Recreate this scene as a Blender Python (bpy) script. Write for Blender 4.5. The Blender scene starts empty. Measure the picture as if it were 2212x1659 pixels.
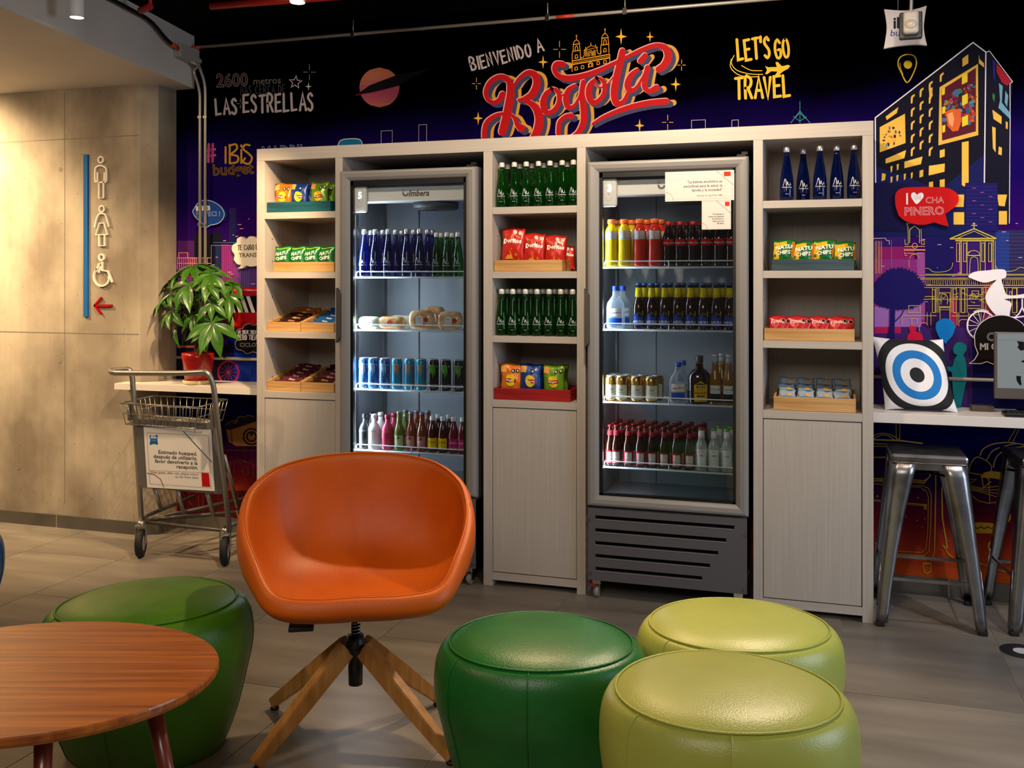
import bpy, bmesh, math, random
from math import sin, cos, pi, radians, atan2
from mathutils import Vector, Matrix
from mathutils.geometry import tessellate_polygon
random.seed(7)
S = bpy.context.scene
COL = S.collection

# ------------------------------------------------------------------ camera
FP = 2148.0; CX = 1106.0; HY = 605.0; EYE = 1.5
AY = math.atan(694 / FP); ca, sa = cos(AY), sin(AY)
cam = bpy.data.cameras.new('camera'); camo = bpy.data.objects.new('camera', cam); COL.objects.link(camo)
camo.location = (0, 0, EYE); camo.rotation_euler = (radians(90), 0, AY)
cam.sensor_width = 36; cam.lens = FP / 2212 * 36; cam.shift_y = -(829.5 - HY) / 2212
cam.clip_start = .05; cam.clip_end = 60
S.camera = camo
# ------------------------------------------------------------------ world, exposure
S.view_settings.view_transform = 'Standard'; S.view_settings.look = 'None'
S.view_settings.exposure = 0.0; S.view_settings.gamma = 1.0; S.view_settings.use_curve_mapping = False
W = bpy.data.worlds.new('world'); S.world = W; W.use_nodes = True
W.node_tree.nodes['Background'].inputs[0].default_value = (1.0, .80, .66, 1)
W.node_tree.nodes['Background'].inputs[1].default_value = .07


def onY(px, py, Y):
    k = (px - CX) / FP; zc = Y / (k * sa + ca)
    return Vector((zc * (k * ca - sa), Y, EYE + (HY - py) / FP * zc))


def onZ(px, py, z):
    zc = FP * (EYE - z) / (py - HY); xc = (px - CX) / FP * zc
    return Vector((xc * ca - zc * sa, xc * sa + zc * ca, z))


def cw(xc, zc, z=0.0):
    return Vector((xc * ca - zc * sa, xc * sa + zc * ca, z))


def light(kind, name, loc, target, power, color, size=.06, spot=None, blend=.5, sy=None):
    l = bpy.data.lights.new(name, kind); o = bpy.data.objects.new(name, l); COL.objects.link(o)
    o.location = loc
    o.rotation_euler = (Vector(target) - Vector(loc)).to_track_quat('-Z', 'Y').to_euler()
    l.energy = power; l.color = color
    if kind == 'AREA':
        l.shape = 'RECTANGLE'; l.size = size; l.size_y = sy or size
    else:
        l.shadow_soft_size = size
    if kind == 'SPOT': l.spot_size = radians(spot or 60); l.spot_blend = blend
    return o


WARM = (1, .68, .38); WARM2 = (1, .77, .54); COOL = (.66, .80, 1)
#   ceiling spotlights of the room (tracks above and in front of the shelving)
light('SPOT', 'spot_shelf_centre', (-.80, 3.35, 2.88), (-.80, 4.70, 2.2), 165, WARM2, .05, 100, 1)
light('SPOT', 'spot_shelf_left', (-2.15, 3.30, 2.86), (-2.5, 4.62, 1.85), 62, WARM2, .05, 95, 1)
light('SPOT', 'spot_shelf_right', (.35, 3.35, 2.88), (.0, 4.62, 1.9), 42, WARM2, .05, 90, 1)
light('SPOT', 'spot_plant', (-2.19, 3.78, 2.64), (-3.55, 4.7, 1.0), 230, WARM, .03, 56, .6)
light('SPOT', 'spot_concrete', (-5.25, 4.15, 2.60), (-5.30, 4.90, 1.6), 420, (1, .72, .40), .06, 125, 1)
light('SPOT', 'spot_hall', (-4.7, 3.0, 2.60), (-4.4, 4.7, 1.1), 135, WARM, .05, 100, 1)
light('SPOT', 'spot_chair', (-1.30, 4.30, 2.80), (-1.45, 3.0, .4), 150, WARM, .04, 62, .7)
light('SPOT', 'spot_seats', (.0, 4.40, 2.80), (-.15, 2.9, .3), 200, WARM2, .05, 66, .7)
light('SPOT', 'spot_chair_front', (-.5, 1.3, 2.85), (-1.5, 3.1, .6), 22, WARM, .10, 40, .9)
light('SPOT', 'spot_lounge_left', (-3.5, 2.2, 2.7), (-1.4, 3.1, .6), 120, WARM, .08, 46, .9)
light('SPOT', 'spot_table', (-2.9, 1.2, 2.85), (-2.1, 2.2, .5), 75, WARM, .10, 60, .8)
light('AREA', 'added_front_fill', (-.6, -.6, 2.85), (-1.0, 4.6, 1.1), 42, (1, .90, .78), 1.6, sy=1.0)  # unseen soft fill, added behind the camera to brighten the shelf interiors
light('AREA', 'window_daylight', (2.7, 2.9, 1.5), (.2, 3.3, .5), 46, COOL, 1.2, sy=1.6)
light('SPOT', 'spot_mural_right', (1.35, 3.6, 2.85), (1.05, 5.1, 1.4), 90, (1, .88, .80), .05, 78, .8)


# ------------------------------------------------------------------ materials
def C(h, a=1.0):
    h = h.lstrip('#'); v = [int(h[i:i + 2], 16) / 255 for i in (0, 2, 4)]
    return tuple((c / 12.92 if c <= .04045 else ((c + .055) / 1.055) ** 2.4) for c in v) + (a,)


MATS = {}


def mat(name, col='#808080', rough=.5, metal=0, spec=.5, noise=None, bump=None, coat=0, emit=None, trans=None, sheen=0, tint=None):
    """noise=(scale xyz, colour2, lo, hi)   bump=(scale xyz, strength)   trans=alpha of the body over tinted clear"""
    if name in MATS: return MATS[name]
    m = bpy.data.materials.new(name); m.use_nodes = True; N = m.node_tree.nodes; L = m.node_tree.links
    p = N['Principled BSDF']
    p.inputs['Base Color'].default_value = C(col); p.inputs['Roughness'].default_value = rough
    p.inputs['Metallic'].default_value = metal; p.inputs['Specular IOR Level'].default_value = spec
    p.inputs['Coat Weight'].default_value = coat; p.inputs['Coat Roughness'].default_value = .08
    if sheen: p.inputs['Sheen Weight'].default_value = sheen

    def tex(sc, detail=4):
        tc = N.new('ShaderNodeTexCoord'); mp = N.new('ShaderNodeMapping'); mp.inputs['Scale'].default_value = sc
        L.new(tc.outputs['Object'], mp.inputs[0]); t = N.new('ShaderNodeTexNoise'); t.inputs['Scale'].default_value = 1
        t.inputs['Detail'].default_value = detail; L.new(mp.outputs[0], t.inputs['Vector']); return t
    if noise:
        t = tex(noise[0]); r = N.new('ShaderNodeValToRGB'); L.new(t.outputs[0], r.inputs[0])
        r.color_ramp.elements[0].position = noise[2]; r.color_ramp.elements[1].position = noise[3]
        r.color_ramp.elements[0].color = C(noise[1]); r.color_ramp.elements[1].color = C(col)
        L.new(r.outputs[0], p.inputs['Base Color'])
    if bump:
        t = tex(bump[0], 3); b = N.new('ShaderNodeBump'); b.inputs['Strength'].default_value = bump[1]
        b.inputs['Distance'].default_value = .004; L.new(t.outputs[0], b.inputs['Height']); L.new(b.outputs[0], p.inputs['Normal'])
    if emit:
        p.inputs['Emission Color'].default_value = C(emit[0]); p.inputs['Emission Strength'].default_value = emit[1]
    if trans is not None:
        tr = N.new('ShaderNodeBsdfTransparent'); c = C(tint or col); tr.inputs[0].default_value = c if tint else tuple(min(1, x * .85 + .10) for x in c[:3]) + (1,)
        mx = N.new('ShaderNodeMixShader'); fr = N.new('ShaderNodeLayerWeight'); fr.inputs[0].default_value = .35
        ma = N.new('ShaderNodeMath'); ma.operation = 'MULTIPLY_ADD'; ma.inputs[1].default_value = 1 - trans; ma.inputs[2].default_value = trans
        L.new(fr.outputs['Facing'], ma.inputs[0]); L.new(ma.outputs[0], mx.inputs[0])
        L.new(tr.outputs[0], mx.inputs[1]); L.new(p.outputs[0], mx.inputs[2]); L.new(mx.outputs[0], N['Material Output'].inputs[0])
    MATS[name] = m; return m


def ink(col, rough=.6, metal=0):
    return mat('ink_' + col.lstrip('#') + ('_m' if metal else ''), col, rough, metal, .12)


def glass_mat():
    m = bpy.data.materials.new('clear_door_glass'); m.use_nodes = True; N = m.node_tree.nodes; L = m.node_tree.links
    t = N.new('ShaderNodeBsdfTransparent'); t.inputs[0].default_value = (.93, .95, .96, 1)
    g = N.new('ShaderNodeBsdfGlossy'); g.inputs['Roughness'].default_value = .02
    f = N.new('ShaderNodeFresnel'); f.inputs[0].default_value = 1.5; mx = N.new('ShaderNodeMixShader')
    L.new(f.outputs[0], mx.inputs[0]); L.new(t.outputs[0], mx.inputs[1]); L.new(g.outputs[0], mx.inputs[2])
    L.new(mx.outputs[0], N['Material Output'].inputs[0]); return m


GLASS = glass_mat()
LAM = mat('pale_laminate', '#c0b9b0', .5, noise=((90, 90, 2.0), '#b8afa5', .3, .7), bump=((120, 120, 3), .10))
LAMH = mat('pale_laminate_horizontal', '#c0b9b0', .5, noise=((2.0, 90, 90), '#b8afa5', .3, .7), bump=((3, 120, 120), .10))
PINE = mat('pine_wood', '#d0a468', .55, noise=((3, 20, 60), '#b5854a', .35, .6), bump=((4, 30, 80), .15))
PTEAL = mat('teal_stained_wood', '#125a66', .5, noise=((4, 20, 70), '#0c3c48', .35, .65))
PNAVY = mat('slate_stained_wood', '#35505a', .6, noise=((4, 20, 70), '#22363f', .35, .65))
PRED = mat('red_stained_wood', '#b01616', .5, noise=((4, 20, 70), '#860c0c', .35, .65))
CHROME = mat('chrome', '#c9c9c9', .18, 1)
STEEL = mat('brushed_steel', '#a8a8ac', .30, .95, noise=((6, 6, 6), '#77777c', .3, .7))
GALV = mat('galvanised_conduit', '#bcb6ac', .45, .6)
BLACK = mat('black_plastic', '#0a0a0b', .4)
BLACKM = mat('black_metal', '#101012', .45, .3)
RUBBER = mat('black_rubber', '#0b0b0c', .7)
FRIDGEG = mat('grey_cooler_plastic', '#8d8b89', .38)
FRIDGED = mat('dark_grey_panel', '#5c5b60', .45)
FRIN = mat('cooler_lining', '#7f868e', .5)
WHITEP = mat('white_plastic', '#e8e6e2', .4)
WIRE = mat('white_coated_wire', '#e6e9ec', .35)
WHITEB = mat('white_bench_laminate', '#e2dad2', .4)
SILV = mat('silver_cap', '#c8c8c8', .3, .8)
PAPER = mat('white_print_board', '#dcd8d2', .6, spec=.2)


# ------------------------------------------------------------------ geometry helpers
def bx(bm, x0, x1, y0, y1, z0, z1, bev=0):
    r = bmesh.ops.create_cube(bm, size=1)
    vs = r['verts']
    for v in vs:
        v.co = ((x0 + x1) / 2 + v.co.x * (x1 - x0), (y0 + y1) / 2 + v.co.y * (y1 - y0), (z0 + z1) / 2 + v.co.z * (z1 - z0))
    if bev:
        es = list({e for v in vs for e in v.link_edges})
        bmesh.ops.bevel(bm, geom=es, offset=bev, segments=2, affect='EDGES', profile=.5)
    return bm


def nb(): return bmesh.new()


def box(*a, bev=0): return bx(nb(), *a, bev=bev)


def tube(bm, pts, r, seg=10, closed=False, caps=True, rr=None):
    pts = [Vector(p) for p in pts]; n = len(pts); rings = []
    t0 = (pts[1] - pts[0]).normalized(); up = Vector((0, 0, 1)) if abs(t0.z) < .9 else Vector((1, 0, 0))
    nrm = (up - t0 * up.dot(t0)).normalized()
    for i, p in enumerate(pts):
        a = pts[(i - 1) % n] if (i > 0 or closed) else p; b = pts[(i + 1) % n] if (i < n - 1 or closed) else p
        t = (b - a).normalized()
        nrm = (nrm - t * nrm.dot(t)).normalized(); bn = t.cross(nrm)
        R = rr[i] if rr else r
        if 0 < i < n - 1 or closed:
            d1 = (p - a).normalized(); c = max(.5, d1.dot(t))
        else: c = 1
        rings.append([bm.verts.new(p + (nrm * cos(2 * pi * k / seg) + bn * sin(2 * pi * k / seg)) * R) for k in range(seg)])
    for i in range(n if closed else n - 1):
        A, B = rings[i], rings[(i + 1) % n]
        for k in range(seg):
            f = bm.faces.new((A[k], A[(k + 1) % seg], B[(k + 1) % seg], B[k])); f.smooth = True
    if caps and not closed:
        bm.faces.new(list(reversed(rings[0]))); bm.faces.new(rings[-1])
    return bm


def arc(pts, rad=.04, n=5):
    """round the inner corners of a polyline"""
    pts = [Vector(p) for p in pts]; out = [pts[0]]
    for i in range(1, len(pts) - 1):
        a, p, b = pts[i - 1], pts[i], pts[i + 1]
        d1 = (a - p); d2 = (b - p); r = min(rad, d1.length * .45, d2.length * .45)
        p1 = p + d1.normalized() * r; p2 = p + d2.normalized() * r
        for k in range(n + 1):
            t = k / n; out.append(p1 * (1 - t) ** 2 + p * 2 * t * (1 - t) + p2 * t * t)
    out.append(pts[-1]); return out


def lathe(bm, prof, seg=20, sx=1, sy=1, cx=0, cy=0):
    rings = []
    for r, z in prof:
        rings.append([bm.verts.new((cx + sx * r * cos(2 * pi * k / seg), cy + sy * r * sin(2 * pi * k / seg), z)) for k in range(seg)])
    for A, B in zip(rings, rings[1:]):
        for k in range(seg):
            f = bm.faces.new((A[k], A[(k + 1) % seg], B[(k + 1) % seg], B[k])); f.smooth = True
    bm.faces.new(list(reversed(rings[0]))); bm.faces.new(rings[-1]); return bm


def bar(bm, a, b, w, h=None, up=(0, 0, 1)):
    """rectangular bar from a to b"""
    a, b = Vector(a), Vector(b); t = (b - a).normalized(); up = Vector(up)
    if abs(t.dot(up)) > .95: up = Vector((0, 1, 0))
    s = t.cross(up).normalized() * w / 2; u = s.cross(t).normalized() * (h or w) / 2
    q = [bm.verts.new(p + i * s + j * u) for p in (a, b) for i, j in ((-1, -1), (1, -1), (1, 1), (-1, 1))]
    for f in ((3, 2, 1, 0), (4, 5, 6, 7), (0, 1, 5, 4), (1, 2, 6, 5), (2, 3, 7, 6), (3, 0, 4, 7)): bm.faces.new([q[i] for i in f])
    return bm


LOC = {}


def obj(name, bm, m, parent=None, link=True, smooth=False, kind=None, label=None, local=False):
    if isinstance(bm, bpy.types.Mesh): me = bm
    else:
        if parent is not None and not local:
            l = LOC.get(parent.name)
            if l is not None: bmesh.ops.translate(bm, verts=bm.verts, vec=-l)
        me = bpy.data.meshes.new(name); bmesh.ops.recalc_face_normals(bm, faces=bm.faces); bm.to_mesh(me); bm.free()
        if m is not None:
            for x in (m if isinstance(m, list) else [m]): me.materials.append(x)
        if smooth:
            for p in me.polygons: p.use_smooth = True
    o = bpy.data.objects.new(name, me)
    if link: COL.objects.link(o)
    if parent is not None:
        o.parent = parent
        if parent.name in LOC and not local: LOC[o.name] = LOC[parent.name]
    if kind: o['kind'] = kind
    if label: o['label'] = label
    return o


def tag(o, label, cat, group=None):
    o['label'] = label; o['category'] = cat
    if group: o['group'] = group
    return o


def thing(name, label, cat, loc=(0, 0, 0), rz=0, group=None, world=True):
    o = bpy.data.objects.new(name, None); COL.objects.link(o); o.location = loc; o.rotation_euler = (0, 0, rz)
    o.empty_display_size = .05
    if world and not rz: LOC[o.name] = Vector(loc)
    return tag(o, label, cat, group)


def copy_tree(o, parent=None):
    c = o.copy(); COL.objects.link(c)
    if parent is not None: c.parent = parent
    for ch in list(o.children): copy_tree(ch, c)
    return c


def struct(name, bm, m, parent=None, label=None):
    o = obj(name, bm, m, parent)
    o['kind'] = 'structure'
    if label: o['label'] = label
    return o


def cr(pts, n=6, closed=False):
    """Catmull-Rom through points (2D or 3D, extra values interpolated too)"""
    P = [tuple(p) for p in pts]; out = []; N = len(P)
    rng = range(N if closed else N - 1)
    for i in rng:
        p0 = P[(i - 1) % N] if (closed or i > 0) else P[i]; p1 = P[i]; p2 = P[(i + 1) % N]
        p3 = P[(i + 2) % N] if (closed or i < N - 2) else P[(i + 1) % N]
        for k in range(n):
            t = k / n
            out.append(tuple(.5 * (2 * b + (c - a) * t + (2 * a - 5 * b + 4 * c - d) * t * t + (3 * b - a - 3 * c + d) * t ** 3)
                             for a, b, c, d in zip(p0, p1, p2, p3)))
    if not closed: out.append(P[-1])
    return out


# ------------------------------------------------------------------ flat print (lettering, drawings, labels)
TXT = {}


def textmesh(s, bold=0, shear=0, res=2):
    k = (s, bold, shear, res)
    if k in TXT: return TXT[k]
    c = bpy.data.curves.new('lettering', 'FONT'); c.body = s; c.size = 1; c.offset = bold; c.shear = shear; c.resolution_u = res
    o = bpy.data.objects.new('lettering', c); me = bpy.data.meshes.new_from_object(o)
    v = [(p.co.x, p.co.y) for p in me.vertices]; f = [tuple(p.vertices) for p in me.polygons]
    bpy.data.objects.remove(o); bpy.data.curves.remove(c); bpy.data.meshes.remove(me)
    TXT[k] = (v, f); return TXT[k]


GL = {'A': [[(0, 0), (.3, 1), (.6, 0)], [(.1, .35), (.5, .35)]], 'B': [[(0, 0), (0, 1), (.35, .97), (.45, .78), (.3, .55), (0, .52)], [(.3, .55), (.5, .3), (.4, .05), (0, 0)]],
      'C': [[(.5, .82), (.32, 1), (.1, .85), (0, .5), (.1, .12), (.3, 0), (.5, .15)]], 'D': [[(0, 0), (0, 1), (.3, .92), (.5, .55), (.4, .15), (0, 0)]],
      'E': [[(.48, 1), (0, .97), (0, 0), (.5, .03)], [(0, .52), (.4, .54)]], 'G': [[(.5, .82), (.3, 1), (.08, .82), (0, .45), (.1, .1), (.3, 0), (.5, .15), (.5, .45), (.28, .45)]],
      'H': [[(0, 0), (0, 1)], [(.5, 0), (.5, 1)], [(0, .5), (.5, .5)]], 'I': [[(.05, 0), (.05, 1)]], 'L': [[(0, 1), (0, 0), (.45, .04)]],
      'M': [[(0, 0), (.08, 1), (.32, .3), (.56, 1), (.64, 0)]], 'N': [[(0, 0), (.02, 1), (.45, 0), (.47, 1)]], 'O': [[(.27, 1), (.08, .85), (0, .5), (.1, .1), (.28, 0), (.46, .12), (.54, .5), (.45, .88), (.27, 1)]],
      'P': [[(0, 0), (0, 1), (.38, .95), (.46, .72), (.32, .5), (0, .45)]], 'R': [[(0, 0), (0, 1), (.38, .95), (.46, .74), (.32, .52), (0, .48)], [(.2, .48), (.5, 0)]],
      'S': [[(.46, .85), (.3, 1), (.1, .9), (.06, .7), (.4, .4), (.42, .15), (.22, 0), (0, .12)]], 'T': [[(0, .97), (.55, 1)], [(.28, 1), (.26, 0)]],
      'V': [[(0, 1), (.25, 0), (.5, 1)]], "'": [[(.08, 1.05), (.04, .8)]], 'U': [[(0, 1), (.03, .2), (.25, 0), (.46, .2), (.48, 1)]], '!': [[(.05, 1), (.05, .35)], [(.05, .1), (.05, .05)]], '#': [[(.15, 0), (.2, 1)], [(.42, 0), (.45, 1)], [(0, .33), (.6, .36)], [(0, .66), (.6, .7)]], '.': [[(0, .02), (.03, .02)]], '\u2665': []}
GW = {'I': .12, 'M': .66, "'": .12, ' ': .3, '!': .15, '.': .1}


class Art:
    def __init__(s, up=-1, base=0.0, step=1.2e-5): s.v = []; s.f = []; s.mi = []; s.ms = []; s.h = base; s.up = up; s.step = step

    def _m(s, col):
        m = ink(col) if isinstance(col, str) else col
        if m not in s.ms: s.ms.append(m)
        return s.ms.index(m)

    def raw(s, vs, fs, col):
        o = len(s.v); s.h += s.step; m = s._m(col)
        s.v += [(x, y, s.h) for x, y in vs]; s.f += [tuple(i + o for i in f) for f in fs]; s.mi += [m] * len(fs)

    def poly(s, pts, col):
        t = tessellate_polygon([[Vector((x, y, 0)) for x, y in pts]]); s.raw(pts, t, col)

    def rect(s, x0, y0, x1, y1, col, nx=1): 
        vs = []; fs = []
        for i in range(nx + 1):
            x = x0 + (x1 - x0) * i / nx; vs += [(x, y0), (x, y1)]
        for i in range(nx): fs.append((2 * i, 2 * i + 2, 2 * i + 3, 2 * i + 1))
        s.raw(vs, fs, col)

    def disc(s, x, y, r, col, ry=None, n=28, rot=0):
        ry = ry or r; c, d = cos(rot), sin(rot); vs = [(x, y)]
        for k in range(n):
            a, b = r * cos(2 * pi * k / n), ry * sin(2 * pi * k / n); vs.append((x + a * c - b * d, y + a * d + b * c))
        s.raw(vs, [(0, 1 + k, 1 + (k + 1) % n) for k in range(n)], col)

    def ring(s, x, y, r, w, col, ry=None, n=28, rot=0, a0=0, a1=2 * pi):
        ry = ry or r; c, d = cos(rot), sin(rot); full = abs(a1 - a0 - 2 * pi) < 1e-6; P = []
        for k in range(n if full else n + 1):
            t = a0 + (a1 - a0) * k / n; a, b = r * cos(t), ry * sin(t); P.append((x + a * c - b * d, y + a * d + b * c))
        s.stroke(P, w, col, closed=full, caps=False)

    def stroke(s, pts, w, col, closed=False, caps=True):
        P = []; Wd = []
        for i, p in enumerate(pts):
            q = Vector(p[:2])
            if P and (q - P[-1]).length < 1e-9: continue
            P.append(q); Wd.append(p[2] if len(p) > 2 else (w[i] if isinstance(w, (list, tuple)) else w))
        n = len(P)
        if n < 2: return
        vs = []; fs = []
        for i in range(n):
            a = P[(i - 1) % n] if (closed or i > 0) else None; b = P[(i + 1) % n] if (closed or i < n - 1) else None
            d1 = (P[i] - a).normalized() if a is not None else (b - P[i]).normalized()
            d2 = (b - P[i]).normalized() if b is not None else d1
            n1 = Vector((-d1.y, d1.x)); n2 = Vector((-d2.y, d2.x)); m = n1 + n2
            if m.length < .2: m = n1
            m.normalize(); k = Wd[i] / 2 / max(.55, m.dot(n1)); vs += [tuple(P[i] + m * k), tuple(P[i] - m * k)]
        for i in range(n if closed else n - 1):
            j = (i + 1) % n; fs.append((2 * i, 2 * j, 2 * j + 1, 2 * i + 1))
        if caps and not closed:
            for i, dr in ((0, -1), (n - 1, 1)):
                d = (P[1] - P[0]).normalized() * -1 if i == 0 else (P[-1] - P[-2]).normalized()
                nn = Vector((-d.y, d.x)); o = len(vs); K = 5; r = Wd[i] / 2
                vs += [tuple(P[i] + (nn * cos(pi * t / K) + d * sin(pi * t / K)) * r) for t in range(K + 1)]
                fs.append(tuple(range(o, o + K + 1)))
        s.raw(vs, fs, col)

    def text(s, t, x, y, size, col, rot=0, bold=0, shear=0, align='l', sx=1, res=2):
        v, f = textmesh(t, bold, shear, res)
        if not v: return
        X0 = min(p[0] for p in v); X1 = max(p[0] for p in v); off = {'l': 0, 'c': -(X0 + X1) / 2, 'r': -X1}[align]
        c, d = cos(rot), sin(rot)
        s.raw([(x + (a + off) * size * sx * c - b * size * d * 1, y + s.up * ((a + off) * size * sx * d + b * size * c)) for a, b in v], f, col)

    def hand(s, t, x, y, size, col, w, rot=0, sx=1, jit=.04, gap=.2, shear=0, two=None, seed=1):
        R = random.Random(seed); c, d = cos(rot), sin(rot); cx = 0
        for ch in t:
            wd = GW.get(ch, .55); j = R.uniform(-jit, jit); tl = R.uniform(-jit, jit) * 1.5 + shear
            for st in GL.get(ch, []):
                P = []
                for (a, b) in st:
                    a2 = (cx + a + b * tl) * size * sx; b2 = (b + j) * size
                    P.append((x + a2 * c - b2 * d, y + s.up * (a2 * d + b2 * c)))
                if len(P) > 3 and ch in 'BCDGOPRSU': P = cr(P, 3)
                if two: s.stroke(P, w, col); s.stroke(P, w * .5, two)
                else: s.stroke(P, w, col)
            cx += wd + gap

    def build(s, name, fn, parent=None, link=True, kind=None, label=None, both=False):
        me = bpy.data.meshes.new(name); me.from_pydata([tuple(fn(*p)) for p in s.v], [], s.f)
        for m in s.ms: me.materials.append(m)
        me.polygons.foreach_set('material_index', s.mi); me.update()
        o = bpy.data.objects.new(name, me)
        if link: COL.objects.link(o)
        if parent is not None:
            o.parent = parent
            l = LOC.get(parent.name)
            if l is not None: me.transform(Matrix.Translation(-l)); LOC[o.name] = l
        if kind: o['kind'] = kind
        if label: o['label'] = label
        return o

# ================================================================== THE ROOM
YW = 5.12       # mural wall
YF = 4.612      # front plane of the shelving
ZC = 2.97       # underside of the dark ceiling
BENCH = .90


def T(ox, oy, s):
    def f(*pts): return [(ox + p[0] * s, oy + p[1] * s) + ((p[2] * s,) if len(p) > 2 else ()) for p in pts]
    return f


def onwall(u, v, h):
    p = onY(u, v, YW); return (p.x, YW - .0012 - h, p.z)


m = mat('mural_print', '#000000', .6, spec=0)
N = m.node_tree.nodes; L = m.node_tree.links
tc = N.new('ShaderNodeTexCoord'); sp = N.new('ShaderNodeSeparateXYZ'); nz = N.new('ShaderNodeTexNoise'); nz.inputs['Scale'].default_value = 1.6
L.new(tc.outputs['Object'], sp.inputs[0]); L.new(tc.outputs['Object'], nz.inputs['Vector'])
ma = N.new('ShaderNodeMath'); ma.operation = 'MULTIPLY_ADD'; ma.inputs[1].default_value = .34
L.new(nz.outputs[0], ma.inputs[0]); L.new(sp.outputs['Z'], ma.inputs[2])
mb = N.new('ShaderNodeMath'); mb.operation = 'MULTIPLY_ADD'; mb.inputs[1].default_value = 1 / 3; mb.inputs[2].default_value = -.17 / 3
L.new(ma.outputs[0], mb.inputs[0]); rp = N.new('ShaderNodeValToRGB'); L.new(mb.outputs[0], rp.inputs[0]); L.new(rp.outputs[0], N['Principled BSDF'].inputs['Base Color'])
stops = [(.05, '#c2521f'), (.2, '#a53a1c'), (.36, '#661420'), (.52, '#2c0c3a'), (.66, '#070636'), (.9, '#0b0a48'), (1.08, '#2a1470'), (1.3, '#4e1c78'), (1.55, '#4a1670'),
         (1.78, '#2c0c62'), (1.98, '#190a5c'), (2.16, '#1a0b55'), (2.3, '#0c0536'), (2.45, '#020108'), (2.6, '#000000')]
e = rp.color_ramp.elements; e[0].position = 0; e[0].color = C(stops[0][1]); e[1].position = 1; e[1].color = C('#000000')
for z, c in stops: q = e.new(z / 3); q.color = C(c)
MURAL = m
wall = struct('wall_back', box(-4.6, 3.4, YW, YW + .12, 0, 3.1), MURAL)

# concrete face and its return beside the mural
m = mat('board_marked_concrete', '#ada18e', .8, noise=((2.6, 2.6, 2.0), '#7c7060', .34, .66), bump=((9, 9, 9), .5))
N = m.node_tree.nodes; L = m.node_tree.links
tc = N.new('ShaderNodeTexCoord'); vo = N.new('ShaderNodeTexVoronoi'); vo.inputs['Scale'].default_value = 17; vo.inputs['Randomness'].default_value = 1
L.new(tc.outputs['Object'], vo.inputs['Vector'])
cr_ = N.new('ShaderNodeValToRGB'); cr_.color_ramp.elements[0].position = .045; cr_.color_ramp.elements[1].position = .075
cr_.color_ramp.elements[0].color = (.25, .22, .2, 1); cr_.color_ramp.elements[1].color = (1, 1, 1, 1); L.new(vo.outputs['Distance'], cr_.inputs[0])
mx = N.new('ShaderNodeMixRGB'); mx.blend_type = 'MULTIPLY'; mx.inputs[0].default_value = .8
src = N['Principled BSDF'].inputs['Base Color'].links[0].from_socket
L.new(src, mx.inputs[1]); L.new(cr_.outputs[0], mx.inputs[2])
mp = N.new('ShaderNodeMapping'); mp.inputs['Scale'].default_value = (30, 30, 1.0); L.new(tc.outputs['Object'], mp.inputs[0])
n2 = N.new('ShaderNodeTexNoise'); n2.inputs['Scale'].default_value = 1; n2.inputs['Detail'].default_value = 6; L.new(mp.outputs[0], n2.inputs['Vector'])
mx2 = N.new('ShaderNodeMixRGB'); mx2.blend_type = 'OVERLAY'; mx2.inputs[0].default_value = .13; L.new(mx.outputs[0], mx2.inputs[1]); L.new(n2.outputs[0], mx2.inputs[2])
L.new(mx2.outputs[0], N['Principled BSDF'].inputs['Base Color'])
CONC = m
YC = 4.90
bm = nb()
xr = onY(342, 600, YC + .05).x; xc = onY(303, 600, YC).x; xm = onY(381, 600, YW).x
Q = [(-6.6, YC), (xc, YC), (xr, YC + .05), (xm, YW + .02), (xm, YW + .3), (-6.6, YW + .3)]
lo = [bm.verts.new((x, y, 0)) for x, y in Q]; hi = [bm.verts.new((x, y, 2.72)) for x, y in Q]
for i in range(6): bm.faces.new((lo[i], lo[(i + 1) % 6], hi[(i + 1) % 6], hi[i]))
bm.faces.new(hi); bm.faces.new(list(reversed(lo)))
conc = struct('wall_left', bm, CONC)
# formwork joints and tie holes (real recess-like fillets standing a hair proud, darker cement)
JT = mat('cement_joint', '#7d7468', .9)
bm = nb()
for y in (300, 719): z = onY(150, y, YC).z; bx(bm, -6.5, xc - .01, YC - .0015, YC + .001, z - .0025, z + .0025)
for x in (140,): X = onY(x, 600, YC).x; bx(bm, X - .0015, X + .0015, YC - .0015, YC + .001, .15, 2.64)
struct('formwork_joint', bm, JT, conc)
for px, py in ((131, 366), (128, 780), (40, 1010)):
    p = onY(px, py, YC); bm = nb(); bmesh.ops.create_circle(bm, cap_ends=True, radius=.014, segments=14)
    bmesh.ops.rotate(bm, verts=bm.verts, matrix=Matrix.Rotation(pi / 2, 3, 'X')); bmesh.ops.translate(bm, verts=bm.verts, vec=(p.x, YC - .0015, p.z))
    struct('tie_hole', bm, JT, conc)

# soffit (white plaster bulkhead on the left)
WPL = mat('white_plaster', '#d9d3cc', .8, noise=((2, 2, 2), '#cfc8c0', .3, .7), bump=((40, 40, 40), .08))
c0 = onY(420, 192, YW); e0 = onZ(0, 14, c0.z)
d = (e0 - c0); e1 = c0 + d * 2.6
bm = nb(); Q = [(c0.x, YW + .1), (c0.x, c0.y), (e1.x, e1.y), (-9, e1.y), (-9, YW + .1)]
lo = [bm.verts.new((x, y, c0.z)) for x, y in Q]; hi = [bm.verts.new((x, y, ZC + .12)) for x, y in Q]
for i in range(5): bm.faces.new((lo[i], lo[(i + 1) % 5], hi[(i + 1) % 5], hi[i]))
bm.faces.new(hi); bm.faces.new(list(reversed(lo)))
struct('ceiling_bulkhead', bm, WPL)
DARK = mat('black_painted_soffit', '#030303', .9, spec=.05)
struct('ceiling', box(-3.75, 3.4, 2.2, YW, ZC, ZC + .1), DARK)

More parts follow.
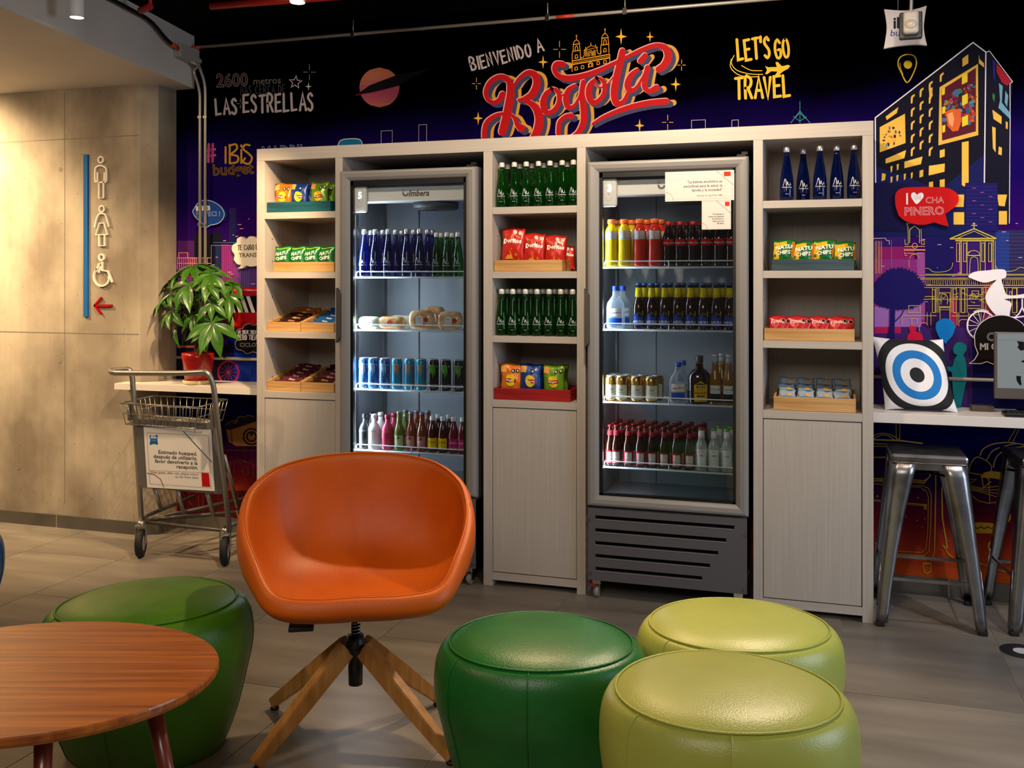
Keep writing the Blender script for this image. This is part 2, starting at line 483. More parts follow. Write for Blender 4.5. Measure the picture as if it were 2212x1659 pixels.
# floor tiles
FT = mat('grey_porcelain_tile', '#8f867a', .42, noise=((1.2, 7, 1), '#6b645b', .3, .7), bump=((6, 30, 6), .05))
GR = mat('grout', '#b9a88c', .8)
floor = struct('floor', box(-7.2, 3.8, -1.6, YW + .02, -.05, -.0032), GR)
XS = [.03 + .6125 * i for i in range(-12, 7)]
OFF = {-12: 0, -11: .6, -10: 0, -9: .6, -8: 0, -7: .6, -6: 0, -5: .6, -4: .6, -3: 0, -2: .6, -1: 0, 0: 0, 1: .6, 2: 0, 3: .6, 4: 0, 5: .6}
mesh_full = None
for i, x in zip(range(-12, 6), XS):
    for j in range(-4, 3):
        y0 = 3.82 + OFF[i] + j * 1.2; y1 = min(y0 + 1.2, YW + .01)
        if y0 > YW - .02 or y1 - y0 < .05: continue
        full = abs(y1 - y0 - 1.2) < 1e-6
        if full and mesh_full is not None: o = obj('floor_tile', mesh_full, None, floor); o.location = (x, y0, 0)
        else:
            o = obj('floor_tile', box(.0018, .6107, .0018, y1 - y0 - .0018, -.012, 0), FT, floor, local=True); o.location = (x, y0, 0)
            if full: mesh_full = o.data
        o['kind'] = 'structure'
# skirting tiles
SK = mat('skirting_tile', '#5b564e', .5, noise=((3, 3, 3), '#4a463f', .3, .7))
bb = struct('baseboard_left', box(-6.5, xc + .012, YC - .012, YC, 0, .075), SK)
k = 0
for X in [xc + .002 - .6 * i for i in range(1, 5)]:
    struct('skirting_joint', box(X - .0015, X + .0015, YC - .0125, YC - .011, 0, .075), GR, bb)
bm = nb(); q = [(xc + .012, YC - .012), (xr + .012, YC + .04), (xm + .012, YW), (xm, YW), (xr, YC + .05), (xc, YC)]
lo = [bm.verts.new((x, y, 0)) for x, y in q]; hi = [bm.verts.new((x, y, .075)) for x, y in q]
for i in range(6): bm.faces.new((lo[i], lo[(i + 1) % 6], hi[(i + 1) % 6], hi[i]))
bm.faces.new(hi); struct('baseboard_return', bm, SK)
bb = struct('baseboard_back', box(xm + .012, 3.4, YW - .012, YW - .0005, 0, .085), SK)
for X in (-3.42, -2.82, .52, 1.12): struct('skirting_joint', box(X - .0015, X + .0015, YW - .0125, YW - .011, 0, .085), GR, bb)

# ================================================================== MURAL PRINT (flat artwork of the wall)
Y1 = '#e0b028'; YG = '#c9a83a'; GOLD = '#d8a52c'; GREY = '#a49a9c'; WHT = '#efe9ea'


def mural(name, base=0): 
    a = Art(-1, base); a.nm = name; return a


def fin(a): return a.build(a.nm, onwall, wall, kind='structure')


def star4(a, x, y, r, col):
    P = []
    for k in range(16):
        t = 2 * pi * k / 16; q = {0: 1.0, 1: .38, 2: .24, 3: .38}[k % 4]
        P.append((x + r * .72 * q * sin(t), y - r * q * cos(t)))
    a.poly(P, col)


def cross(a, x, y, r, col, w=1.4):
    for dx, dy in ((0, -1), (0, 1), (-.75, 0), (.75, 0)):
        a.stroke([(x + dx * r * .3, y + dy * r * .3), (x + dx * r, y + dy * r)], w, col)


# -- distant towers of the skyline
a = mural('mural_skyline', .0002)
for x0, y0, x1, y1, c in ((384, 520, 432, 600, '#4c1a66'), (420, 505, 480, 600, '#0c0a1c'), (384, 548, 410, 640, '#6a2078'), (410, 556, 436, 640, '#7a2a80'), (476, 528, 512, 700, '#8a2072'),
                          (495, 450, 510, 530, '#141452'), (508, 540, 556, 650, '#7e2a84'), (462, 500, 478, 700, '#100c2a'), (466, 530, 476, 640, '#1c2a5c'), (520, 575, 556, 625, '#4c2c7c'),
                          (1889, 395, 1968, 560, '#0b0848'), (1889, 495, 1962, 600, '#2e0e66'), (1896, 533, 1975, 620, '#8c1462'), (1889, 560, 1998, 700, '#8a2a7c'), (1981, 545, 1998, 690, '#9a4a94'),
                          (1889, 662, 1990, 712, '#9c68b4'), (1998, 500, 2060, 620, '#150a5a'), (1889, 706, 2212, 900, '#3c1f66'), (2030, 620, 2050, 712, '#7c2a6c'), (2086, 396, 2154, 560, '#150f5c'),
                          (2154, 497, 2212, 612, '#2c2352'), (2086, 520, 2126, 600, '#33106a'), (2000, 600, 2212, 708, '#300c4e'), (2052, 640, 2066, 708, '#b01e5c'), (2126, 610, 2148, 708, '#a02a5a'), (2150, 500, 2180, 600, '#1f3582'),
                          (1889, 706, 1946, 720, '#b01456'), (2100, 720, 2212, 900, '#0a0a50')):
    a.rect(x0, y0, x1, y1, c)
R = random.Random(3)
for k in range(64):
    x, y = (R.uniform(1895, 2205), R.uniform(410, 700)) if k > 22 else (R.uniform(440, 550), R.uniform(455, 640))
    l = R.uniform(2, 9); a.stroke([(x, y), (x + l, y - l * .03)], 1.3, '#d9a8c8', caps=False)
for k in range(12): a.stroke([(2158, 505 + k * 8), (2212, 505.5 + k * 8)], .6, '#4a5aa0', caps=False)
for k in range(14): a.stroke([(2088, 404 + k * 9), (2153, 405 + k * 9)], .6, '#3c2c80', caps=False)
for k in range(13): a.stroke([(483 + 4.6 * k, 531), (483 + 4.6 * k, 640)], .8, '#6a6ab0', caps=False)
for k in range(15): a.stroke([(384 + 4.6 * k, 557), (384 + 4.6 * k, 582)], 1, '#d88a6a', caps=False)
a.stroke([(384, 557), (456, 557)], 1.6, '#d88a6a'); a.stroke([(384, 569), (456, 569)], 1.4, '#d88a6a'); a.stroke([(387, 556), (387, 546), (406, 546), (406, 556)], 1.4, '#d88a6a')
a.stroke([(457, 580), (457, 530), (556, 530)], 1.2, '#7a8a9a'); a.stroke([(461, 524), (512, 524)], 1, '#4a8a90')
for x0, y0, w, h in ((824, 283, 24, 60), (905, 270, 17, 80), (1581, 260, 14, 40), (1494, 260, 30, 50)):
    a.stroke([(x0, y0 + h), (x0, y0), (x0 + w, y0 - 1), (x0 + w, y0 + h)], 1.1, '#a8a0b8')
for P in ([(1728, 219), (1728, 266)], [(1728, 240), (1708, 266)], [(1728, 240), (1750, 266)], [(1716, 256), (1728, 244), (1740, 256)], [(1728, 262), (1714, 252)], [(1728, 262), (1742, 252)]): a.stroke(P, 1.2, '#2c8a80')
fin(a)

# -- planet with ring
a = mural('mural_planet', .0014)
for k in range(18):      # flat printed shading bands of the disc
    t0 = k / 18; yy0 = -43 + 86 * t0; yy1 = yy0 + 86 / 18 + .2
    c = ['#b0684a', '#b4684e', '#b06450', '#a65a52', '#9a4a56', '#963e5c', '#9c425a', '#a04c50', '#a4584c'][k // 2]
    x0 = math.sqrt(max(0, 43 ** 2 - yy0 ** 2)); x1 = math.sqrt(max(0, 43 ** 2 - min(43, yy1) ** 2))
    a.poly([(820 - x0, 189 + yy0), (820 + x0, 189 + yy0), (820 + x1, 189 + yy1), (820 - x1, 189 + yy1)], c)
a.poly([(768, 206), (800, 184), (858, 162), (930, 148), (890, 168), (860, 186), (810, 198)], '#050305')
a.stroke([(768, 206), (810, 199), (850, 190)], 1.4, '#7a1a22')
fin(a)

# -- 2600 metros
a = mural('mural_lettering', .0016)
a.text('2600', 468, 188, 40, '#7c6c6a', rot=.035, bold=.035, sx=.86); a.text('2600', 468, 188, 40, '#1a1416', rot=.035, bold=-.01, sx=.86)
a.text('metros', 547, 183, 21, '#6e6264', rot=.05, bold=.01)
a.hand('MAS CERCA DE', 520, 204, 18, '#55525a', 1.1, rot=.03, sx=.58, gap=.28)
a.hand('LAS', 468, 247, 33, '#b5a9ac', 5, rot=.04, sx=.62, gap=.28, seed=4); a.hand('ESTRELLAS', 527, 243, 37, '#b5a9ac', 5, rot=.035, sx=.58, gap=.26, seed=6)
P = []
for k in range(10): t = pi * k / 5 + .1; r = 14 if k % 2 == 0 else 6; P.append((639 + r * sin(t), 178 - r * cos(t)))
a.stroke(P, 2.2, '#b5a9ac', closed=True); star4(a, 667, 187, 10, '#c8bcc0'); cross(a, 669, 156, 17, '#8a8288'); cross(a, 520, 224, 10, '#8a8288')
# hashtag
a.hand('#', 446, 349, 38, '#b8488a', 5.5, rot=.05, sx=.85)
g = '#c8921e'
for P in ([(488, 318), (488, 352)], [(497, 313), (497, 352)], [(496, 315), (510, 312), (512, 322), (498, 334)], [(498, 334), (514, 338), (513, 350), (497, 353)], [(522, 324), (522, 352)], [(522, 314), (522, 317)],
          [(540, 314), (530, 313), (526, 322), (538, 332), (545, 342), (538, 354), (526, 350), (530, 342)]): a.stroke(cr(P, 4) if len(P) > 2 else P, 4.2, g)
a.text('budget', 460, 379, 34, '#8a6424', rot=.05, bold=.03, sx=.95); a.text('budget', 460, 379, 34, '#2a1c10', rot=.05, bold=-.01, sx=.95)
a.text('MADRIL', 566, 340, 34, '#8890c0', rot=.05, bold=.02, sx=.8); a.text('MADRIL', 566, 340, 34, '#0a0630', rot=.05, bold=-.015, sx=.8)
a.stroke(cr([(738, 340), (731, 320), (736, 304), (757, 300), (778, 302), (783, 316), (778, 340)], 5), 2, '#b8c8d0'); a.poly(cr([(738, 340), (732, 320), (737, 305), (757, 302), (777, 303), (781, 316), (777, 340)], 5), '#0c6a9c')
a.hand('BIENVENIDO', 1020, 152, 27, '#b3a6a8', 4.2, rot=.235, sx=.72, gap=.24, seed=9); a.hand('A', 1163, 112, 26, '#b3a6a8', 4.2, rot=.3, sx=.8)
g = '#d6b02e'
a.hand("LET'S", 1595, 131, 44, g, 6, rot=.09, sx=.5, gap=.22, seed=2, jit=.03); a.hand('GO', 1676, 126, 40, g, 5.5, rot=.1, sx=.56, gap=.22, seed=3)
a.hand('TRAVEL', 1590, 214, 45, g, 6.2, rot=.04, sx=.6, gap=.22, seed=5, jit=.03)
for P in ([(1586, 120), (1580, 136), (1592, 152), (1620, 160), (1648, 161)], [(1580, 128), (1578, 145), (1592, 160), (1612, 166), (1640, 166)], [(1602, 142), (1622, 152), (1646, 153)]): a.stroke(cr(P, 5), 1.8, g)
t = T(1540, 0, .3038)
a.poly(t((372, 470), (395, 480), (420, 478), (455, 478), (445, 445), (460, 440), (490, 472), (535, 462), (550, 470), (535, 490), (505, 505), (440, 556), (430, 552), (460, 510), (415, 508), (385, 530), (372, 526), (385, 500)), g)
# map pin
t = T(1540, 0, .3038)
a.stroke(cr(t((1382, 588), (1340, 520), (1316, 460), (1330, 410), (1380, 388), (1430, 400), (1447, 445), (1430, 510)), 6, closed=True), 2.6, g); a.disc(1961, 140, 9, g); a.stroke(cr(t((1330, 450), (1335, 490), (1352, 530)), 4), 1.3, g)
fin(a)

# -- cathedral above the name
t = T(980, 40, .2351); a = mural('mural_cathedral', .0030); g = '#c98a22'


def LN(P, w=1.5, closed=False): a.stroke(t(*P), w, g, closed=closed, caps=False)


for ox, oy in ((1130, 150), (1392, 92)):
    LN([(ox, oy), (ox, oy + 55)]); LN([(ox - 8, oy + 12), (ox + 8, oy + 10)])
    a.stroke(cr(t((ox - 30, oy + 90), (ox - 16, oy + 58), (ox, oy + 50), (ox + 16, oy + 56), (ox + 30, oy + 84)), 4), 1.5, g)
    LN([(ox - 34, oy + 92), (ox + 34, oy + 84)], 2); LN([(ox - 28, oy + 98), (ox - 32, oy + 150)]); LN([(ox + 28, oy + 92), (ox + 34, oy + 142)]); LN([(ox - 12, oy + 146), (ox - 10, oy + 112), (ox, oy + 102), (ox + 10, oy + 112), (ox + 12, oy + 142)])
    LN([(ox - 38, oy + 154), (ox + 38, oy + 144)], 2); LN([(ox - 38, oy + 158), (ox - 40, oy + 240)]); LN([(ox + 34, oy + 150), (ox + 36, oy + 228)]); LN([(ox - 12, oy + 218), (ox - 10, oy + 190), (ox, oy + 182), (ox + 10, oy + 190), (ox + 12, oy + 214)], closed=True)
a.stroke(cr(t((1166, 340), (1170, 358), (1185, 360), (1200, 345), (1202, 295)), 4), 1.5, g); a.stroke(cr(t((1318, 265), (1322, 310), (1340, 328), (1354, 318), (1358, 300)), 4), 1.5, g)
LN([(1200, 292), (1262, 250), (1324, 266), (1200, 296)]); LN([(1262, 222), (1262, 250)]); LN([(1215, 262), (1215, 286)]); LN([(1306, 240), (1306, 262)])
for x in (1214, 1226, 1290, 1302): LN([(x, 298 - (x - 1214) * .1), (x, 352 - (x - 1214) * .1)])
a.stroke(cr(t((1240, 350), (1240, 312), (1260, 298), (1280, 312), (1280, 342)), 4), 1.5, g); LN([(1252, 348), (1252, 318), (1262, 312), (1270, 318), (1270, 345)])
LN([(1090, 392), (1436, 330)], 2.2); LN([(1090, 425), (1436, 362)], 2.6); LN([(1092, 385), (1090, 490)]); LN([(1436, 330), (1436, 400)]); LN([(1090, 410), (1436, 346)], 1)
for x, y in ((1128, 462), (1186, 450), (1258, 432), (1330, 412), (1392, 402)): LN([(x - 12, y + 14), (x - 12, y - 10), (x, y - 18), (x + 12, y - 12), (x + 12, y + 10)], closed=True)
LN([(1240, 455), (1240, 420), (1258, 402), (1280, 412), (1280, 448)])
for x, y, r in ((1540, 168, 74), (1805, 170, 50), (824, 402, 62), (2042, 606, 66), (228, 918, 62), (1710, 985, 62)):
    q = t((x, y))[0]; star4(a, q[0], q[1], r * .2351, GOLD)
for x, y, r in ((975, 285, 76), (212, 600, 52), (2095, 430, 48), (1968, 955, 66)): q = t((x, y))[0]; cross(a, q[0], q[1], r * .2351, '#b8924a')
fin(a)

# -- the big script name
t = T(980, 40, .2351)
SC = [[(455, 700, 58), (425, 752, 50), (372, 775, 40), (322, 748, 40), (300, 680, 42), (335, 595, 44), (405, 545, 46), (470, 545, 52), (520, 590, 60), (528, 690, 72), (505, 830, 76), (478, 950, 76), (452, 1045, 70)],
      [(560, 620, 26), (610, 548, 32), (690, 500, 48), (755, 530, 66), (768, 610, 70), (725, 700, 66), (655, 742, 48), (600, 752, 24)],
      [(600, 752, 22), (680, 765, 42), (755, 820, 66), (792, 920, 78), (775, 1030, 78), (735, 1110, 70)],
      [(625, 1010, 74), (590, 975, 48), (555, 905, 34), (490, 878, 30), (400, 890, 36), (320, 945, 44), (290, 1010, 44), (285, 1095, 44)],
      [(905, 650, 30), (850, 700, 48), (826, 780, 58), (850, 860, 56), (905, 862, 44), (960, 800, 42), (975, 715, 40), (945, 660, 36), (905, 650, 30)], [(960, 720, 20), (1010, 705, 18), (1050, 690, 14)],
      [(1120, 618, 30), (1060, 660, 46), (1035, 740, 54), (1055, 815, 48), (1105, 810, 34), (1150, 740, 24), (1180, 650, 20)],
      [(1195, 585, 44), (1182, 700, 50), (1200, 850, 62), (1195, 960, 58), (1150, 1050, 50), (1090, 1095, 44)], [(1085, 898, 54), (1030, 905, 40), (975, 960, 40), (965, 1060, 40)],
      [(1320, 552, 30), (1262, 610, 52), (1245, 690, 60), (1270, 765, 56), (1325, 765, 44), (1380, 700, 42), (1390, 615, 40), (1365, 565, 34), (1320, 552, 30)], [(1300, 600, 16), (1350, 636, 16), (1420, 600, 14), (1470, 540, 12)],
      [(1556, 305, 60), (1530, 420, 62), (1495, 570, 66), (1478, 690, 66), (1500, 780, 62), (1560, 770, 44), (1600, 690, 30), (1620, 600, 18)],
      [(1005, 425, 56), (950, 425, 54), (930, 475, 44), (975, 535, 50), (1070, 552, 54), (1200, 530, 52), (1340, 480, 44), (1500, 405, 36), (1620, 345, 34), (1750, 285, 40), (1860, 252, 44), (1945, 275, 62), (1975, 350, 72), (1940, 430, 66), (1885, 470, 58)],
      [(1690, 475, 34), (1630, 530, 50), (1600, 610, 58), (1625, 665, 52), (1680, 640, 34), (1735, 550, 22), (1770, 470, 18)], [(1785, 455, 50), (1765, 550, 52), (1758, 630, 50), (1800, 670, 46), (1868, 640, 60)],
      [(1722, 395, 56), (1762, 345, 50)], [(1278, 970, 20), (1400, 900, 36), (1600, 825, 48), (1800, 780, 54), (1960, 765, 56)]]
a = mural('mural_lettering', .0046)
for dx, dy, dw, c in ((62, 10, 0, '#bd8c34'), (30, 24, 6, '#353a5c'), (14, 12, 4, '#353a5c'), (-6, -5, 6, '#d89494'), (0, 0, 0, '#a8060e')):
    for st in SC:
        P = [(x + dx, y + dy, w + dw) for x, y, w in cr(st, 6)]
        a.stroke(t(*P), 1, c)
fin(a)

# -- printed hotel tower with lit windows
t = T(1880, 80, .2532); a = mural('mural_tower', .0024)
a.poly(t((40, 690), (875, 48), (985, 130), (975, 1300), (975, 1700), (40, 1700)), '#04041c')
a.poly(t((985, 130), (1015, 120), (1213, 382), (1190, 700), (1185, 1600), (975, 1600)), '#05041e')
a.poly(t((40, 1100), (600, 1300), (975, 1000), (975, 1700), (40, 1700)), '#081250')
for P, w in (([(45, 1240), (42, 690), (875, 48), (985, 130), (972, 1240)], 2.6), ([(990, 130), (1015, 120), (1213, 382), (1190, 400), (1192, 700), (1185, 1590)], 1.6)): a.stroke(t(*P), w, '#e4e0e8')
y_ = '#e8b848'
t_ = t
a.poly(t((590, 430), (918, 230), (920, 838), (580, 925)), '#e6b24a')
a.poly(t((80, 770), (295, 655), (300, 905), (80, 985)), '#e8b84c'); 
for P in (((500, 1100), (635, 1080), (632, 1150), (497, 1182)), ((780, 900), (838, 888), (838, 1240), (800, 1278), (780, 1262)), ((785, 185), (835, 148), (835, 225), (785, 255)), ((130, 1040), (305, 965), (290, 1035), (130, 1080)),
          ((290, 1065), (445, 1020), (432, 1085), (290, 1120)), ((420, 1140), (452, 1132), (450, 1190), (418, 1200)), ((500, 1240), (535, 1232), (535, 1290), (500, 1290)), ((592, 1220), (634, 1212), (634, 1280), (592, 1280)),
          ((592, 968), (634, 955), (634, 1020), (592, 1032)), ((710, 1495), (800, 1495), (800, 1600), (710, 1600)), ((720, 1345), (800, 1345), (795, 1450), (720, 1450)), ((1095, 1485), (1165, 1485), (1165, 1600), (1095, 1600)),
          ((1080, 1345), (1165, 1345), (1145, 1445), (1095, 1440)), ((1040, 620), (1120, 680), (1118, 745), (1050, 700)), ((1038, 765), (1068, 775), (1068, 985), (1045, 950)), ((1155, 720), (1172, 728), (1170, 788), (1155, 780)),
          ((1095, 935), (1122, 945), (1120, 1010), (1090, 1000)), ((130, 680), (240, 598), (225, 650), (140, 710)), ((100, 1160), (132, 1170), (125, 1220), (95, 1230)), ((925, 150), (932, 190), (968, 225), (970, 262), (925, 225))):
    a.poly(t(*P), y_)
for cx_, ys, dy in ((345, (500, 0, 0), 0), ):
    pass
for px_, py_, n_ in ((345, 500, 6), (420, 445, 8), (498, 388, 8), (592, 315, 1)):
    for k in range(n_):
        yy = py_ + k * 112
        if yy > 1000 or (px_ == 345 and k > 4): continue
        a.poly(t((px_, yy + 20), (px_ + 8, yy + 2), (px_ + 34, yy - 14), (px_ + 32, yy + 6), (px_ + 18, yy + 16), (px_ + 14, yy + 66), (px_, yy + 70)), y_)
a.poly(t((500, 440), (530, 430), (528, 500), (505, 560)), y_)
for x, y in ((172, 1105), (225, 1088), (172, 1195), (222, 1182), (285, 1170), (345, 1160)): a.poly(t((x, y), (x + 18, y - 6), (x + 14, y + 40), (x + 2, y + 52)), y_)
# framed pictures on the tower: plain abstract patchwork
a.poly(t((605, 452), (900, 265), (900, 805), (612, 885)), '#571326')
R = random.Random(12); pal = ['#2c5a78', '#8a1f22', '#3f6e8c', '#b33a1c', '#204a3c', '#6a1230', '#d8552c', '#14243e', '#5a8aa0', '#a8702c', '#7a2a5a', '#2e7a5a']
for k in range(150):
    x = R.uniform(625, 885); y = R.uniform(470, 790) - (x - 625) * .45 + 40
    if not (455 - (x - 605) * .6 + 24 < y < 865 - (x - 612) * .27): continue
    if y > 770: continue
    rr_ = R.uniform(9, 30); q = t((x, y))[0]; a.disc(q[0], q[1], rr_ * .2532, R.choice(pal), ry=rr_ * .2532 * R.uniform(.4, 1), n=9, rot=R.uniform(0, 3))
a.poly(t((640, 640), (700, 612), (770, 620), (775, 720), (750, 800), (700, 808), (660, 760)), '#d8622c')
a.poly(t((655, 660), (700, 640), (715, 700), (700, 770), (672, 740)), '#f0a468')
for P in (((780, 330), (828, 304), (828, 385), (780, 408)), ((782, 505), (830, 480), (830, 565), (782, 588)), ((782, 685), (832, 665), (832, 748), (782, 768)), ((608, 450), (636, 434), (634, 490), (608, 500)), ((612, 600), (638, 590), (638, 650), (612, 660)), ((612, 758), (640, 750), (636, 812), (614, 818))): a.poly(t(*P), '#e8cc2c')
R = random.Random(5)
for k in range(26):
    q = t((R.uniform(105, 250), R.uniform(745, 915)))[0]; w_ = R.uniform(1.5, 5); h_ = R.uniform(2, 8); a.rect(q[0], q[1], q[0] + w_, q[1] + h_, R.choice(['#1f6a9c', '#0e1420', '#d8552c', '#3f8ab0', '#c02030', '#e8a848', '#101830']))
a.poly(t((1075, 225), (1205, 380), (1165, 420), (1120, 390), (1075, 300)), '#a8142c'); a.poly(t((1040, 195), (1065, 215), (1062, 400), (1045, 340)), '#14247a')
a.poly(t((1095, 395), (1128, 420), (1120, 560), (1190, 650), (1188, 700), (1090, 605), (1105, 540)), '#6aa0b8'); a.poly(t((1150, 460), (1175, 500), (1165, 600), (1145, 560)), '#6aa0b8'); a.poly(t((1042, 478), (1062, 500), (1055, 560), (1040, 520)), '#3c7a3c')
# dark blocks standing before it
for x0, y0, x1, y1, c in ((35, 1250, 330, 1660, '#08063c'), (810, 1245, 1085, 1660, '#140c5c')): q = t((x0, y0), (x1, y1)); a.rect(q[0][0], q[0][1], q[1][0], q[1][1], c)
for k in range(11): q = t((820, 1275 + k * 32), (1080, 1277 + k * 32)); a.stroke(q, .6, '#3c2c80', caps=False)
for k in range(9): q = t((870 + 70 * (k % 3), 1290 + k * 36))[0]; a.stroke([q, (q[0] + 7, q[1])], 1, '#c05a9c')
fin(a)

# -- gold line drawing of the church and plaza
t = T(1880, 480, .1501); a = mural('mural_church', .0052); g = '#c3ae4a'; g2 = '#e09a62'


def ln(P, w=1.3, c=None, cl=False): a.stroke(t(*P), w, c or g, closed=cl, caps=False)


for x in (70, 90, 115, 135, 160): ln([(x, 270), (x, 740)], 1.1, g2)
ln([(40, 235), (215, 232), (235, 265), (270, 265), (272, 320)], 1.3, '#c8b8c8'); ln([(303, 250), (303, 650)], .9, '#6a80c8')
ln([(540, 60), (545, 320)]); ln([(565, 300), (565, 110), (635, 55), (705, 110), (705, 300)], 1.6); ln([(728, 100), (735, 320)]); ln([(540, 60), (520, 20), (770, 20)]); ln([(495, 250), (500, 320), (540, 320)]); ln([(772, 240), (775, 320), (735, 320)])
q = t((638, 340))[0]; a.ring(q[0], q[1], 5.5, 1.4, g2); ln([(490, 350), (785, 350)], 1.6, g2); ln([(480, 400), (790, 400)], 3, g2); ln([(500, 450), (740, 450)], 1.2, g2); ln([(490, 430), (500, 480), (530, 480)], 1.2, g2)
a.stroke(cr(t((565, 520), (590, 475), (635, 462), (680, 475), (702, 520)), 4), 1.2, g2); ln([(555, 545), (555, 650)], 1.2, g2)
ln([(1140, 240), (1490, 95), (1810, 235)], 2.6); ln([(1230, 240), (1490, 130), (1720, 232)], 1.4); ln([(1140, 240), (1810, 236)], 3.2); ln([(1220, 268), (1780, 266)], 2.8); ln([(1490, 5), (1490, 90)], 1.8); ln([(1450, 48), (1535, 48)], 1.8); ln([(1470, 22), (1510, 22)], 1.6)
for x in (1240, 1340, 1600, 1700): ln([(x, 300), (x, 568), (x + 38, 568), (x + 38, 300)], 1.4, cl=True)
for x in (1290, 1310, 1390, 1580, 1650, 1750, 1770, 1795): ln([(x, 270), (x, 745)], 1.4)
a.stroke(cr(t((1400, 470), (1420, 425), (1480, 410), (1545, 425), (1575, 475)), 4), 1.5, g); ln([(1400, 480), (1575, 480)], 2)
a.stroke(cr(t((1425, 745), (1435, 560), (1450, 515), (1490, 500), (1530, 515), (1545, 560), (1550, 745)), 3), 1.4, g)
a.stroke(cr(t((790, 665), (840, 668), (900, 712), (1000, 718), (1110, 700), (1170, 650), (1182, 585)), 4), 1.3, g); a.stroke(cr(t((1800, 630), (1850, 700), (1960, 710), (2070, 695), (2150, 650), (2212, 665)), 4), 1.3, g)
for y, w in ((750, 1.6), (765, 1), (805, 1.6), (825, 1.2), (910, 1.6), (940, 1.6)): ln([(560 if y > 760 else 790, y), (2212, y)], w)
R = random.Random(8)
for k in range(46): x = 800 + k * 31; ln([(x, 835), (x + R.uniform(-8, 8), 870), (x + R.uniform(-6, 10), 905)], 1)
for x in (890, 940, 960, 985, 1160, 1185, 1235, 1290, 1310, 1355, 1390, 1600, 1620, 1660, 1960, 2040, 2110): ln([(x, 945), (x, 1300)], 1.3)
for x0, y0, x1, y1 in ((985, 1015, 1145, 1215), (1190, 960, 1235, 1300), (1310, 960, 1360, 1300), (890, 970, 930, 1300), (1460, 990, 1555, 1060), (2040, 950, 2100, 1300), (550, 1200, 715, 1300), (1000, 1230, 1140, 1400), (2000, 1000, 2030, 1200)): ln([(x0, y0), (x1, y0), (x1, y1), (x0, y1)], 1.3, cl=True)
a.stroke(cr(t((1015, 1180), (1015, 1060), (1060, 1030), (1105, 1070), (1105, 1180)), 3), 1.3, g)
for x0, x1, y in ((760, 1640, 1108), (990, 1140, 1225), (990, 1140, 1260), (455, 950, 1345), (1400, 1580, 1200), (1400, 1580, 1240), (1420, 1560, 1330), (1170, 1400, 1350), (780, 940, 1070)): ln([(x0, y), (x1, y)], 1.3)
for k in range(24): x = R.uniform(800, 1620); y = R.uniform(1020, 1140); ln([(x, y), (x + R.uniform(20, 60), y + R.uniform(-40, 40)), (x + R.uniform(50, 110), y + R.uniform(-20, 20))], 1.1)
for x in (815, 870, 1410, 1590, 1245, 1270): ln([(x, 1300), (x, 1480)], 1.2)
ln([(455, 1345), (455, 1480)], 1.1, g2); ln([(550, 1385), (675, 1385), (675, 1470)], 1.1, g2); ln([(598, 1385), (598, 1500)], 1.1, g2); a.stroke(cr(t((710, 1570), (700, 1500), (740, 1450), (800, 1450), (822, 1480)), 4), 1.3, g2)
ln([(1270, 1500), (1270, 1440), (1300, 1400), (1390, 1400)], 1.2, g2)
fin(a)

# -- tree silhouette, pink figure
a = mural('mural_tree', .0064); P = []
R = random.Random(4)
for k in range(90):
    th = 2 * pi * k / 90; rr_ = (1 + (.075 if k % 2 else -.03) + R.uniform(-.03, .03)) * (1.0 + .06 * sin(3 * th)); P.append((1942 + 57 * rr_ * cos(th), 626 + 44 * rr_ * sin(th)))
a.poly(P, '#170e5c'); a.stroke([(1928, 665, 12), (1927, 700, 11), (1922, 760, 18)], 1, '#170e5c'); a.stroke([(1933, 694, 2), (1946, 682, 2), (1953, 668, 2)], 1, '#170e5c')
a.poly(cr([(1962, 745), (1960, 725), (1966, 718), (1963, 708), (1970, 703), (1978, 707), (1978, 716), (1990, 720), (1994, 735), (1990, 750)], 4, closed=True), '#d0123c')
fin(a)

# -- printed blue band, truck and bicycle on the left
a = mural('mural_truck', .0064)
a.rect(384, 640, 420, 700, '#2a0e4a'); a.rect(384, 735, 470, 750, '#0a0612'); a.rect(384, 746, 440, 751, '#a85a3a'); a.rect(384, 751, 556, 850, '#0c0a2a')
a.rect(495, 620, 556, 640, '#a81230'); a.rect(440, 624, 470, 637, '#c01020'); a.rect(505, 622, 556, 640, '#c4122c'); a.rect(505, 626, 556, 627.4, '#e8d0d0'); a.rect(498, 639, 556, 675, '#0a0608')
for k in range(4): x = 503 + 14 * k; a.poly([(x, 675), (x + 8, 675), (x - 4, 640), (x - 12, 640)] if k else [(503, 675), (511, 675), (504, 655)], '#f2ecec')
a.rect(495, 675, 556, 712, '#c8141c'); a.rect(495, 712, 556, 832, '#0b2a8c'); a.rect(495, 700, 508, 832, '#08104a')
a.ring(495, 804, 22, 4, '#a01a4c', ry=24); 
for k in range(12): th = k * pi / 6; a.stroke([(495, 804), (495 + 20 * cos(th), 804 + 22 * sin(th))], .8, '#8a2a6a', caps=False)
fin(a)

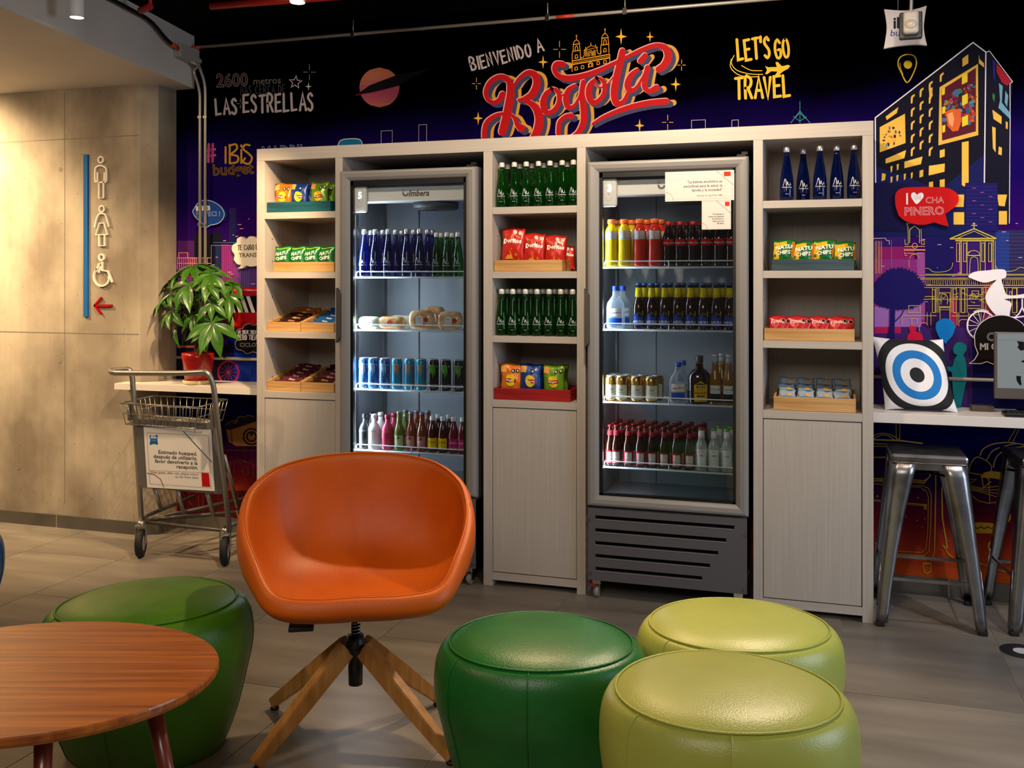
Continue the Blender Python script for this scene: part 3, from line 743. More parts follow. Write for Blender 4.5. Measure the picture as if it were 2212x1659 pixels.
# -- travel things drawn under the left bench
t = T(380, 820, .205); a = mural('mural_camera', .0024); b = '#8a5c2c'
a.poly(t((525, 480), (600, 430), (640, 440), (655, 400), (700, 385), (730, 400), (760, 375), (830, 390), (850, 440), (850, 700), (640, 700), (560, 655)), b)
a.poly(t((525, 480), (600, 430), (640, 440), (655, 400), (700, 385), (730, 400), (760, 375), (830, 390), (850, 440), (700, 490), (570, 530), (528, 520)), '#170d14')
for c_, r_ in (('#170d14', 92), (b, 74), ('#170d14', 58), (b, 40)): q = t((800, 600))[0]; a.disc(q[0], q[1], r_ * .205, c_)
q = t((800, 575))[0]; a.disc(q[0], q[1], 3, '#170d14')
a.stroke(cr(t((525, 480), (600, 430), (640, 440), (655, 400), (700, 385), (730, 400), (760, 375), (830, 390)), 3), 1.2, b); a.stroke(t((580, 500), (600, 690)), 1.4, '#170d14'); a.stroke(t((640, 420), (648, 450), (610, 460)), 1.2, b)
for P in ([(500, 740), (850, 748)], [(520, 862), (780, 870), (822, 910), (822, 1100)], [(620, 862), (640, 845), (700, 845), (750, 868)], [(580, 870), (580, 1100)], [(625, 870), (625, 1100)]): a.stroke(t(*P), 1.1, '#6a3a2a')
a.stroke(t((705, 925), (770, 928), (765, 1005), (705, 1000)), 1.2, '#6a3a2a', closed=True)
for P in ([(60, 1185), (180, 1330)], [(240, 1220), (250, 1400)], [(290, 1220), (290, 1400)], [(500, 1230), (560, 1380)]): a.stroke(t(*P), 1.2, '#8a3a22')
fin(a)
a = mural('mural_skirt_band', .0004); a.rect(384, 1060, 560, 1128, '#4c0c12'); fin(a)

# -- suitcase, backpack and snacks drawn under the right bench
t = T(1880, 900, .2411); a = mural('mural_suitcase', .0024); g = '#a8842c'


def l4(P, w=1.5, c=None, cl=False, sm=0): a.stroke(cr(t(*P), 4, cl) if sm else t(*P), w, c or g, closed=cl, caps=False)


l4([(0, 185), (60, 155), (140, 150), (220, 180), (262, 215)], sm=1); l4([(30, 195), (90, 165), (160, 170), (215, 210)], sm=1); l4([(230, 60), (232, 200)]); l4([(265, 60), (262, 210)])
l4([(0, 205), (250, 212), (470, 238)], 3); l4([(0, 238), (200, 248)]); l4([(0, 358), (140, 360), (140, 368), (0, 366)]); l4([(0, 262), (160, 268)])
for d_ in (0, 14, 24): l4([(0, 552 + d_), (300, 560 + d_), (480, 572 + d_), (530, 540), (545 - d_ * .6, 500), (545 - d_ * .6, 430)], 1.6 if d_ else 2.4)
l4([(0, 600), (300, 612), (470, 618), (520, 640), (545, 700), (540, 1000), (525, 1200), (480, 1245), (200, 1225), (0, 1210)], 1.6, sm=0); l4([(300, 625), (440, 630), (500, 660), (520, 720), (515, 1000), (500, 1180), (460, 1215), (200, 1200)], 1.3)
l4([(0, 742), (250, 765), (510, 790)], 2.2); l4([(0, 755), (250, 778), (500, 800)], 1.2); l4([(585, 430), (585, 700), (575, 1200), (550, 1290)], 2.4); l4([(485, 790), (500, 790), (500, 825), (485, 825)], 2.4, cl=True)
l4([(475, 1320), (545, 1320), (540, 1385), (510, 1405), (480, 1390)], 2.6, cl=True); l4([(470, 1310), (545, 1312)], 3); l4([(0, 1262), (180, 1270)], 2); l4([(655, 595), (640, 640), (645, 900), (690, 1180)], 3); l4([(690, 1180), (650, 1150), (700, 1230), (740, 1260)], 3)
for x, y, r_ in ((62, 712, 11), (425, 726, 10), (478, 660, 6), (318, 898, 7), (420, 928, 8), (487, 912, 7), (465, 988, 6), (22, 822, 5), (645, 1022, 6), (700, 1110, 7), (965, 1180, 6), (540, 845, 5)): q = t((x, y))[0]; a.disc(q[0], q[1], r_ * .2411, '#7a6a6a', n=10)
l4([(980, 350), (1010, 290), (1100, 245), (1240, 230), (1377, 250)], 2.2, sm=1); l4([(1040, 390), (1090, 310), (1160, 275)], 2.2, sm=1); l4([(1100, 455), (1130, 360), (1220, 295), (1377, 265)], 2.4, sm=1); l4([(1200, 265), (1300, 240), (1377, 250)], 2, sm=1)
l4([(880, 500), (900, 420), (960, 360), (1070, 420), (1085, 480)], 2, sm=1); l4([(880, 500), (1000, 520), (1060, 560), (1085, 480)], 2)
a.poly(t((985, 540), (1020, 500), (1080, 485), (1240, 505), (1240, 580), (1100, 550), (1000, 545)), g); l4([(870, 560), (950, 560), (900, 590), (870, 590)], 1.8); l4([(1000, 545), (1010, 635), (1080, 580)], 2.4)
for k in range(4): l4([(870, 610 + 14 * k), (1000, 640 + 12 * k), (1225, 610 + 46 * k)], 1.7)
l4([(880, 680), (960, 750), (1060, 775), (1225, 750)], 2); l4([(1060, 560), (1070, 770)], 2); l4([(1300, 110), (1235, 220)], 1.6); l4([(1330, 110), (1275, 225)], 1.6)
a.poly(cr(t((925, 950), (1110, 955), (1130, 975), (1120, 1040), (1090, 1045), (925, 1035)), 3, closed=True), '#b58c22'); l4([(930, 985), (960, 1000), (990, 985), (1020, 1000), (1050, 985), (1080, 1000), (1100, 988)], 2.2, '#3c1418', sm=1)
for x, y in ((1110, 1160), (1200, 895)): q = t((x, y))[0]; a.disc(q[0], q[1], 14.5, '#b58c22'); a.stroke(cr([(q[0] - 6, q[1] + 3), (q[0], q[1] + 6), (q[0] + 8, q[1] + 1)], 3), 1.8, '#5c1a1c'); a.stroke(cr([(q[0] - 4, q[1] - 3), (q[0], q[1] - 1), (q[0] + 5, q[1] - 5)], 3), 1.5, '#5c1a1c')
l4([(945, 1300), (1130, 1365), (1377, 1440)], 3.4); a.poly(t((912, 850), (932, 890), (915, 900)), '#b58c22')
fin(a)


# ================================================================== RAISED BOARDS ON THE MURAL
def plate(pts, Y, th, m, name='board', parent=None, edge=None):
    """solid cut-out board: front face at Y, thickness th behind it"""
    P = [onY(x, y, Y) for x, y in pts]; me = bpy.data.meshes.new(name); n = len(P)
    tri = tessellate_polygon([[Vector((p.x, p.z, 0)) for p in P]])
    v = [(p.x, Y, p.z) for p in P] + [(p.x, Y + th, p.z) for p in P]
    f = [tuple(t) for t in tri] + [tuple(i + n for i in reversed(t)) for t in tri] + [(i, (i + 1) % n, (i + 1) % n + n, i + n) for i in range(n)]
    me.from_pydata(v, [], f); me.materials.append(m)
    if edge: me.materials.append(edge); [setattr(p, 'material_index', 1) for p in list(me.polygons)[len(tri) * 2:]]
    bm = bmesh.new(); bm.from_mesh(me); bmesh.ops.recalc_face_normals(bm, faces=bm.faces); bm.to_mesh(me); bm.free(); me.update()
    o = bpy.data.objects.new(name, me); COL.objects.link(o)
    if parent is not None: o.parent = parent
    return o


def onboard(Y):
    def f(u, v, h): p = onY(u, v, Y); return (p.x, Y - .0006 - h, p.z)
    return f


YB = YW - .028


def bubble(name, label, pts, m, art, edge=None, Y=YB, rim=None, th=None):
    o = plate(pts, Y, th or YW - Y + .001, m, name, edge=edge); tag(o, label, 'sign')
    a = Art(-1, 0, 3e-5)
    if rim: a.stroke(pts, rim[1], rim[0], closed=True, caps=False)
    art(a)
    if a.v: a.build('lettering', onboard(Y), o)
    return o


# red heart sign
t = T(1880, 80, .2532)
P = cr(t((215, 1440), (215, 1340), (270, 1290), (400, 1280), (560, 1280), (680, 1295), (750, 1350), (745, 1420), (690, 1475), (640, 1510)), 4) + t((668, 1618), (600, 1600), (545, 1580)) + cr(t((480, 1600), (400, 1600), (300, 1570), (240, 1520)), 4)


def f(a):
    a.text('I', 1956, 441, 34, '#efe6e6', bold=.02, sx=.8); a.text('CHA', 1999, 439, 19, '#e8c8c8', bold=.01, rot=.02); a.text('CHA', 1999, 439, 19, '#c01a1a', bold=-.014, rot=.02)
    a.text('PINERO', 1953, 465, 25, '#e8c8c8', bold=.02, rot=.02, sx=1.0); a.text('PINERO', 1953, 465, 25, '#c01a1a', bold=-.008, rot=.02, sx=1.0)
    H = [(1980, 441), (1972, 432), (1968, 424), (1970, 417), (1976, 416), (1981, 421), (1986, 417), (1993, 417), (1995, 424), (1990, 432)]; a.poly(cr(H, 3, True), '#f4eeee')
    for k in range(5): a.stroke([(1974 + 3.6 * k, 422), (1977 + 3 * k, 431)], .7, '#c01a1a')


bubble('speech_bubble_sign', 'red raised speech bubble sign with a white heart, on the printed tower', P, ink('#c80d10'), f)
# white cloud (left)
P = cr([(556, 516), (548, 511), (538, 511), (531, 517), (522, 511), (512, 516), (511, 524), (502, 530), (501, 541), (507, 551), (505, 560), (512, 570), (521, 572)], 3) + [(518, 577), (513, 580), (524, 580), (532, 573)] + cr([(532, 573), (541, 576), (556, 574)], 3)


def f(a):
    a.hand('TE CAIGO EN', 514, 540, 10.5, '#3a2c28', 1.5, rot=.02, sx=.6, jit=.03, gap=.25); a.text('TRANSMI', 516, 556, 13, '#8a7468', bold=.02, rot=.03, sx=.95); a.text('TRANSMI', 516, 556, 13, '#5a4840', bold=-.01, rot=.03, sx=.95)


bubble('speech_bubble_sign', 'white raised cloud-shaped sign beside the shelving above the red band', P, ink('#f4ead6'), f)
# black cloud (left)
P = cr([(556, 700), (546, 703), (540, 699), (528, 703), (524, 710), (513, 712), (510, 722), (513, 732), (508, 742), (512, 754), (524, 757), (534, 764), (546, 760), (556, 763)], 3)


def f(a):
    a.hand('NO TIENE TREN', 514, 721, 7.2, WHT, 1.3, sx=.62, gap=.22, jit=.03); a.hand('PERO TIENE', 514, 734, 10.5, WHT, 1.7, sx=.62, gap=.24, jit=.02); a.text('CICLOVIA', 518, 749, 12.5, '#c8c0bc', bold=.01, sx=.95); a.text('CICLOVIA', 518, 749, 12.5, '#2a2624', bold=-.018, sx=.95)


bubble('speech_bubble_sign', 'black raised cloud sign with white letters above the blue band', P, ink('#0c0a0c'), f, rim=('#b8a8a8', .9))
# blue oval
t = T(380, 400, .1809)
P = cr(t((245, 235), (300, 190), (390, 182), (480, 215), (550, 275), (578, 350), (545, 425), (480, 465), (412, 475)), 4) + t((380, 500), (300, 500), (345, 480), (300, 445)) + cr(t((270, 415), (225, 370), (200, 310)), 4)


def f(a):
    a.hand('UN TINTICO', 424, 455, 9.5, WHT, 1.5, sx=.5, gap=.2, jit=.02, rot=.03); a.text('MI VECI !', 424, 467.5, 14.5, '#a8b8e0', bold=.015, sx=.92, rot=.02); a.text('MI VECI !', 424, 467.5, 14.5, '#0f3f92', bold=-.018, sx=.92, rot=.02)


bubble('speech_bubble_sign', 'blue raised oval speech bubble sign behind the vertical conduits', P, ink('#0f3f92'), f, rim=('#b8c0dc', 1.5))
# black round bubble behind the monitor
t = T(2040, 560, .2169)
P = cr(t((300, 780), (310, 720), (360, 640), (440, 585), (540, 558), (640, 565), (740, 610), (793, 660), (850, 760), (850, 900), (800, 1000), (700, 1050)), 4) + t((560, 1060), (500, 1050), (425, 1020), (360, 1040), (250, 1038), (300, 1000), (335, 940), (305, 860))


def f(a):
    a.text('C A', 2131, 736, 25, '#9a9490', bold=.03); a.text('C A', 2131, 736, 25, '#16110f', bold=-.012); a.text('MI CASA', 2116, 755, 19, '#a8a29e', bold=.04)


bubble('speech_bubble_sign', 'black round speech bubble sign partly hidden by the monitor', P, ink('#16110f', .35), f, rim=('#e0d8d8', 1.6), Y=YW - .048, th=.02)
# white cyclist
t = T(2040, 560, .2169)
P = cr(t((240, 175), (270, 140), (330, 120), (440, 110), (520, 100), (590, 102), (612, 118), (618, 150), (606, 185), (570, 200), (580, 250), (600, 310), (620, 350), (680, 362), (760, 352), (850, 340), (850, 385), (760, 388), (640, 392), (600, 400), (650, 420),
            (668, 450), (655, 520), (640, 575), (560, 575), (520, 560), (470, 510), (425, 440), (410, 380), (430, 320), (470, 260), (520, 205), (450, 225), (390, 232), (330, 215), (280, 195)), 3, True)
o = plate(P, YW - .020, .018, ink('#f6eef0'), 'cyclist_cutout'); tag(o, 'white cut-out of a long-haired cyclist above the black round sign', 'decoration')
a = Art(-1, 0, 3e-5); q = t((370, 660))[0]
a.ring(q[0], q[1], 31, 3, '#f4ecf0', ry=31); a.ring(q[0], q[1], 34, 1.6, '#f4ecf0', a0=-2.1, a1=-1.1)
for k in range(14): th = k * 2 * pi / 14; a.stroke([(q[0] + 4 * cos(th), q[1] + 4 * sin(th)), (q[0] + 30 * cos(th), q[1] + 30 * sin(th))], 1.1, '#f4ecf0', caps=False)
for p_ in ([(775, 400), (775, 480), (745, 540), (700, 580)], [(775, 480), (800, 530), (850, 600)], [(700, 580), (850, 560)], [(650, 575), (720, 580)]): a.stroke(t(*p_), 3, '#f4ecf0')
a.build('bicycle', onboard(YW - .016), o)
# blue balloon, teal child
P = cr([(2042, 742), (2030, 730), (2022, 712), (2023, 698), (2033, 690), (2044, 688), (2057, 694), (2063, 707), (2058, 724), (2048, 736), (2044, 741)], 4, True)
o = plate(P, YW - .03, .028, ink('#0878c4'), 'balloon_cutout'); tag(o, 'blue round balloon cut-out on the mural above the target cushion', 'decoration')
P = cr(t((95, 870), (120, 838), (165, 828), (210, 850), (222, 890), (205, 930), (190, 950), (205, 990), (220, 1060), (222, 1180), (200, 1300), (165, 1470), (150, 1480), (120, 1480), (85, 1300), (75, 1130), (45, 1120), (25, 1070), (60, 1075), (85, 1060),
          (100, 1000), (125, 965), (120, 948), (100, 940), (88, 905)), 3, True)
o = plate(P, YW - .03, .028, ink('#0f6f78'), 'child_cutout'); tag(o, 'teal silhouette cut-out of a standing child between cushion and monitor', 'decoration')

# ================================================================== TOILET SIGNS ON THE CONCRETE
o = obj('blue_strip', box(onY(183, 600, YC).x, onY(192, 600, YC).x, YC - .012, YC, onY(187, 684, YC).z, onY(187, 334, YC).z), ink('#1c5c9c'), None); tag(o, 'long thin blue vertical strip on the concrete wall', 'sign')


def solidstroke(name, label, strokes, r, col, Y, offs=0):
    bm = nb()
    for P, cl in strokes:
        Q = [onY(x, y, Y) for x, y in P]; n = len(Q); vs = []
        for i in range(n):
            a_ = Q[(i - 1) % n] if (cl or i) else Q[i]; b_ = Q[(i + 1) % n] if (cl or i < n - 1) else Q[i]
            d_ = (b_ - a_).normalized(); nn = Vector((-d_.z, 0, d_.x)) * r
            vs.append([bm.verts.new(p) for p in (Q[i] + nn, Q[i] - nn, Q[i] - nn + Vector((0, .014, 0)), Q[i] + nn + Vector((0, .014, 0)))])
        for i in range(n if cl else n - 1):
            A, B = vs[i], vs[(i + 1) % n]
            for k in range(4): bm.faces.new((A[k], A[(k + 1) % 4], B[(k + 1) % 4], B[k]))
        if not cl: bm.faces.new(vs[0]); bm.faces.new(list(reversed(vs[-1])))
    return tag(obj(name, bm, ink(col, .4), None), label, 'sign')


def circ(x, y, rx, ry, n=16): return [(x + rx * cos(2 * pi * k / n), y + ry * sin(2 * pi * k / n)) for k in range(n)]


YS = YC - .014
solidstroke('man_pictogram', 'white outline pictogram of a man, topmost on the concrete', [(circ(217, 345, 5.5, 6.5), True), (cr([(208, 391), (205, 391), (205, 366), (210, 359), (218, 358), (226, 361), (229, 368), (229, 391), (225, 391)], 3), False), ([(210, 372), (210, 394), (213, 394), (213, 428), (223, 428), (223, 394), (225, 392), (225, 372)], False), ([(210, 394), (226, 394)], False)], .0042, '#efe6d4', YS)
solidstroke('woman_pictogram', 'white outline pictogram of a woman, second on the concrete', [(circ(219, 451, 5.5, 6.5), True), (cr([(203, 491), (208, 472), (213, 463), (220, 461), (227, 464), (231, 476), (234, 490)], 3), False), ([(214, 482), (224, 482), (231, 507), (206, 507)], True), ([(213, 508), (213, 531), (225, 531), (225, 508)], False)], .0042, '#efe6d4', YS)
solidstroke('wheelchair_pictogram', 'white outline pictogram of a wheelchair user on the concrete', [(circ(218, 556, 5.5, 6.5), True), (cr([(209, 580), (202, 592), (203, 606), (213, 617), (226, 616), (234, 606), (233, 597)], 4), False), ([(206, 587), (213, 570), (220, 566), (219, 584), (232, 586), (241, 610)], False), ([(212, 589), (217, 576)], False)], .0042, '#efe6d4', YS)
o = solidstroke('arrow', 'red arrow pointing left below the wheelchair pictogram', [([(203, 660), (240, 660)], False), ([(218, 643), (203, 660), (217, 678)], False)], .0065, '#9c1010', YS)

# ================================================================== SHELVING
PX = dict(a=(-2.916, -2.870), b=(-2.451, -2.409), c=(-1.638, -1.592), d=(-1.165, -1.122), e=(-.344, -.302), f=(.121, .167))
SH = [(1.857, 1.823), (1.542, 1.509), (1.227, 1.195), (.913, .878)]
YBK = YW - .02
sh = thing('display_shelving', 'pale wood-grain shelving run with three open bays around two drink coolers', 'shelving', (-1.37, 4.86, 0))
obj('top_board', box(PX['a'][0], PX['f'][1], YF, YBK, 2.132, 2.196, bev=.0015), LAMH, sh)
for k, (x0, x1) in PX.items(): obj('upright_panel', box(x0, x1, YF, YBK, 0, 2.132, bev=.0015), LAM, sh)
for i, (p, q) in enumerate((('a', 'b'), ('c', 'd'), ('e', 'f'))):
    x0, x1 = PX[p][1], PX[q][0]
    obj('back_panel', box(x0, x1, YBK - .016, YBK, .066, 2.132), LAM, sh)
    for j, (z1, z0) in enumerate(SH): obj('shelf_board', box(x0 + .0005, x1 - .0005, YF + (.001 if j < 3 else .0), YBK - .016, z0, z1, bev=.001), LAMH, sh)
    obj('cabinet_door', box(x0 + .003, x1 - .003, YF + .004, YF + .022, .071, .874, bev=.001), LAM, sh)
    obj('plinth_rail', box(x0, x1, YF + .0, YF + .02, .03, .066, bev=.001), LAMH, sh)
    obj('cabinet_floor', box(x0, x1, YF + .02, YBK - .016, .045, .063), LAMH, sh)
    bm = nb()
    for z in (1.72, 1.60, 1.41, 1.29, 1.09, .98):
        for xx, s_ in ((x0, 1), (x1, -1)):
            for yy in (YF + .08, YF + .36):
                r = bmesh.ops.create_cone(bm, cap_ends=True, segments=8, radius1=.0035, radius2=.0035, depth=.001)
                bmesh.ops.rotate(bm, verts=r['verts'], matrix=Matrix.Rotation(pi / 2, 3, 'Y')); bmesh.ops.translate(bm, verts=r['verts'], vec=(xx + s_ * .0006, yy, z))
    obj('shelf_pin_holes', bm, BLACK, sh)['kind'] = 'stuff'


# ================================================================== DRINK COOLERS
def cooler(label, x0, x1, yd, shelves, handle_z, strip_power, led_n, bright, label_txt, digit):
    """x0..x1 door front at y=yd"""
    f = thing('drink_cooler', label, 'cooler', ((x0 + x1) / 2, yd + .3, 0))
    bx0, bx1, y0, y1 = x0 + .012, x1 - .008, yd + .045, YW - .045
    ix0, ix1, iy1 = bx0 + .038, bx1 - .030, y1 - .06
    bm = nb()   # cabinet shell: sides, top, back, floor of the chilled space
    bx(bm, bx0, ix0, y0, y1, .42, 2.06); bx(bm, ix1, bx1, y0, y1, .42, 2.06); bx(bm, ix0, ix1, y0, y1, 2.0, 2.06); bx(bm, ix0, ix1, iy1, y1, .09, 2.0); bx(bm, ix0, ix1, y0, iy1, .42, .47)
    obj('cabinet_shell', bm, FRIDGED, f)
    bm = nb(); w = .003
    bx(bm, ix0, ix0 + w, y0, iy1, .47, 2.0); bx(bm, ix1 - w, ix1, y0, iy1, .47, 2.0); bx(bm, ix0, ix1, iy1 - w, iy1, .47, 2.0); bx(bm, ix0, ix1, y0, iy1, .47, .473); bx(bm, ix0, ix1, y0, iy1, 1.99, 1.993)
    bx(bm, ix0 + .16, ix0 + .20, iy1 - .012, iy1 - w, .47, 1.95, )
    obj('lining', bm, FRIN, f)
    # compressor box and slotted grille
    obj('compressor_housing', box(bx0 + .02, bx1 - .02, y0 + .03, y1, .09, .42), BLACK, f)
    gy = yd + .012; S_ = 5; zt, zb = .428, .088; H = .017; P_ = (zt - zb - .03) / 5
    bm = nb(); GX0, GX1 = x0 + .002, x1 - .006; zs = []
    for k in range(5):
        zc_ = .385 - k * .0605; zs.append((zc_ + H / 2, zc_ - H / 2, GX0 + .035, GX1 - .055 - k * .036))
    edges = [zt] + [z for q in zs for z in q[:2]] + [zb]
    for k in range(6): bx(bm, GX0, GX1, gy, gy + .012, edges[2 * k + 1] if k < 5 else zb, edges[2 * k] if k else zt)
    for (z1, z0, a0, a1) in zs: bx(bm, GX0, a0, gy, gy + .012, z0, z1); bx(bm, a1, GX1, gy, gy + .012, z0, z1)
    g_ = obj('grille_panel', bm, FRIDGED, f)
    for (z1, z0, a0, a1) in zs: obj('slot_lip', box(a0, a1, gy - .002, gy + .002, z0 - .003, z0 - .0005), FRIDGEG, g_)
    for xx, zz in ((GX0 + .006, .37), (GX1 - .006, .355), (GX1 - .01, .11), (GX0 + .012, .12)):
        bm = nb(); bmesh.ops.create_cone(bm, cap_ends=True, segments=12, radius1=.006, radius2=.005, depth=.006); bmesh.ops.rotate(bm, verts=bm.verts, matrix=Matrix.Rotation(pi / 2, 3, 'X')); bmesh.ops.translate(bm, verts=bm.verts, vec=(xx, gy - .003, zz)); obj('screw', bm, STEEL, g_)
    # casters
    for cxx, cyy in ((x0 + .04, yd + .045), (x1 - .045, yd + .045), (x0 + .05, y1 - .06), (x1 - .05, y1 - .06)):
        bm = nb(); r = bmesh.ops.create_cone(bm, cap_ends=True, segments=20, radius1=.028, radius2=.028, depth=.02)
        bmesh.ops.rotate(bm, verts=bm.verts, matrix=Matrix.Rotation(pi / 2, 3, 'Y')); bmesh.ops.bevel(bm, geom=[e for e in bm.edges if e.calc_face_angle(0) > 1], offset=.004, segments=2, affect='EDGES')
        bmesh.ops.translate(bm, verts=bm.verts, vec=(cxx, cyy, .028)); c_ = obj('caster', bm, mat('grey_rubber', '#8f8e8a', .6), f, smooth=False)
        bm = nb(); bx(bm, cxx - .016, cxx - .012, cyy - .016, cyy + .016, .022, .072); bx(bm, cxx + .012, cxx + .016, cyy - .016, cyy + .016, .022, .072); bx(bm, cxx - .02, cxx + .02, cyy - .02, cyy + .02, .066, .09)
        obj('fork', bm, CHROME, c_); obj('brake_lever', bx(nb(), cxx - .03, cxx - .002, cyy - .03, cyy - .012, .058, .064), ink('#b3201c'), c_)
    # door frame (mitred, rounded)
    gx0, gx1, gz0, gz1 = x0 + .055, x1 - .058, .488, 2.0; zb_, zt_ = .438, 2.056
    prof = [(0, .045), (0, .012), (.006, .003), (.016, 0), (.036, .003), (.05, .012), (.055, .018), (.055, .045)]
    bm = nb(); rings = []
    for (cx_, cz_, ux, uz) in ((x0, zb_, 1, 1), (x1, zb_, -1, 1), (x1, zt_, -1, -1), (x0, zt_, 1, -1)):
        rings.append([bm.verts.new((cx_ + ux * u, yd + v, cz_ + uz * u * (.05 / .055))) for u, v in prof])
    for i in range(4):
        A, B = rings[i], rings[(i + 1) % 4]
        for k in range(len(prof)): bm.faces.new((A[k], A[(k + 1) % len(prof)], B[(k + 1) % len(prof)], B[k]))
    dr = obj('door', bm, FRIDGEG, f)
    bm = nb()
    for q in ((gx0 - .004, gx0 + .016, gz0 - .004, gz1 + .004), (gx1 - .010, gx1 + .004, gz0 - .004, gz1 + .004), (gx0, gx1, gz0 - .004, gz0 + .012), (gx0, gx1, gz1 - .018, gz1 + .004)): bx(bm, q[0], q[1], yd + .018, yd + .04, q[2], q[3])
    obj('black_gasket', bm, BLACK, dr)
    obj('glass_pane', box(gx0 + .001, gx1 - .001, yd + .0195, yd + .0225, gz0, gz1), GLASS, dr)
    # recessed pull handle on the left stile
    hz0, hz1 = handle_z; bm = nb(); q = [(x0 - .010, hz0), (x0 + .014, hz0 + .03), (x0 + .014, hz1 - .03), (x0 - .010, hz1)]
    a_ = [bm.verts.new((x, yd - .014, z)) for x, z in q]; b_ = [bm.verts.new((x, yd + .012, z)) for x, z in q]
    bm.faces.new(a_); bm.faces.new(list(reversed(b_)))
    for i in range(4): bm.faces.new((a_[i], b_[i], b_[(i + 1) % 4], a_[(i + 1) % 4]))
    obj('door_handle', bm, mat('brown_grey_handle', '#4f4a46', .5), dr)
    bm = nb(); bx(bm, x1 - .05, x1 - .012, yd + .01, yd + .06, 2.056, 2.066); bx(bm, x1 - .03, x1 - .005, yd + .02, yd + .05, 2.066, 2.078); obj('top_hinge', bm, BLACKM, f)
    # header with lamp cover and maker's lettering
    hy = y0 + .02
    obj('header_panel', box(ix0 + .003, ix1 - .003, hy, hy + .12, 1.90, 1.972, bev=.004), WHITEP, f)
    hb = obj('thermostat_cover', box(ix0 + .008, ix0 + .085, hy - .028, hy - .001, 1.845, 1.98, bev=.012), WHITEP, f)
    a = Art(1, 0, 3e-5); a.stroke(cr([(0, .008), (0, .05), (.012, .064), (.032, .062), (.042, .04), (.04, .006), (.03, -.03), (.012, -.03), (.002, -.02)], 3, True), .0012, '#b8b4ae', closed=True); a.ring(.02, .0, .004, .0012, '#888480')
    a.text(digit, .013, .012, .046, mat('display_glow', '#ffffff', .4, emit=('#eaf4ff', 3)), bold=.03)
    a.build('cover_outline', lambda u, v, h: (ix0 + .026 + u, hy - .0285 - h, 1.905 + v), hb)
    a = Art(1, 0, 3e-5)
    a.text(label_txt, .022, -.014, .043, '#57524e', bold=.025, shear=.25, sx=.92); a.ring(.006, .004, .014, .009, '#77716c', a0=2.9, a1=6.3)
    for k in range(9): a.disc(-.012 + .004 * (k % 4) + .002 * (k // 4), .012 + .006 * (k // 4), .0016, '#77716c', n=8)
    a.build('maker_lettering', lambda u, v, h: ((x0 + x1) / 2 - .035 + u, hy - .0006 - h, 1.938 + v), f)
    a = Art(1, 0, 3e-5); a.text(label_txt, 0, 0, .018, '#6a7076', bold=.01, shear=.25); a.build('glass_lettering', lambda u, v, h: (gx0 + .034 + u, yd + .019 - h, gz1 - .235 + v), dr)
    # fan guard below the header
    bm = nb(); cx_, cy_ = (ix0 + ix1) / 2 + .08, y0 + .14
    for r_ in (.03, .05, .07, .09, .11): tube(bm, [(cx_ + r_ * cos(2 * pi * k / 24), cy_ + r_ * .8 * sin(2 * pi * k / 24), 1.862) for k in range(24)], .0018, 5, closed=True)
    for k in range(14): th = 2 * pi * k / 14; tube(bm, [(cx_ + .02 * cos(th), cy_ + .016 * sin(th), 1.862), (cx_ + .115 * cos(th), cy_ + .092 * sin(th), 1.862)], .0018, 4)
    obj('fan_guard', bm, mat('grey_fan_plastic', '#5c6066', .5), f)
    bm = nb(); lathe(bm, [(.12, 1.866), (.12, 1.9)], 24, 1, .8, cx_, cy_); obj('fan_housing', bm, mat('grey_fan_plastic2', '#3c4046', .5), f)
    # shelf standards
    bm = nb()
    for xx in (ix0 + .006, ix1 - .006):
        for yy in (y0 + .05, iy1 - .05): bx(bm, xx - .003, xx + .003, yy - .008, yy + .008, .5, 1.84)
    obj('shelf_standard', bm, STEEL, f)
    # led strip
    sx_ = ix0 + .009; sy_ = yd + .052
    ls = obj('led_strip', box(sx_ - .005, sx_ + .005, sy_, sy_ + .006, .52, 1.83), WHITEP, f)
    bm = nb()
    for k in range(led_n): z = .54 + 1.27 * k / (led_n - 1); bmesh.ops.create_icosphere(bm, subdivisions=1, radius=.0024, matrix=Matrix.Translation((sx_ + .003, sy_ - .002, z)))
    obj('led_dots', bm, mat('led%d' % bright, '#ffffff', .5, emit=('#e6f2ff', bright)), ls)['kind'] = 'stuff'
    light('AREA', 'cooler_led', (sx_ + .008, sy_ + .01, 1.18), (ix1 - .1, sy_ + .10, 1.18), strip_power, (.74, .88, 1), .02, sy=1.3)
    # wire shelves
    for z in shelves:
        s_ = obj('wire_shelf', None or tube(nb(), [(ix0 + .008, y0 + .02, z - .004), (ix1 - .008, y0 + .02, z - .004)], .0042, 8), WIRE, f)
        bm = nb(); tube(bm, [(ix0 + .012, y0 + .30, z - .004), (ix1 - .012, y0 + .30, z - .004)], .003, 6); tube(bm, [(ix0 + .012, y0 + .02, z - .004), (ix0 + .012, y0 + .31, z - .004)], .003, 6); tube(bm, [(ix1 - .012, y0 + .02, z - .004), (ix1 - .012, y0 + .31, z - .004)], .003, 6)
        nw = 40
        for k in range(nw): xx = ix0 + .02 + (ix1 - ix0 - .04) * k / (nw - 1); bx(bm, xx - .001, xx + .001, y0 + .017, y0 + .31, z - .0035, z - .0008)
        obj('wires', bm, WIRE, s_)['kind'] = 'stuff'
        bm = nb(); yy = y0 + .012
        tube(bm, arc([(ix0 + .022, yy, z - .004), (ix0 + .022, yy, z + .026), (ix1 - .006, yy, z + .026), (ix1 - .006, yy, z - .004)], .012, 4), .0028, 8)
        tube(bm, [((ix0 + ix1) / 2, yy, z - .004), ((ix0 + ix1) / 2, yy, z + .026)], .0028, 8)
        obj('front_rail', bm, WIRE, s_)
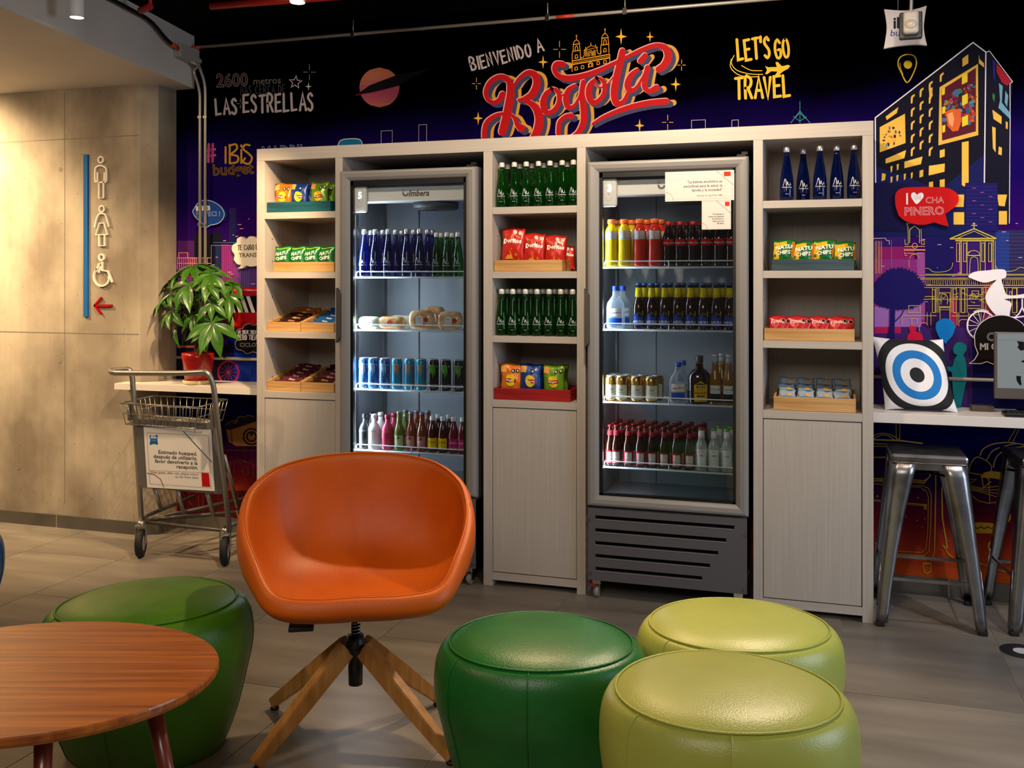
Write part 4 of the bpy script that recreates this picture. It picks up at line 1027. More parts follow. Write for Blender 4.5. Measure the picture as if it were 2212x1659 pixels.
        for xx in (ix0 + .012,): obj('bracket', bar(nb(), (xx, y0 + .03, z - .008), (xx - .004, y0 + .05, z - .03), .004), STEEL, s_)
    return dict(x0=ix0, x1=ix1, y0=y0, f=f)


F1 = cooler('left glass-door drink cooler lit bright white, behind the orange chair', -2.402, -1.661, 4.56, (1.517, 1.247, .943, .631), (1.18, 1.46), 11, 22, 14, 'Imbera', '5')
F2 = cooler('right glass-door drink cooler with notices stuck on the glass', -1.103, -.363, 4.56, (1.563, 1.269, .926, .618), (1.18, 1.46), 4, 26, 5, 'Imbera', '3')
# notices stuck on the glass of the right cooler
yg = 4.56 + .0185


def notice(label, px0, py0, px1, py1, lines, small):
    A_ = onY(px0, py0, yg); B_ = onY(px1, py1, yg); x0, x1, z0, z1 = A_.x, B_.x, B_.z, A_.z; w, h = x1 - x0, z1 - z0
    o = obj('notice_card', box(x0, x1, yg - .0015, yg, z0, z1), PAPER, None); tag(o, label, 'notice')
    a = Art(1, 0, 3e-5); g_ = '#b8b0a8'; e_ = .03 * w
    a.stroke([(e_, e_), (w - e_, e_), (w - e_, h - e_), (e_, h - e_)], .0008, g_, closed=True)
    if not small: a.stroke([(e_, h * .74), (w * .86, h * .74)], .0006, g_); a.stroke([(w * .86, e_), (w * .86, h * .8)], .0006, g_)
    a.rect(w * .855 if not small else w * .8, h * .80, w * .95, h * .95, '#d8381c'); a.stroke([(w * .74 if not small else w * .5, h * .995), (w * .995, h * (.5 if not small else .56))], .0016, '#4a7aa8')
    r_ = h * (.3 if not small else .2); a.stroke([(r_ * (.1 + .75 * sin(k * pi / 16) if 0 else cos(pi / 2 - k * pi / 16)) * .9 + 0.0, r_ * sin(pi / 2 - k * pi / 16) + .002) for k in range(9)], .0012, '#b0483c')
    for (tx, yy, sz, c_) in lines: a.text(tx, w * (.83 if not small else .76), h * yy, sz, c_, align='r', bold=.006)
    a.build('print', lambda u, v, hh: (x0 + u, yg - .0018 - hh, z0 + v), o)


notice('wide white notice with a red square on the right cooler glass', 1437, 372, 1586, 432, [('"La bebida alcohólica es', .60, .0165, '#443a42'), ('perjudicial para la salud, la', .46, .0165, '#443a42'), ('familia y la sociedad"', .32, .0165, '#443a42'), ('Artículo 16, Ley 30 de 1986', .15, .010, '#7a706a')], False)
notice('small square white notice below the wide one on the cooler glass', 1516, 434, 1579, 495, [('Prohibida la', .50, .0105, '#3c3238'), ('venta de bebidas', .42, .0105, '#3c3238'), ('alcohólicas a', .34, .0105, '#3c3238'), ('menores de', .26, .0105, '#3c3238'), ('18 años', .18, .0105, '#3c3238')], True)

# ================================================================== PRODUCTS
ORD = ['first', 'second', 'third', 'fourth', 'fifth', 'sixth', 'seventh', 'eighth', 'ninth', 'tenth', 'eleventh', 'twelfth']
PROTO = {}


def proto(key, name, prof, m, cap=None, capm=None, R=.03, art=None, sx=1, sy=1, seg=20, extra=None):
    """bottle or can: body mesh with cap and printed label as children (kept unlinked, copied later)"""
    b = obj(name, lathe(nb(), prof, seg, sx, sy), m, None, link=False)
    if cap: obj('cap', lathe(nb(), cap, 16), capm, b, link=False, local=True)
    if extra: [obj(n_, lathe(nb(), p_, seg, sx, sy), m_, b, link=False, local=True) for n_, p_, m_ in extra]
    if art:
        a = Art(1, 0, 4e-5); art(a)
        if a.v: a.build('label', lambda u, v, h: ((R + h + .0005) * sx * sin(u / R), -(R + h + .0005) * sy * cos(u / R), v), b, link=False)
    PROTO[key] = b; return b


def put(key, x, y, z, label, cat, group=None, rz=0, s=1, rx=0, ry=0):
    hw = (.012 if cat == 'snack' else 0) + max(abs(v.co.x) for v in PROTO[key].data.vertices) * (s if not isinstance(s, tuple) else s[0]) * (1 if cat != 'snack' else 1 + abs(rz) * .2) + .002
    for lo_, hi_ in ((PX['a'][1], PX['b'][0]), (PX['c'][1], PX['d'][0]), (PX['e'][1], PX['f'][0]), (F1['x0'] + .012, F1['x1'] - .012), (F2['x0'] + .012, F2['x1'] - .012)):
        if lo_ - .03 < x < hi_ + .03: x = max(x, lo_ + hw); x = min(x, hi_ - hw)
    c = copy_tree(PROTO[key]); c.location = (x, y, z + .001); c.rotation_euler = (rx, ry, rz); c.scale = (s, s, s) if not isinstance(s, tuple) else s
    return tag(c, label, cat, group)


def gm(name, col, al, rough=.06, tint=None): return mat(name, col, rough, 0, .7, trans=al, tint=tint)


BLU = gm('cobalt_glass', '#04123c', .45, tint='#2a50f0'); GRN = gm('emerald_glass', '#063208', .35, tint='#50e04c'); CLR = gm('clear_glass', '#e8eef0', .12); AMB = gm('amber_glass', '#2c0e04', .9)


def art_water(a):
    w = '#e8eef4'
    a.stroke(cr([(-.018, .062), (-.014, .070), (-.010, .088), (-.007, .090), (-.004, .072), (-.001, .066), (.002, .080), (.004, .070), (.008, .064), (.012, .068), (.016, .066)], 3), .0017, w); a.disc(.013, .073, .0016, w, n=8)
    a.text('MANANTIAL', 0, .054, .0075, w, align='c', res=1)
    for k in range(3): a.stroke([(-.013, .049 - .005 * k), (.013, .049 - .005 * k)], .0013, '#8a98a8', caps=False)
    a.text('300 ml', 0, .027, .005, w, align='c', res=1)


WP = [(.024, 0), (.0275, .004), (.0285, .03), (.0285, .07), (.026, .10), (.021, .135), (.0155, .165), (.0125, .19), (.0125, .207)]
WC = [(.0132, .205), (.0138, .207), (.0138, .222), (.0125, .228), (.006, .231)]
proto('water_blue', 'water_bottle', WP, BLU, WC, SILV, .0285, art_water)
proto('water_green', 'water_bottle', WP, GRN, WC, mat('white_metal_cap', '#e6e2da', .35, .3), .0285, art_water)

CANP = [(.024, 0), (.0265, .004), (.0285, .012), (.0285, .140), (.0262, .148), (.0245, .153)]
CANT = [(.0248, .1525), (.0252, .155), (.0240, .157), (.0235, .1545), (.004, .1545)]
def art_claw(col, txt, accent=None):
    def f(a):
        for dx, l in ((-.012, .045), (-.003, .062), (.006, .050)):
            a.stroke([(dx - .004, .128, .004), (dx - .001, .126, .006), (dx + .001, .118, .0045), (dx, .128 - l * .5, .006), (dx + .002, .128 - l * .8, .0035), (dx, .128 - l, .001)], 1, col)
        a.text('MONSTER', 0, .022, .0125, txt, align='c', bold=.02, res=1); a.text('ENERGY', 0, .013, .006, txt, align='c', res=1)
        a.disc(.019, .122, .0045, '#9aa4aa', n=12)
        if accent:
            for k in range(9): a.stroke([(.017, .03 + .009 * k), (.024, .034 + .009 * k)], .0016, accent)
    return f


proto('can_blue', 'drink_can', CANP, mat('can_blue', '#123a70', .25, .5, noise=((60, 60, 40), '#3f7ec0', .45, .7)), CANT, SILV, .0285, art_claw('#b8d4ec', '#dfe6ec'))
proto('can_turquoise', 'drink_can', CANP, mat('can_turquoise', '#1c93b8', .28, .3), CANT, SILV, .0285, art_claw('#e8923c', '#e8a85c', '#7a5aa0'))
proto('can_black', 'drink_can', CANP, mat('can_black', '#0c0d0c', .28, .3), CANT, SILV, .0285, art_claw('#6cd234', '#e8e8e8'))
for k_, col in (('charcoal', '#16181c'), ('white', '#dcdad6'), ('pink', '#b8284e')):
    def f(a, c_=('#9a9ca0' if k_ == 'charcoal' else '#5a5c60' if k_ == 'white' else '#e88aa0')): a.text('HATSU', -.004, .088, .013, c_, align='c', bold=.01, res=1)
    proto('tea_' + k_, 'tea_bottle', [(.028, 0), (.0315, .004), (.0315, .085), (.030, .105), (.022, .125), (.0135, .135), (.0125, .160)], mat('tea_' + k_, col, .35), [(.0145, .158), (.0155, .162), (.015, .176), (.012, .178)], mat('tea_cap_' + k_, col, .3, .3), .0315, f)
for k_, col, lc in (('green', '#8a9a4a', '#b8c890'), ('rose', '#a8583c', '#c8867c'), ('amber', '#9c5430', '#b87c78')):
    def f(a, lc=lc):
        a.rect(-.024, .02, .024, .078, lc, nx=10); a.disc(0, .066, .006, '#22201e', n=14); a.rect(-.007, .058, .007, .064, lc); a.text('HATSU', -.006, .047, .009, '#f2efe8', align='c', bold=.02, res=1); a.text('SODA', -.006, .038, .006, '#f2efe8', align='c', res=1)
        for q in range(3): a.stroke([(-.018, .032 - .004 * q), (.004, .032 - .004 * q)], .001, '#e8e0d8', caps=False)
    proto('soda_' + k_, 'soda_bottle', [(.024, 0), (.027, .004), (.027, .085), (.024, .105), (.0165, .130), (.0125, .155), (.012, .188)], gm('soda_' + k_, col, .55), [(.0135, .186), (.014, .190), (.013, .196), (.009, .198)], mat('dull_steel_cap', '#8f949a', .35, .6), .027, f)
for k_, lc, t1, c1 in (('yellow', '#e8cc14', 'Frutal', '#c83c14'), ('magenta', '#b8246c', 'SODA', '#f0c8dc')):
    def f(a, lc=lc, t1=t1, c1=c1):
        a.rect(-.028, .018, .028, .074, lc, nx=12); a.text(t1, 0, .05, .015, c1, align='c', bold=.03, res=1)
        if lc == '#e8cc14': a.poly([(-.024, .02), (-.018, .03), (-.006, .034), (0, .026), (.008, .034), (.02, .03), (.024, .02)], '#10386c'); a.poly([(-.01, .066), (0, .072), (.01, .066), (0, .062)], '#10201c')
        else:
            for q in range(7): a.rect(-.022 + .006 * q, .02, -.019 + .006 * q, .032, ['#e8a03c', '#3c8ac0', '#7ac04c'][q % 3])
    proto('juice_' + k_, 'juice_bottle', [(.022, 0), (.0265, .006), (.0275, .02), (.0275, .075), (.025, .10), (.0165, .135), (.0125, .150), (.0125, .162)], gm('juice_' + k_, '#4c0c0c' if k_ == 'yellow' else '#7a0c28', .75), [(.0145, .160), (.015, .162), (.015, .180), (.012, .182)], mat('pale_plastic_cap', '#dfe4e6', .4), .0275, f)
# isotonic
for k_, col in (('yellow', '#d8b800'), ('red', '#cc2a14')):
    def f(a):
        a.rect(-.033, .128, .033, .168, '#b4b8b8', nx=14); a.stroke([(.004, .132), (-.002, .148), (.006, .148), (0, .164)], .004, '#d86a1c'); a.text('G', -.02, .136, .03, '#e8ecec', align='c', bold=.03, res=1)
    proto('iso_' + k_, 'sports_drink_bottle', [(.028, 0), (.034, .006), (.035, .02), (.0335, .06), (.0325, .10), (.0335, .125), (.034, .15), (.033, .168), (.026, .185), (.018, .195), (.017, .205)], mat('iso_' + k_, col, .12, 0, .6, coat=.6), [(.0205, .203), (.0215, .205), (.0215, .222), (.019, .225)], mat('orange_cap', '#e8641c', .4), .034, f)


def f(a): a.rect(-.026, .098, .026, .130, '#c8101c', nx=12); a.text('Coca-Cola', 0, .108, .0145, '#f4ecec', align='c', shear=.35, bold=.02, res=1)


proto('cola', 'cola_bottle', [(.022, 0), (.0265, .006), (.028, .03), (.026, .06), (.0275, .09), (.0285, .11), (.0275, .135), (.023, .155), (.0155, .175), (.0125, .188), (.0125, .198)], mat('cola_dark', '#160504', .08, 0, .6, coat=.7), [(.0145, .196), (.015, .198), (.015, .212), (.012, .214)], mat('red_cap', '#c01c1c', .4), .0288, f)


def f(a):
    P = [(-.042, .055), (.030, .085), (.030, .112), (-.042, .082)]
    a.rect(-.040, .058, .034, .098, '#e8e2e0', nx=8); a.stroke([(-.04, .060), (-.01, .066), (.034, .064)], .004, '#b82830'); a.stroke([(-.04, .097), (0, .094), (.034, .097)], .003, '#b82830')
    a.text('Aguardiente', -.002, .073, .0125, '#28305c', align='c', bold=.02, rot=.1, shear=.2, res=1); a.rect(-.038, .018, .034, .050, '#1c4ab4', nx=8)


FP_ = [(.038, 0), (.0445, .006), (.045, .03), (.045, .10), (.040, .125), (.026, .145), (.016, .158), (.0145, .185)]
proto('flask', 'liquor_bottle', FP_, gm('clear_blue_glass', '#dfe8f0', .14), [(.0155, .183), (.016, .186), (.016, .205), (.0155, .206)], mat('blue_seal', '#1c48a8', .35), .045, f, sx=1, sy=.55)


def f(a):
    a.rect(-.024, .015, .024, .058, '#2048a8', nx=10); a.poly([(-.004, .056), (.024, .062), (.024, .086), (-.002, .080)], '#dcc81c'); a.rect(-.024, .056, .0, .072, '#1c3c90', nx=4); a.poly([(-.024, .046), (-.012, .050), (-.012, .060), (-.024, .058)], '#d86a2c')
    a.text('AGUILA', 0, .030, .0155, '#f0f2f4', align='c', bold=.03, res=1); a.stroke(cr([(.004, .070), (.010, .076), (.016, .066), (.022, .070)], 3), .003, '#7a7a1c')


def bandneck(r, z0, z1, col, name='neck_label', r1=None): return (name, [(r, z0), (r1 or r, z1)], ink(col))


proto('beer_blue', 'beer_bottle', [(.026, 0), (.0285, .004), (.0285, .095), (.026, .115), (.018, .14), (.0145, .165), (.0135, .208)], AMB, [(.0145, .206), (.0155, .209), (.0135, .216), (.008, .217)], mat('blue_cap', '#2868b0', .3, .4), .0288, f, extra=[bandneck(.0188, .150, .194, '#dcc414', r1=.0148)])


def f(a):
    a.rect(-.0285, .012, .0285, .075, '#a81020', nx=12); a.rect(-.019, .016, .019, .068, '#d4ccc8', nx=8); a.disc(0, .058, .011, '#b8a8a4', n=14); a.text('Budweiser', 0, .030, .0095, '#3c2c3c', align='c', shear=.2, res=1); a.stroke([(-.018, .044), (.018, .044)], .0014, '#b84c50')


proto('beer_red', 'beer_bottle', [(.025, 0), (.0278, .004), (.0278, .085), (.0255, .105), (.0175, .13), (.014, .155), (.013, .19)], AMB, [(.0142, .188), (.015, .191), (.0132, .198), (.008, .199)], mat('dark_red_cap', '#7c1820', .3, .5), .0280, f, extra=[bandneck(.0165, .148, .172, '#9c3038', r1=.0146)])


def art_ice(c_):
    def f(a):
        a.rect(-.024, .018, .024, .098, '#dcdedc', nx=10); a.rect(-.020, .084, .020, .095, c_, nx=6); a.text('ICE', 0, .068, .011, '#4a5058', align='c', bold=.03, res=1); a.poly([(-.018, .05), (.018, .062), (.018, .046), (0, .032), (-.018, .044)], c_); a.text('ICE', 0, .02, .010, '#a8acac', align='c', res=1)
    return f


for k_, c_ in (('red', '#c02a34'), ('green', '#6cb420')):
    proto('ice_' + k_, 'cooler_drink_bottle', [(.024, 0), (.0268, .004), (.0268, .10), (.024, .12), (.0165, .14), (.0145, .155), (.0125, .19)], gm('frosted_glass', '#e0e6e6', .35), [(.0142, .188), (.015, .191), (.0132, .198), (.008, .199)], mat('cap_' + k_, c_, .35, .3), .0270, art_ice(c_), extra=[bandneck(.0162, .150, .184, '#e4e4e4', r1=.0142)])


def f(a):
    a.rect(-.031, .012, .031, .078, '#dad6bc', nx=12); a.text('Club', 0, .052, .012, '#3c3424', align='c', bold=.02, res=1); a.text('Colombia', 0, .040, .009, '#3c3424', align='c', res=1); a.disc(0, .088, .008, '#a87c28', n=12, ry=.012)


proto('can_gold', 'beer_can', [(.025, 0), (.030, .008), (.0325, .016), (.0325, .104), (.029, .113), (.027, .117)], mat('gold_can', '#c09448', .22, .85), [(.0272, .1165), (.0278, .119), (.0265, .121), (.026, .1185), (.004, .1185)], SILV, .0325, f)


def f(a):
    a.rect(-.030, .012, .032, .088, '#d8b01c', nx=10); a.poly(cr([(-.030, .088), (-.016, .094), (0, .104), (.016, .094), (.032, .088)], 3), '#d8b01c'); a.text('RON', 0, .072, .018, '#3a1c10', align='c', bold=.02, res=1); a.text('VIEJO DE', 0, .063, .006, '#3a1c10', align='c', res=1)
    a.text('CALDAS', 0, .046, .0155, '#3a1c10', align='c', bold=.02, res=1); a.rect(-.018, .034, .018, .040, '#5a2c14', nx=4); a.rect(-.008, .016, .008, .024, '#5a2c14')


proto('rum', 'rum_bottle', [(.044, 0), (.050, .006), (.051, .03), (.051, .115), (.047, .135), (.032, .152), (.018, .160), (.016, .182)], mat('rum', '#1e0a04', .08, 0, .6, coat=.8), [(.0135, .180), (.0165, .186), (.0175, .216), (.017, .218)], mat('dark_cork_cap', '#3a3028', .4), .052, f, sy=.7)


def f(a):
    a.rect(-.026, .012, .026, .05, '#16202c', nx=10); a.rect(-.026, .05, .026, .088, '#d8dcdc', nx=10); a.text('Corona', 0, .066, .0145, '#2c3c6c', align='c', bold=.02, res=1); a.text('Extra', 0, .056, .008, '#4a4a4a', align='c', res=1)


proto('beer_clear', 'beer_bottle', [(.026, 0), (.0285, .004), (.0285, .10), (.0255, .122), (.017, .15), (.0145, .175), (.0135, .222)], gm('pale_lager_glass', '#b07c1c', .5), [(.0142, .220), (.015, .223), (.0132, .230), (.008, .231)], mat('pale_cap', '#c8ccd4', .3, .4), .0290, f, extra=[('clear_neck', [(.0152, .19), (.0142, .219)], mat('pale_collar', '#a8b0b4', .2))])


def row(key, pxs, Y, z, desc, where, rown, cat='bottle', s=1, n0=0, dz=0, jig=.5, grp=None, rz0=.15, total=None):
    for i, px in enumerate(pxs):
        p = onY(px, 600, Y)
        n = n0 + i; lab = f'{ORD[n]} {desc} from left, {rown}{where}'
        if (total or len(pxs)) == 1: lab = f'{desc}, {rown}{where}'
        put(key, p.x, Y + random.uniform(-.002, .002), z, lab, cat, grp or f'{desc}s, {where}', rz0 + random.uniform(-.25, .25) * jig, s)


# -- left cooler
L1, L2, L3, L4 = 1.517, 1.247, .943, .631; yf = 4.66
w = 'top shelf, left cooler'
row('water_blue', (782.5, 810.8, 838.9, 879.5, 907.5), yf, L1, 'blue water bottle', w, 'front row, ', s=1.06)
row('water_blue', (796, 827, 855, 894, 924), yf + .075, L1, 'blue water bottle', w, 'second row, ', s=1.06, grp='blue water bottles at the back, ' + w)
row('water_blue', (806, 838, 868, 902, 934), yf + .15, L1, 'blue water bottle', w, 'back row, ', s=1.06, grp='blue water bottles at the back, ' + w)
row('water_green', (943, 966, 990), yf, L1, 'green water bottle', w, 'front row, ', s=(.95, .95, .97))
row('water_green', (953, 977), yf + .075, L1, 'green water bottle', w, 'second row, ', s=.97)
w = 'third shelf, left cooler'
row('can_blue', (782, 806, 831), yf, L3, 'blue and black drink can', w, '', 'can', rz0=.3)
row('can_turquoise', (857.3, 884, 909.6), yf, L3, 'turquoise drink can with orange marks', w, '', 'can', rz0=.3)
row('can_black', (936, 963, 990.5), yf, L3, 'black drink can with green claw marks', w, '', 'can', rz0=.3)
w = 'lowest shelf, left cooler'
for k_, px in (('charcoal', 779), ('white', 808), ('pink', 837)):
    row('tea_' + k_, (px,), yf, L4, f'glossy {k_} tea bottle in the front row', w, '', total=1); row('tea_' + k_, (px + 14,), yf + .075, L4, f'glossy {k_} tea bottle in the second row', w, '', total=1, grp='tea bottles at the back, ' + w)
for k_, px, d_ in (('green', 863, 'pale green labelled'), ('rose', 888, 'rose labelled'), ('amber', 912, 'dusky pink labelled')):
    row('soda_' + k_, (px,), yf, L4, f'{d_} glass soda bottle in the front row', w, '', total=1); row('soda_' + k_, (px + 13,), yf + .075, L4, f'{d_} glass soda bottle in the second row', w, '', total=1)
row('juice_yellow', (935, 957.5), yf, L4, 'yellow labelled juice bottle', w, 'front row, '); row('juice_magenta', (980, 1000), yf, L4, 'magenta labelled juice bottle', w, 'front row, ')
row('juice_yellow', (947, 970), yf + .07, L4, 'yellow labelled juice bottle', w, 'second row, ')

# -- right cooler
R1, R2, R3, R4 = 1.563, 1.269, .926, .618
w = 'top shelf, right cooler'
row('iso_yellow', (1316, 1348.5), yf, R1, 'yellow sports drink with orange cap', w, 'front row, ', s=(.93, .93, 1)); row('iso_red', (1381.5, 1414), yf, R1, 'red sports drink with orange cap', w, 'front row, ', s=(.93, .93, 1))
row('iso_yellow', (1333, 1364), yf + .08, R1, 'yellow sports drink with orange cap', w, 'second row, '); row('iso_red', (1396, 1426), yf + .08, R1, 'red sports drink with orange cap', w, 'second row, ')
row('cola', (1443.7, 1469, 1497, 1524, 1553, 1580), yf, R1, 'dark cola bottle with red label', w, 'front row, ', s=.98); row('cola', (1456, 1483, 1511, 1539, 1567), yf + .07, R1, 'dark cola bottle with red label', w, 'second row, ', s=.98)
w = 'second shelf, right cooler'
row('flask', (1330,), yf, R2, 'clear and blue liquor bottle in front', w, '', total=1, s=.98); row('flask', (1345,), yf + .08, R2, 'clear and blue liquor bottle in the back row', w, '', total=1, s=.98)
bx8 = tuple(1380 + 27.9 * i for i in range(8))
row('beer_blue', bx8, yf, R2, 'brown beer with blue and yellow label', w, 'front row, '); row('beer_blue', [x + 12 for x in bx8[:7]], yf + .075, R2, 'brown beer with blue and yellow label', w, 'back row, ', grp='blue labelled beers at the back, ' + w)
w = 'third shelf, right cooler'
row('can_gold', (1311, 1343, 1375, 1407), yf, R3, 'gold beer can with cream label', w, 'front row, ', 'can'); row('can_gold', (1326, 1357, 1388, 1419), yf + .08, R3, 'gold beer can with cream label', w, 'second row, ', 'can')
row('flask', (1465,), yf, R3, 'clear liquor bottle beside the rum', w, '', total=1, s=.92); row('flask', (1475,), yf + .1, R3, 'clear liquor bottle behind the other clear one', w, '', total=1, s=.92)
row('rum', (1511,), yf, R3, 'wide dark rum bottle with yellow label', w, '', total=1, s=1.02); row('beer_clear', (1545, 1574), yf + .005, R3, 'pale lager bottle with white label', w, 'front row, '); row('beer_clear', (1560,), yf + .08, R3, 'pale lager bottle in the second row', w, '', total=1)
w = 'lowest shelf, right cooler'
b8 = (1307, 1331, 1357, 1383, 1407.5, 1434.4, 1461, 1488.6)
row('beer_red', b8, yf, R4, 'brown beer with red and white label', w, 'front row, ', s=(.91, .91, .97))
for j, nm in enumerate(('second', 'third', 'back')): row('beer_red', [x + 11 * (j + 1) for x in b8], yf + .068 * (j + 1), R4, 'brown beer with red cap', w, nm + ' row, ', s=(.91, .91, .97), grp='red capped beers behind the front row, ' + w)
row('ice_red', (1515,), yf, R4, 'frosted clear bottle with red cap', w, '', total=1); row('ice_green', (1542, 1570), yf, R4, 'frosted clear bottle with green cap', w, 'front row, '); row('ice_green', (1553, 1579), yf + .07, R4, 'frosted clear bottle with green cap', w, 'second row, ')

# -- open bays: bottles
yb = YF + .055
w = 'top opening, middle bay'
row('water_green', (1084.5, 1111, 1136.8, 1163, 1188, 1214.5, 1239), yb, 1.857, 'green water bottle', w, 'front row, ', s=(1, 1, .97)); row('water_green', (1097, 1123, 1149, 1175, 1201, 1226), yb + .08, 1.857, 'green water bottle', w, 'back row, ', s=(1, 1, .97))
w = 'third opening, middle bay'
row('water_green', (1084, 1108, 1135, 1160.5, 1186, 1211, 1237), yb, 1.227, 'dark green water bottle', w, 'front row, ', s=(1, 1, .99)); row('water_green', (1096, 1121, 1147, 1173, 1198, 1223), yb + .08, 1.227, 'dark green water bottle', w, 'back row, ', s=(1, 1, .99)); row('water_green', (1108, 1133, 1158, 1183, 1208), yb + .16, 1.227, 'dark green water bottle', w, 'last row, ', s=(1, 1, .99))
w = 'top opening, right bay'
for i, (px, dy) in enumerate(((1699.5, 0), (1735, .09), (1771, 0), (1807.7, .01), (1845.5, .005))):
    p = onY(px, 600, YF + .07 + dy); put('water_blue', p.x, YF + .07 + dy, 1.857, f'{ORD[i]} blue water bottle from left, {w}', 'bottle', 'blue water bottles, ' + w, .1, 1.08)


# ------------------------------------------------------------------ bags and packets
def bagf(w, h, d):
    def g(u, v):   # u -.5..1*, v 0..1 ; returns bulge
        a = max(0, 1 - (2 * u) ** 2); b = max(0, sin(pi * min(1, max(0, (v - .06) / .88))))
        return d / 2 * a ** .45 * b ** .5
    return g


def bagproto(key, name, w, h, d, col, art=None, seed=1):
    g = bagf(w, h, d); R = random.Random(seed); nx, nz = 12, 14; bm = nb(); grid = {}
    m = mat('foil_' + col.lstrip('#'), col, .3, .15, .6)

    def warp(u, v): return w * u * (1 - .06 * sin(pi * v)) + .0025 * sin(9 * v + seed), h * v + .004 * sin(7 * u + seed) * v
    amp = d * .07
    for side in (0, 1):
        for i in range(nx + 1):
            for j in range(nz + 1):
                if side and (i in (0, nx) or j in (0, nz)): grid[(1, i, j)] = grid[(0, i, j)]; continue
                u, v = i / nx - .5, j / nz; x, z = warp(u, v); y = g(u, v) + (amp * sin(14 * u + 6 * v + seed) * sin(11 * v + 2 * seed) if g(u, v) > .002 else 0)
                grid[(side, i, j)] = bm.verts.new((x, y if side else -y, z))
    for side in (0, 1):
        for i in range(nx):
            for j in range(nz):
                q = [grid[(side, i, j)], grid[(side, i + 1, j)], grid[(side, i + 1, j + 1)], grid[(side, i, j + 1)]]; bm.faces.new(q if not side else q[::-1])
    b = obj(name, bm, m, None, link=False, smooth=True)
    if art:
        a = Art(1, 0, 8e-5); art(a, w, h)

        def fn(u, v, hh):
            uu, vv = u / w, v / h; x, z = warp(uu, vv); y = g(uu, vv) + (amp * sin(14 * uu + 6 * vv + seed) * sin(11 * vv + 2 * seed) if g(uu, vv) > .002 else 0)
            return (x, -y - .0012 - hh, z)
        a.build('print', fn, b, link=False)
    PROTO[key] = b; return b


def gpoly(a, x0, y0, x1, y1, col, n=4, f=None):
    """subdivided quad so the print follows the bag"""
    for i in range(n):
        for j in range(n):
            X0, X1 = x0 + (x1 - x0) * i / n, x0 + (x1 - x0) * (i + 1) / n; Y0, Y1 = y0 + (y1 - y0) * j / n, y0 + (y1 - y0) * (j + 1) / n
            a.raw([(X0, Y0), (X1, Y0), (X1, Y1), (X0, Y1)], [(0, 1, 2, 3)], col)


def art_sun(seal=2):
    def f(a, w, h):
        gpoly(a, -w * .46, h * .74, -w * .18, h * .93, '#e8a850'); a.disc(0, h * .50, w * .24, '#e8c828', n=20); gpoly(a, -w * .24, h * .44, w * .24, h * .545, '#a8161c', 4)
        a.text('Margarita', 0, h * .465, w * .115, '#f8ecec', align='c', bold=.02, res=1)
        for k in range(seal): a.disc(w * (.14 + .2 * k), h * .80, w * .085, '#15120f', n=10); a.disc(w * (.14 + .2 * k), h * .80, w * .05, '#d8d4cc', n=10)
    return f


def art_natu(yel=False):
    def f(a, w, h):
        if yel: gpoly(a, -w * .46, h * .08, -w * .2, h * .9, '#e0b41c'); gpoly(a, -w * .2, h * .72, w * .1, h * .9, '#e0b41c'); gpoly(a, w * .34, h * .3, w * .46, h * .9, '#c8701c', 3)
        else: gpoly(a, -w * .4, h * .88, w * .4, h * .93, '#7ab43c', 5)
        a.text('NATU', .0, h * .62, w * .27, '#e8f0e0', align='c', bold=.04, rot=.06, res=1); a.text('CHIPS', .0, h * .42, w * .25, '#e8f0e0', align='c', bold=.04, rot=.06, res=1)
    return f


def f(a, w, h):
    a.poly([(-w * .3, h * .80), (w * .16, h * .74), (0, h * .38)], '#24100c'); a.stroke([(-w * .3, h * .80), (w * .16, h * .74), (0, h * .38)], .0018, '#e8b83c', closed=True)
    a.text('Doritos', 0, h * .56, w * .25, '#f8f0e8', align='c', bold=.05, res=1); a.poly([(-w * .3, h * .12), (-w * .05, h * .34), (w * .05, h * .12)], '#e0902c'); a.poly([(w * .02, h * .1), (w * .2, h * .3), (w * .3, h * .1)], '#d88424')
    for k in range(2): a.disc(w * (.1 + .22 * k), h * .86, w * .085, '#d8d0c8', n=10)


bagproto('chip_red', 'crisp_packet', .125, .165, .05, '#c8281a', f, 2)
bagproto('chip_orange', 'crisp_packet', .125, .165, .05, '#d87418', art_sun(2), 3); bagproto('chip_blue', 'crisp_packet', .125, .165, .05, '#123c8c', art_sun(1), 4); bagproto('chip_lime', 'crisp_packet', .125, .165, .05, '#6c9a1c', art_sun(2), 5)
bagproto('chip_green', 'crisp_packet', .105, .14, .045, '#14702c', art_natu(), 6); bagproto('chip_yellow', 'crisp_packet', .11, .14, .045, '#1c7030', art_natu(True), 7)


def f(a, w, h):
    a.text('Festival', -w * .1, h * .66, w * .2, '#f0d8d0', align='c', bold=.02, shear=.2, res=1)
    for k in range(2): a.disc(w * (.16 + .2 * k), h * .78, w * .085, '#1c1414', n=10); a.ring(w * (.16 + .2 * k), h * .78, w * .085, .0012, '#d8b8b0', n=10)


bagproto('pack_red', 'biscuit_packet', .105, .105, .035, '#c01c24', f, 8)
for k_, c_, t_, tc_ in (('brown', '#2c120c', 'CHOC', '#c89468'), ('orange', '#b86a18', 'Bar', '#f0dcb0'), ('azure', '#1c5ca0', 'Nuez', '#dfe8f0'), ('wine', '#5c2430', 'Choco', '#d8b8a8')):
    def f(a, w, h, t_=t_, tc_=tc_): a.text(t_, 0, h * .40, h * .34, tc_, align='c', bold=.03, res=1)
    bagproto('bar_' + k_, 'snack_bar', .115, .036, .014, c_, f, 9)


def f(a, w, h): gpoly(a, -w * .42, h * .12, w * .42, h * .45, '#1c64b0', 4); a.disc(w * .12, h * .60, w * .16, '#d8a860', n=12); a.text('Wafer', 0, h * .22, w * .22, '#f0f4f8', align='c', bold=.04, res=1)


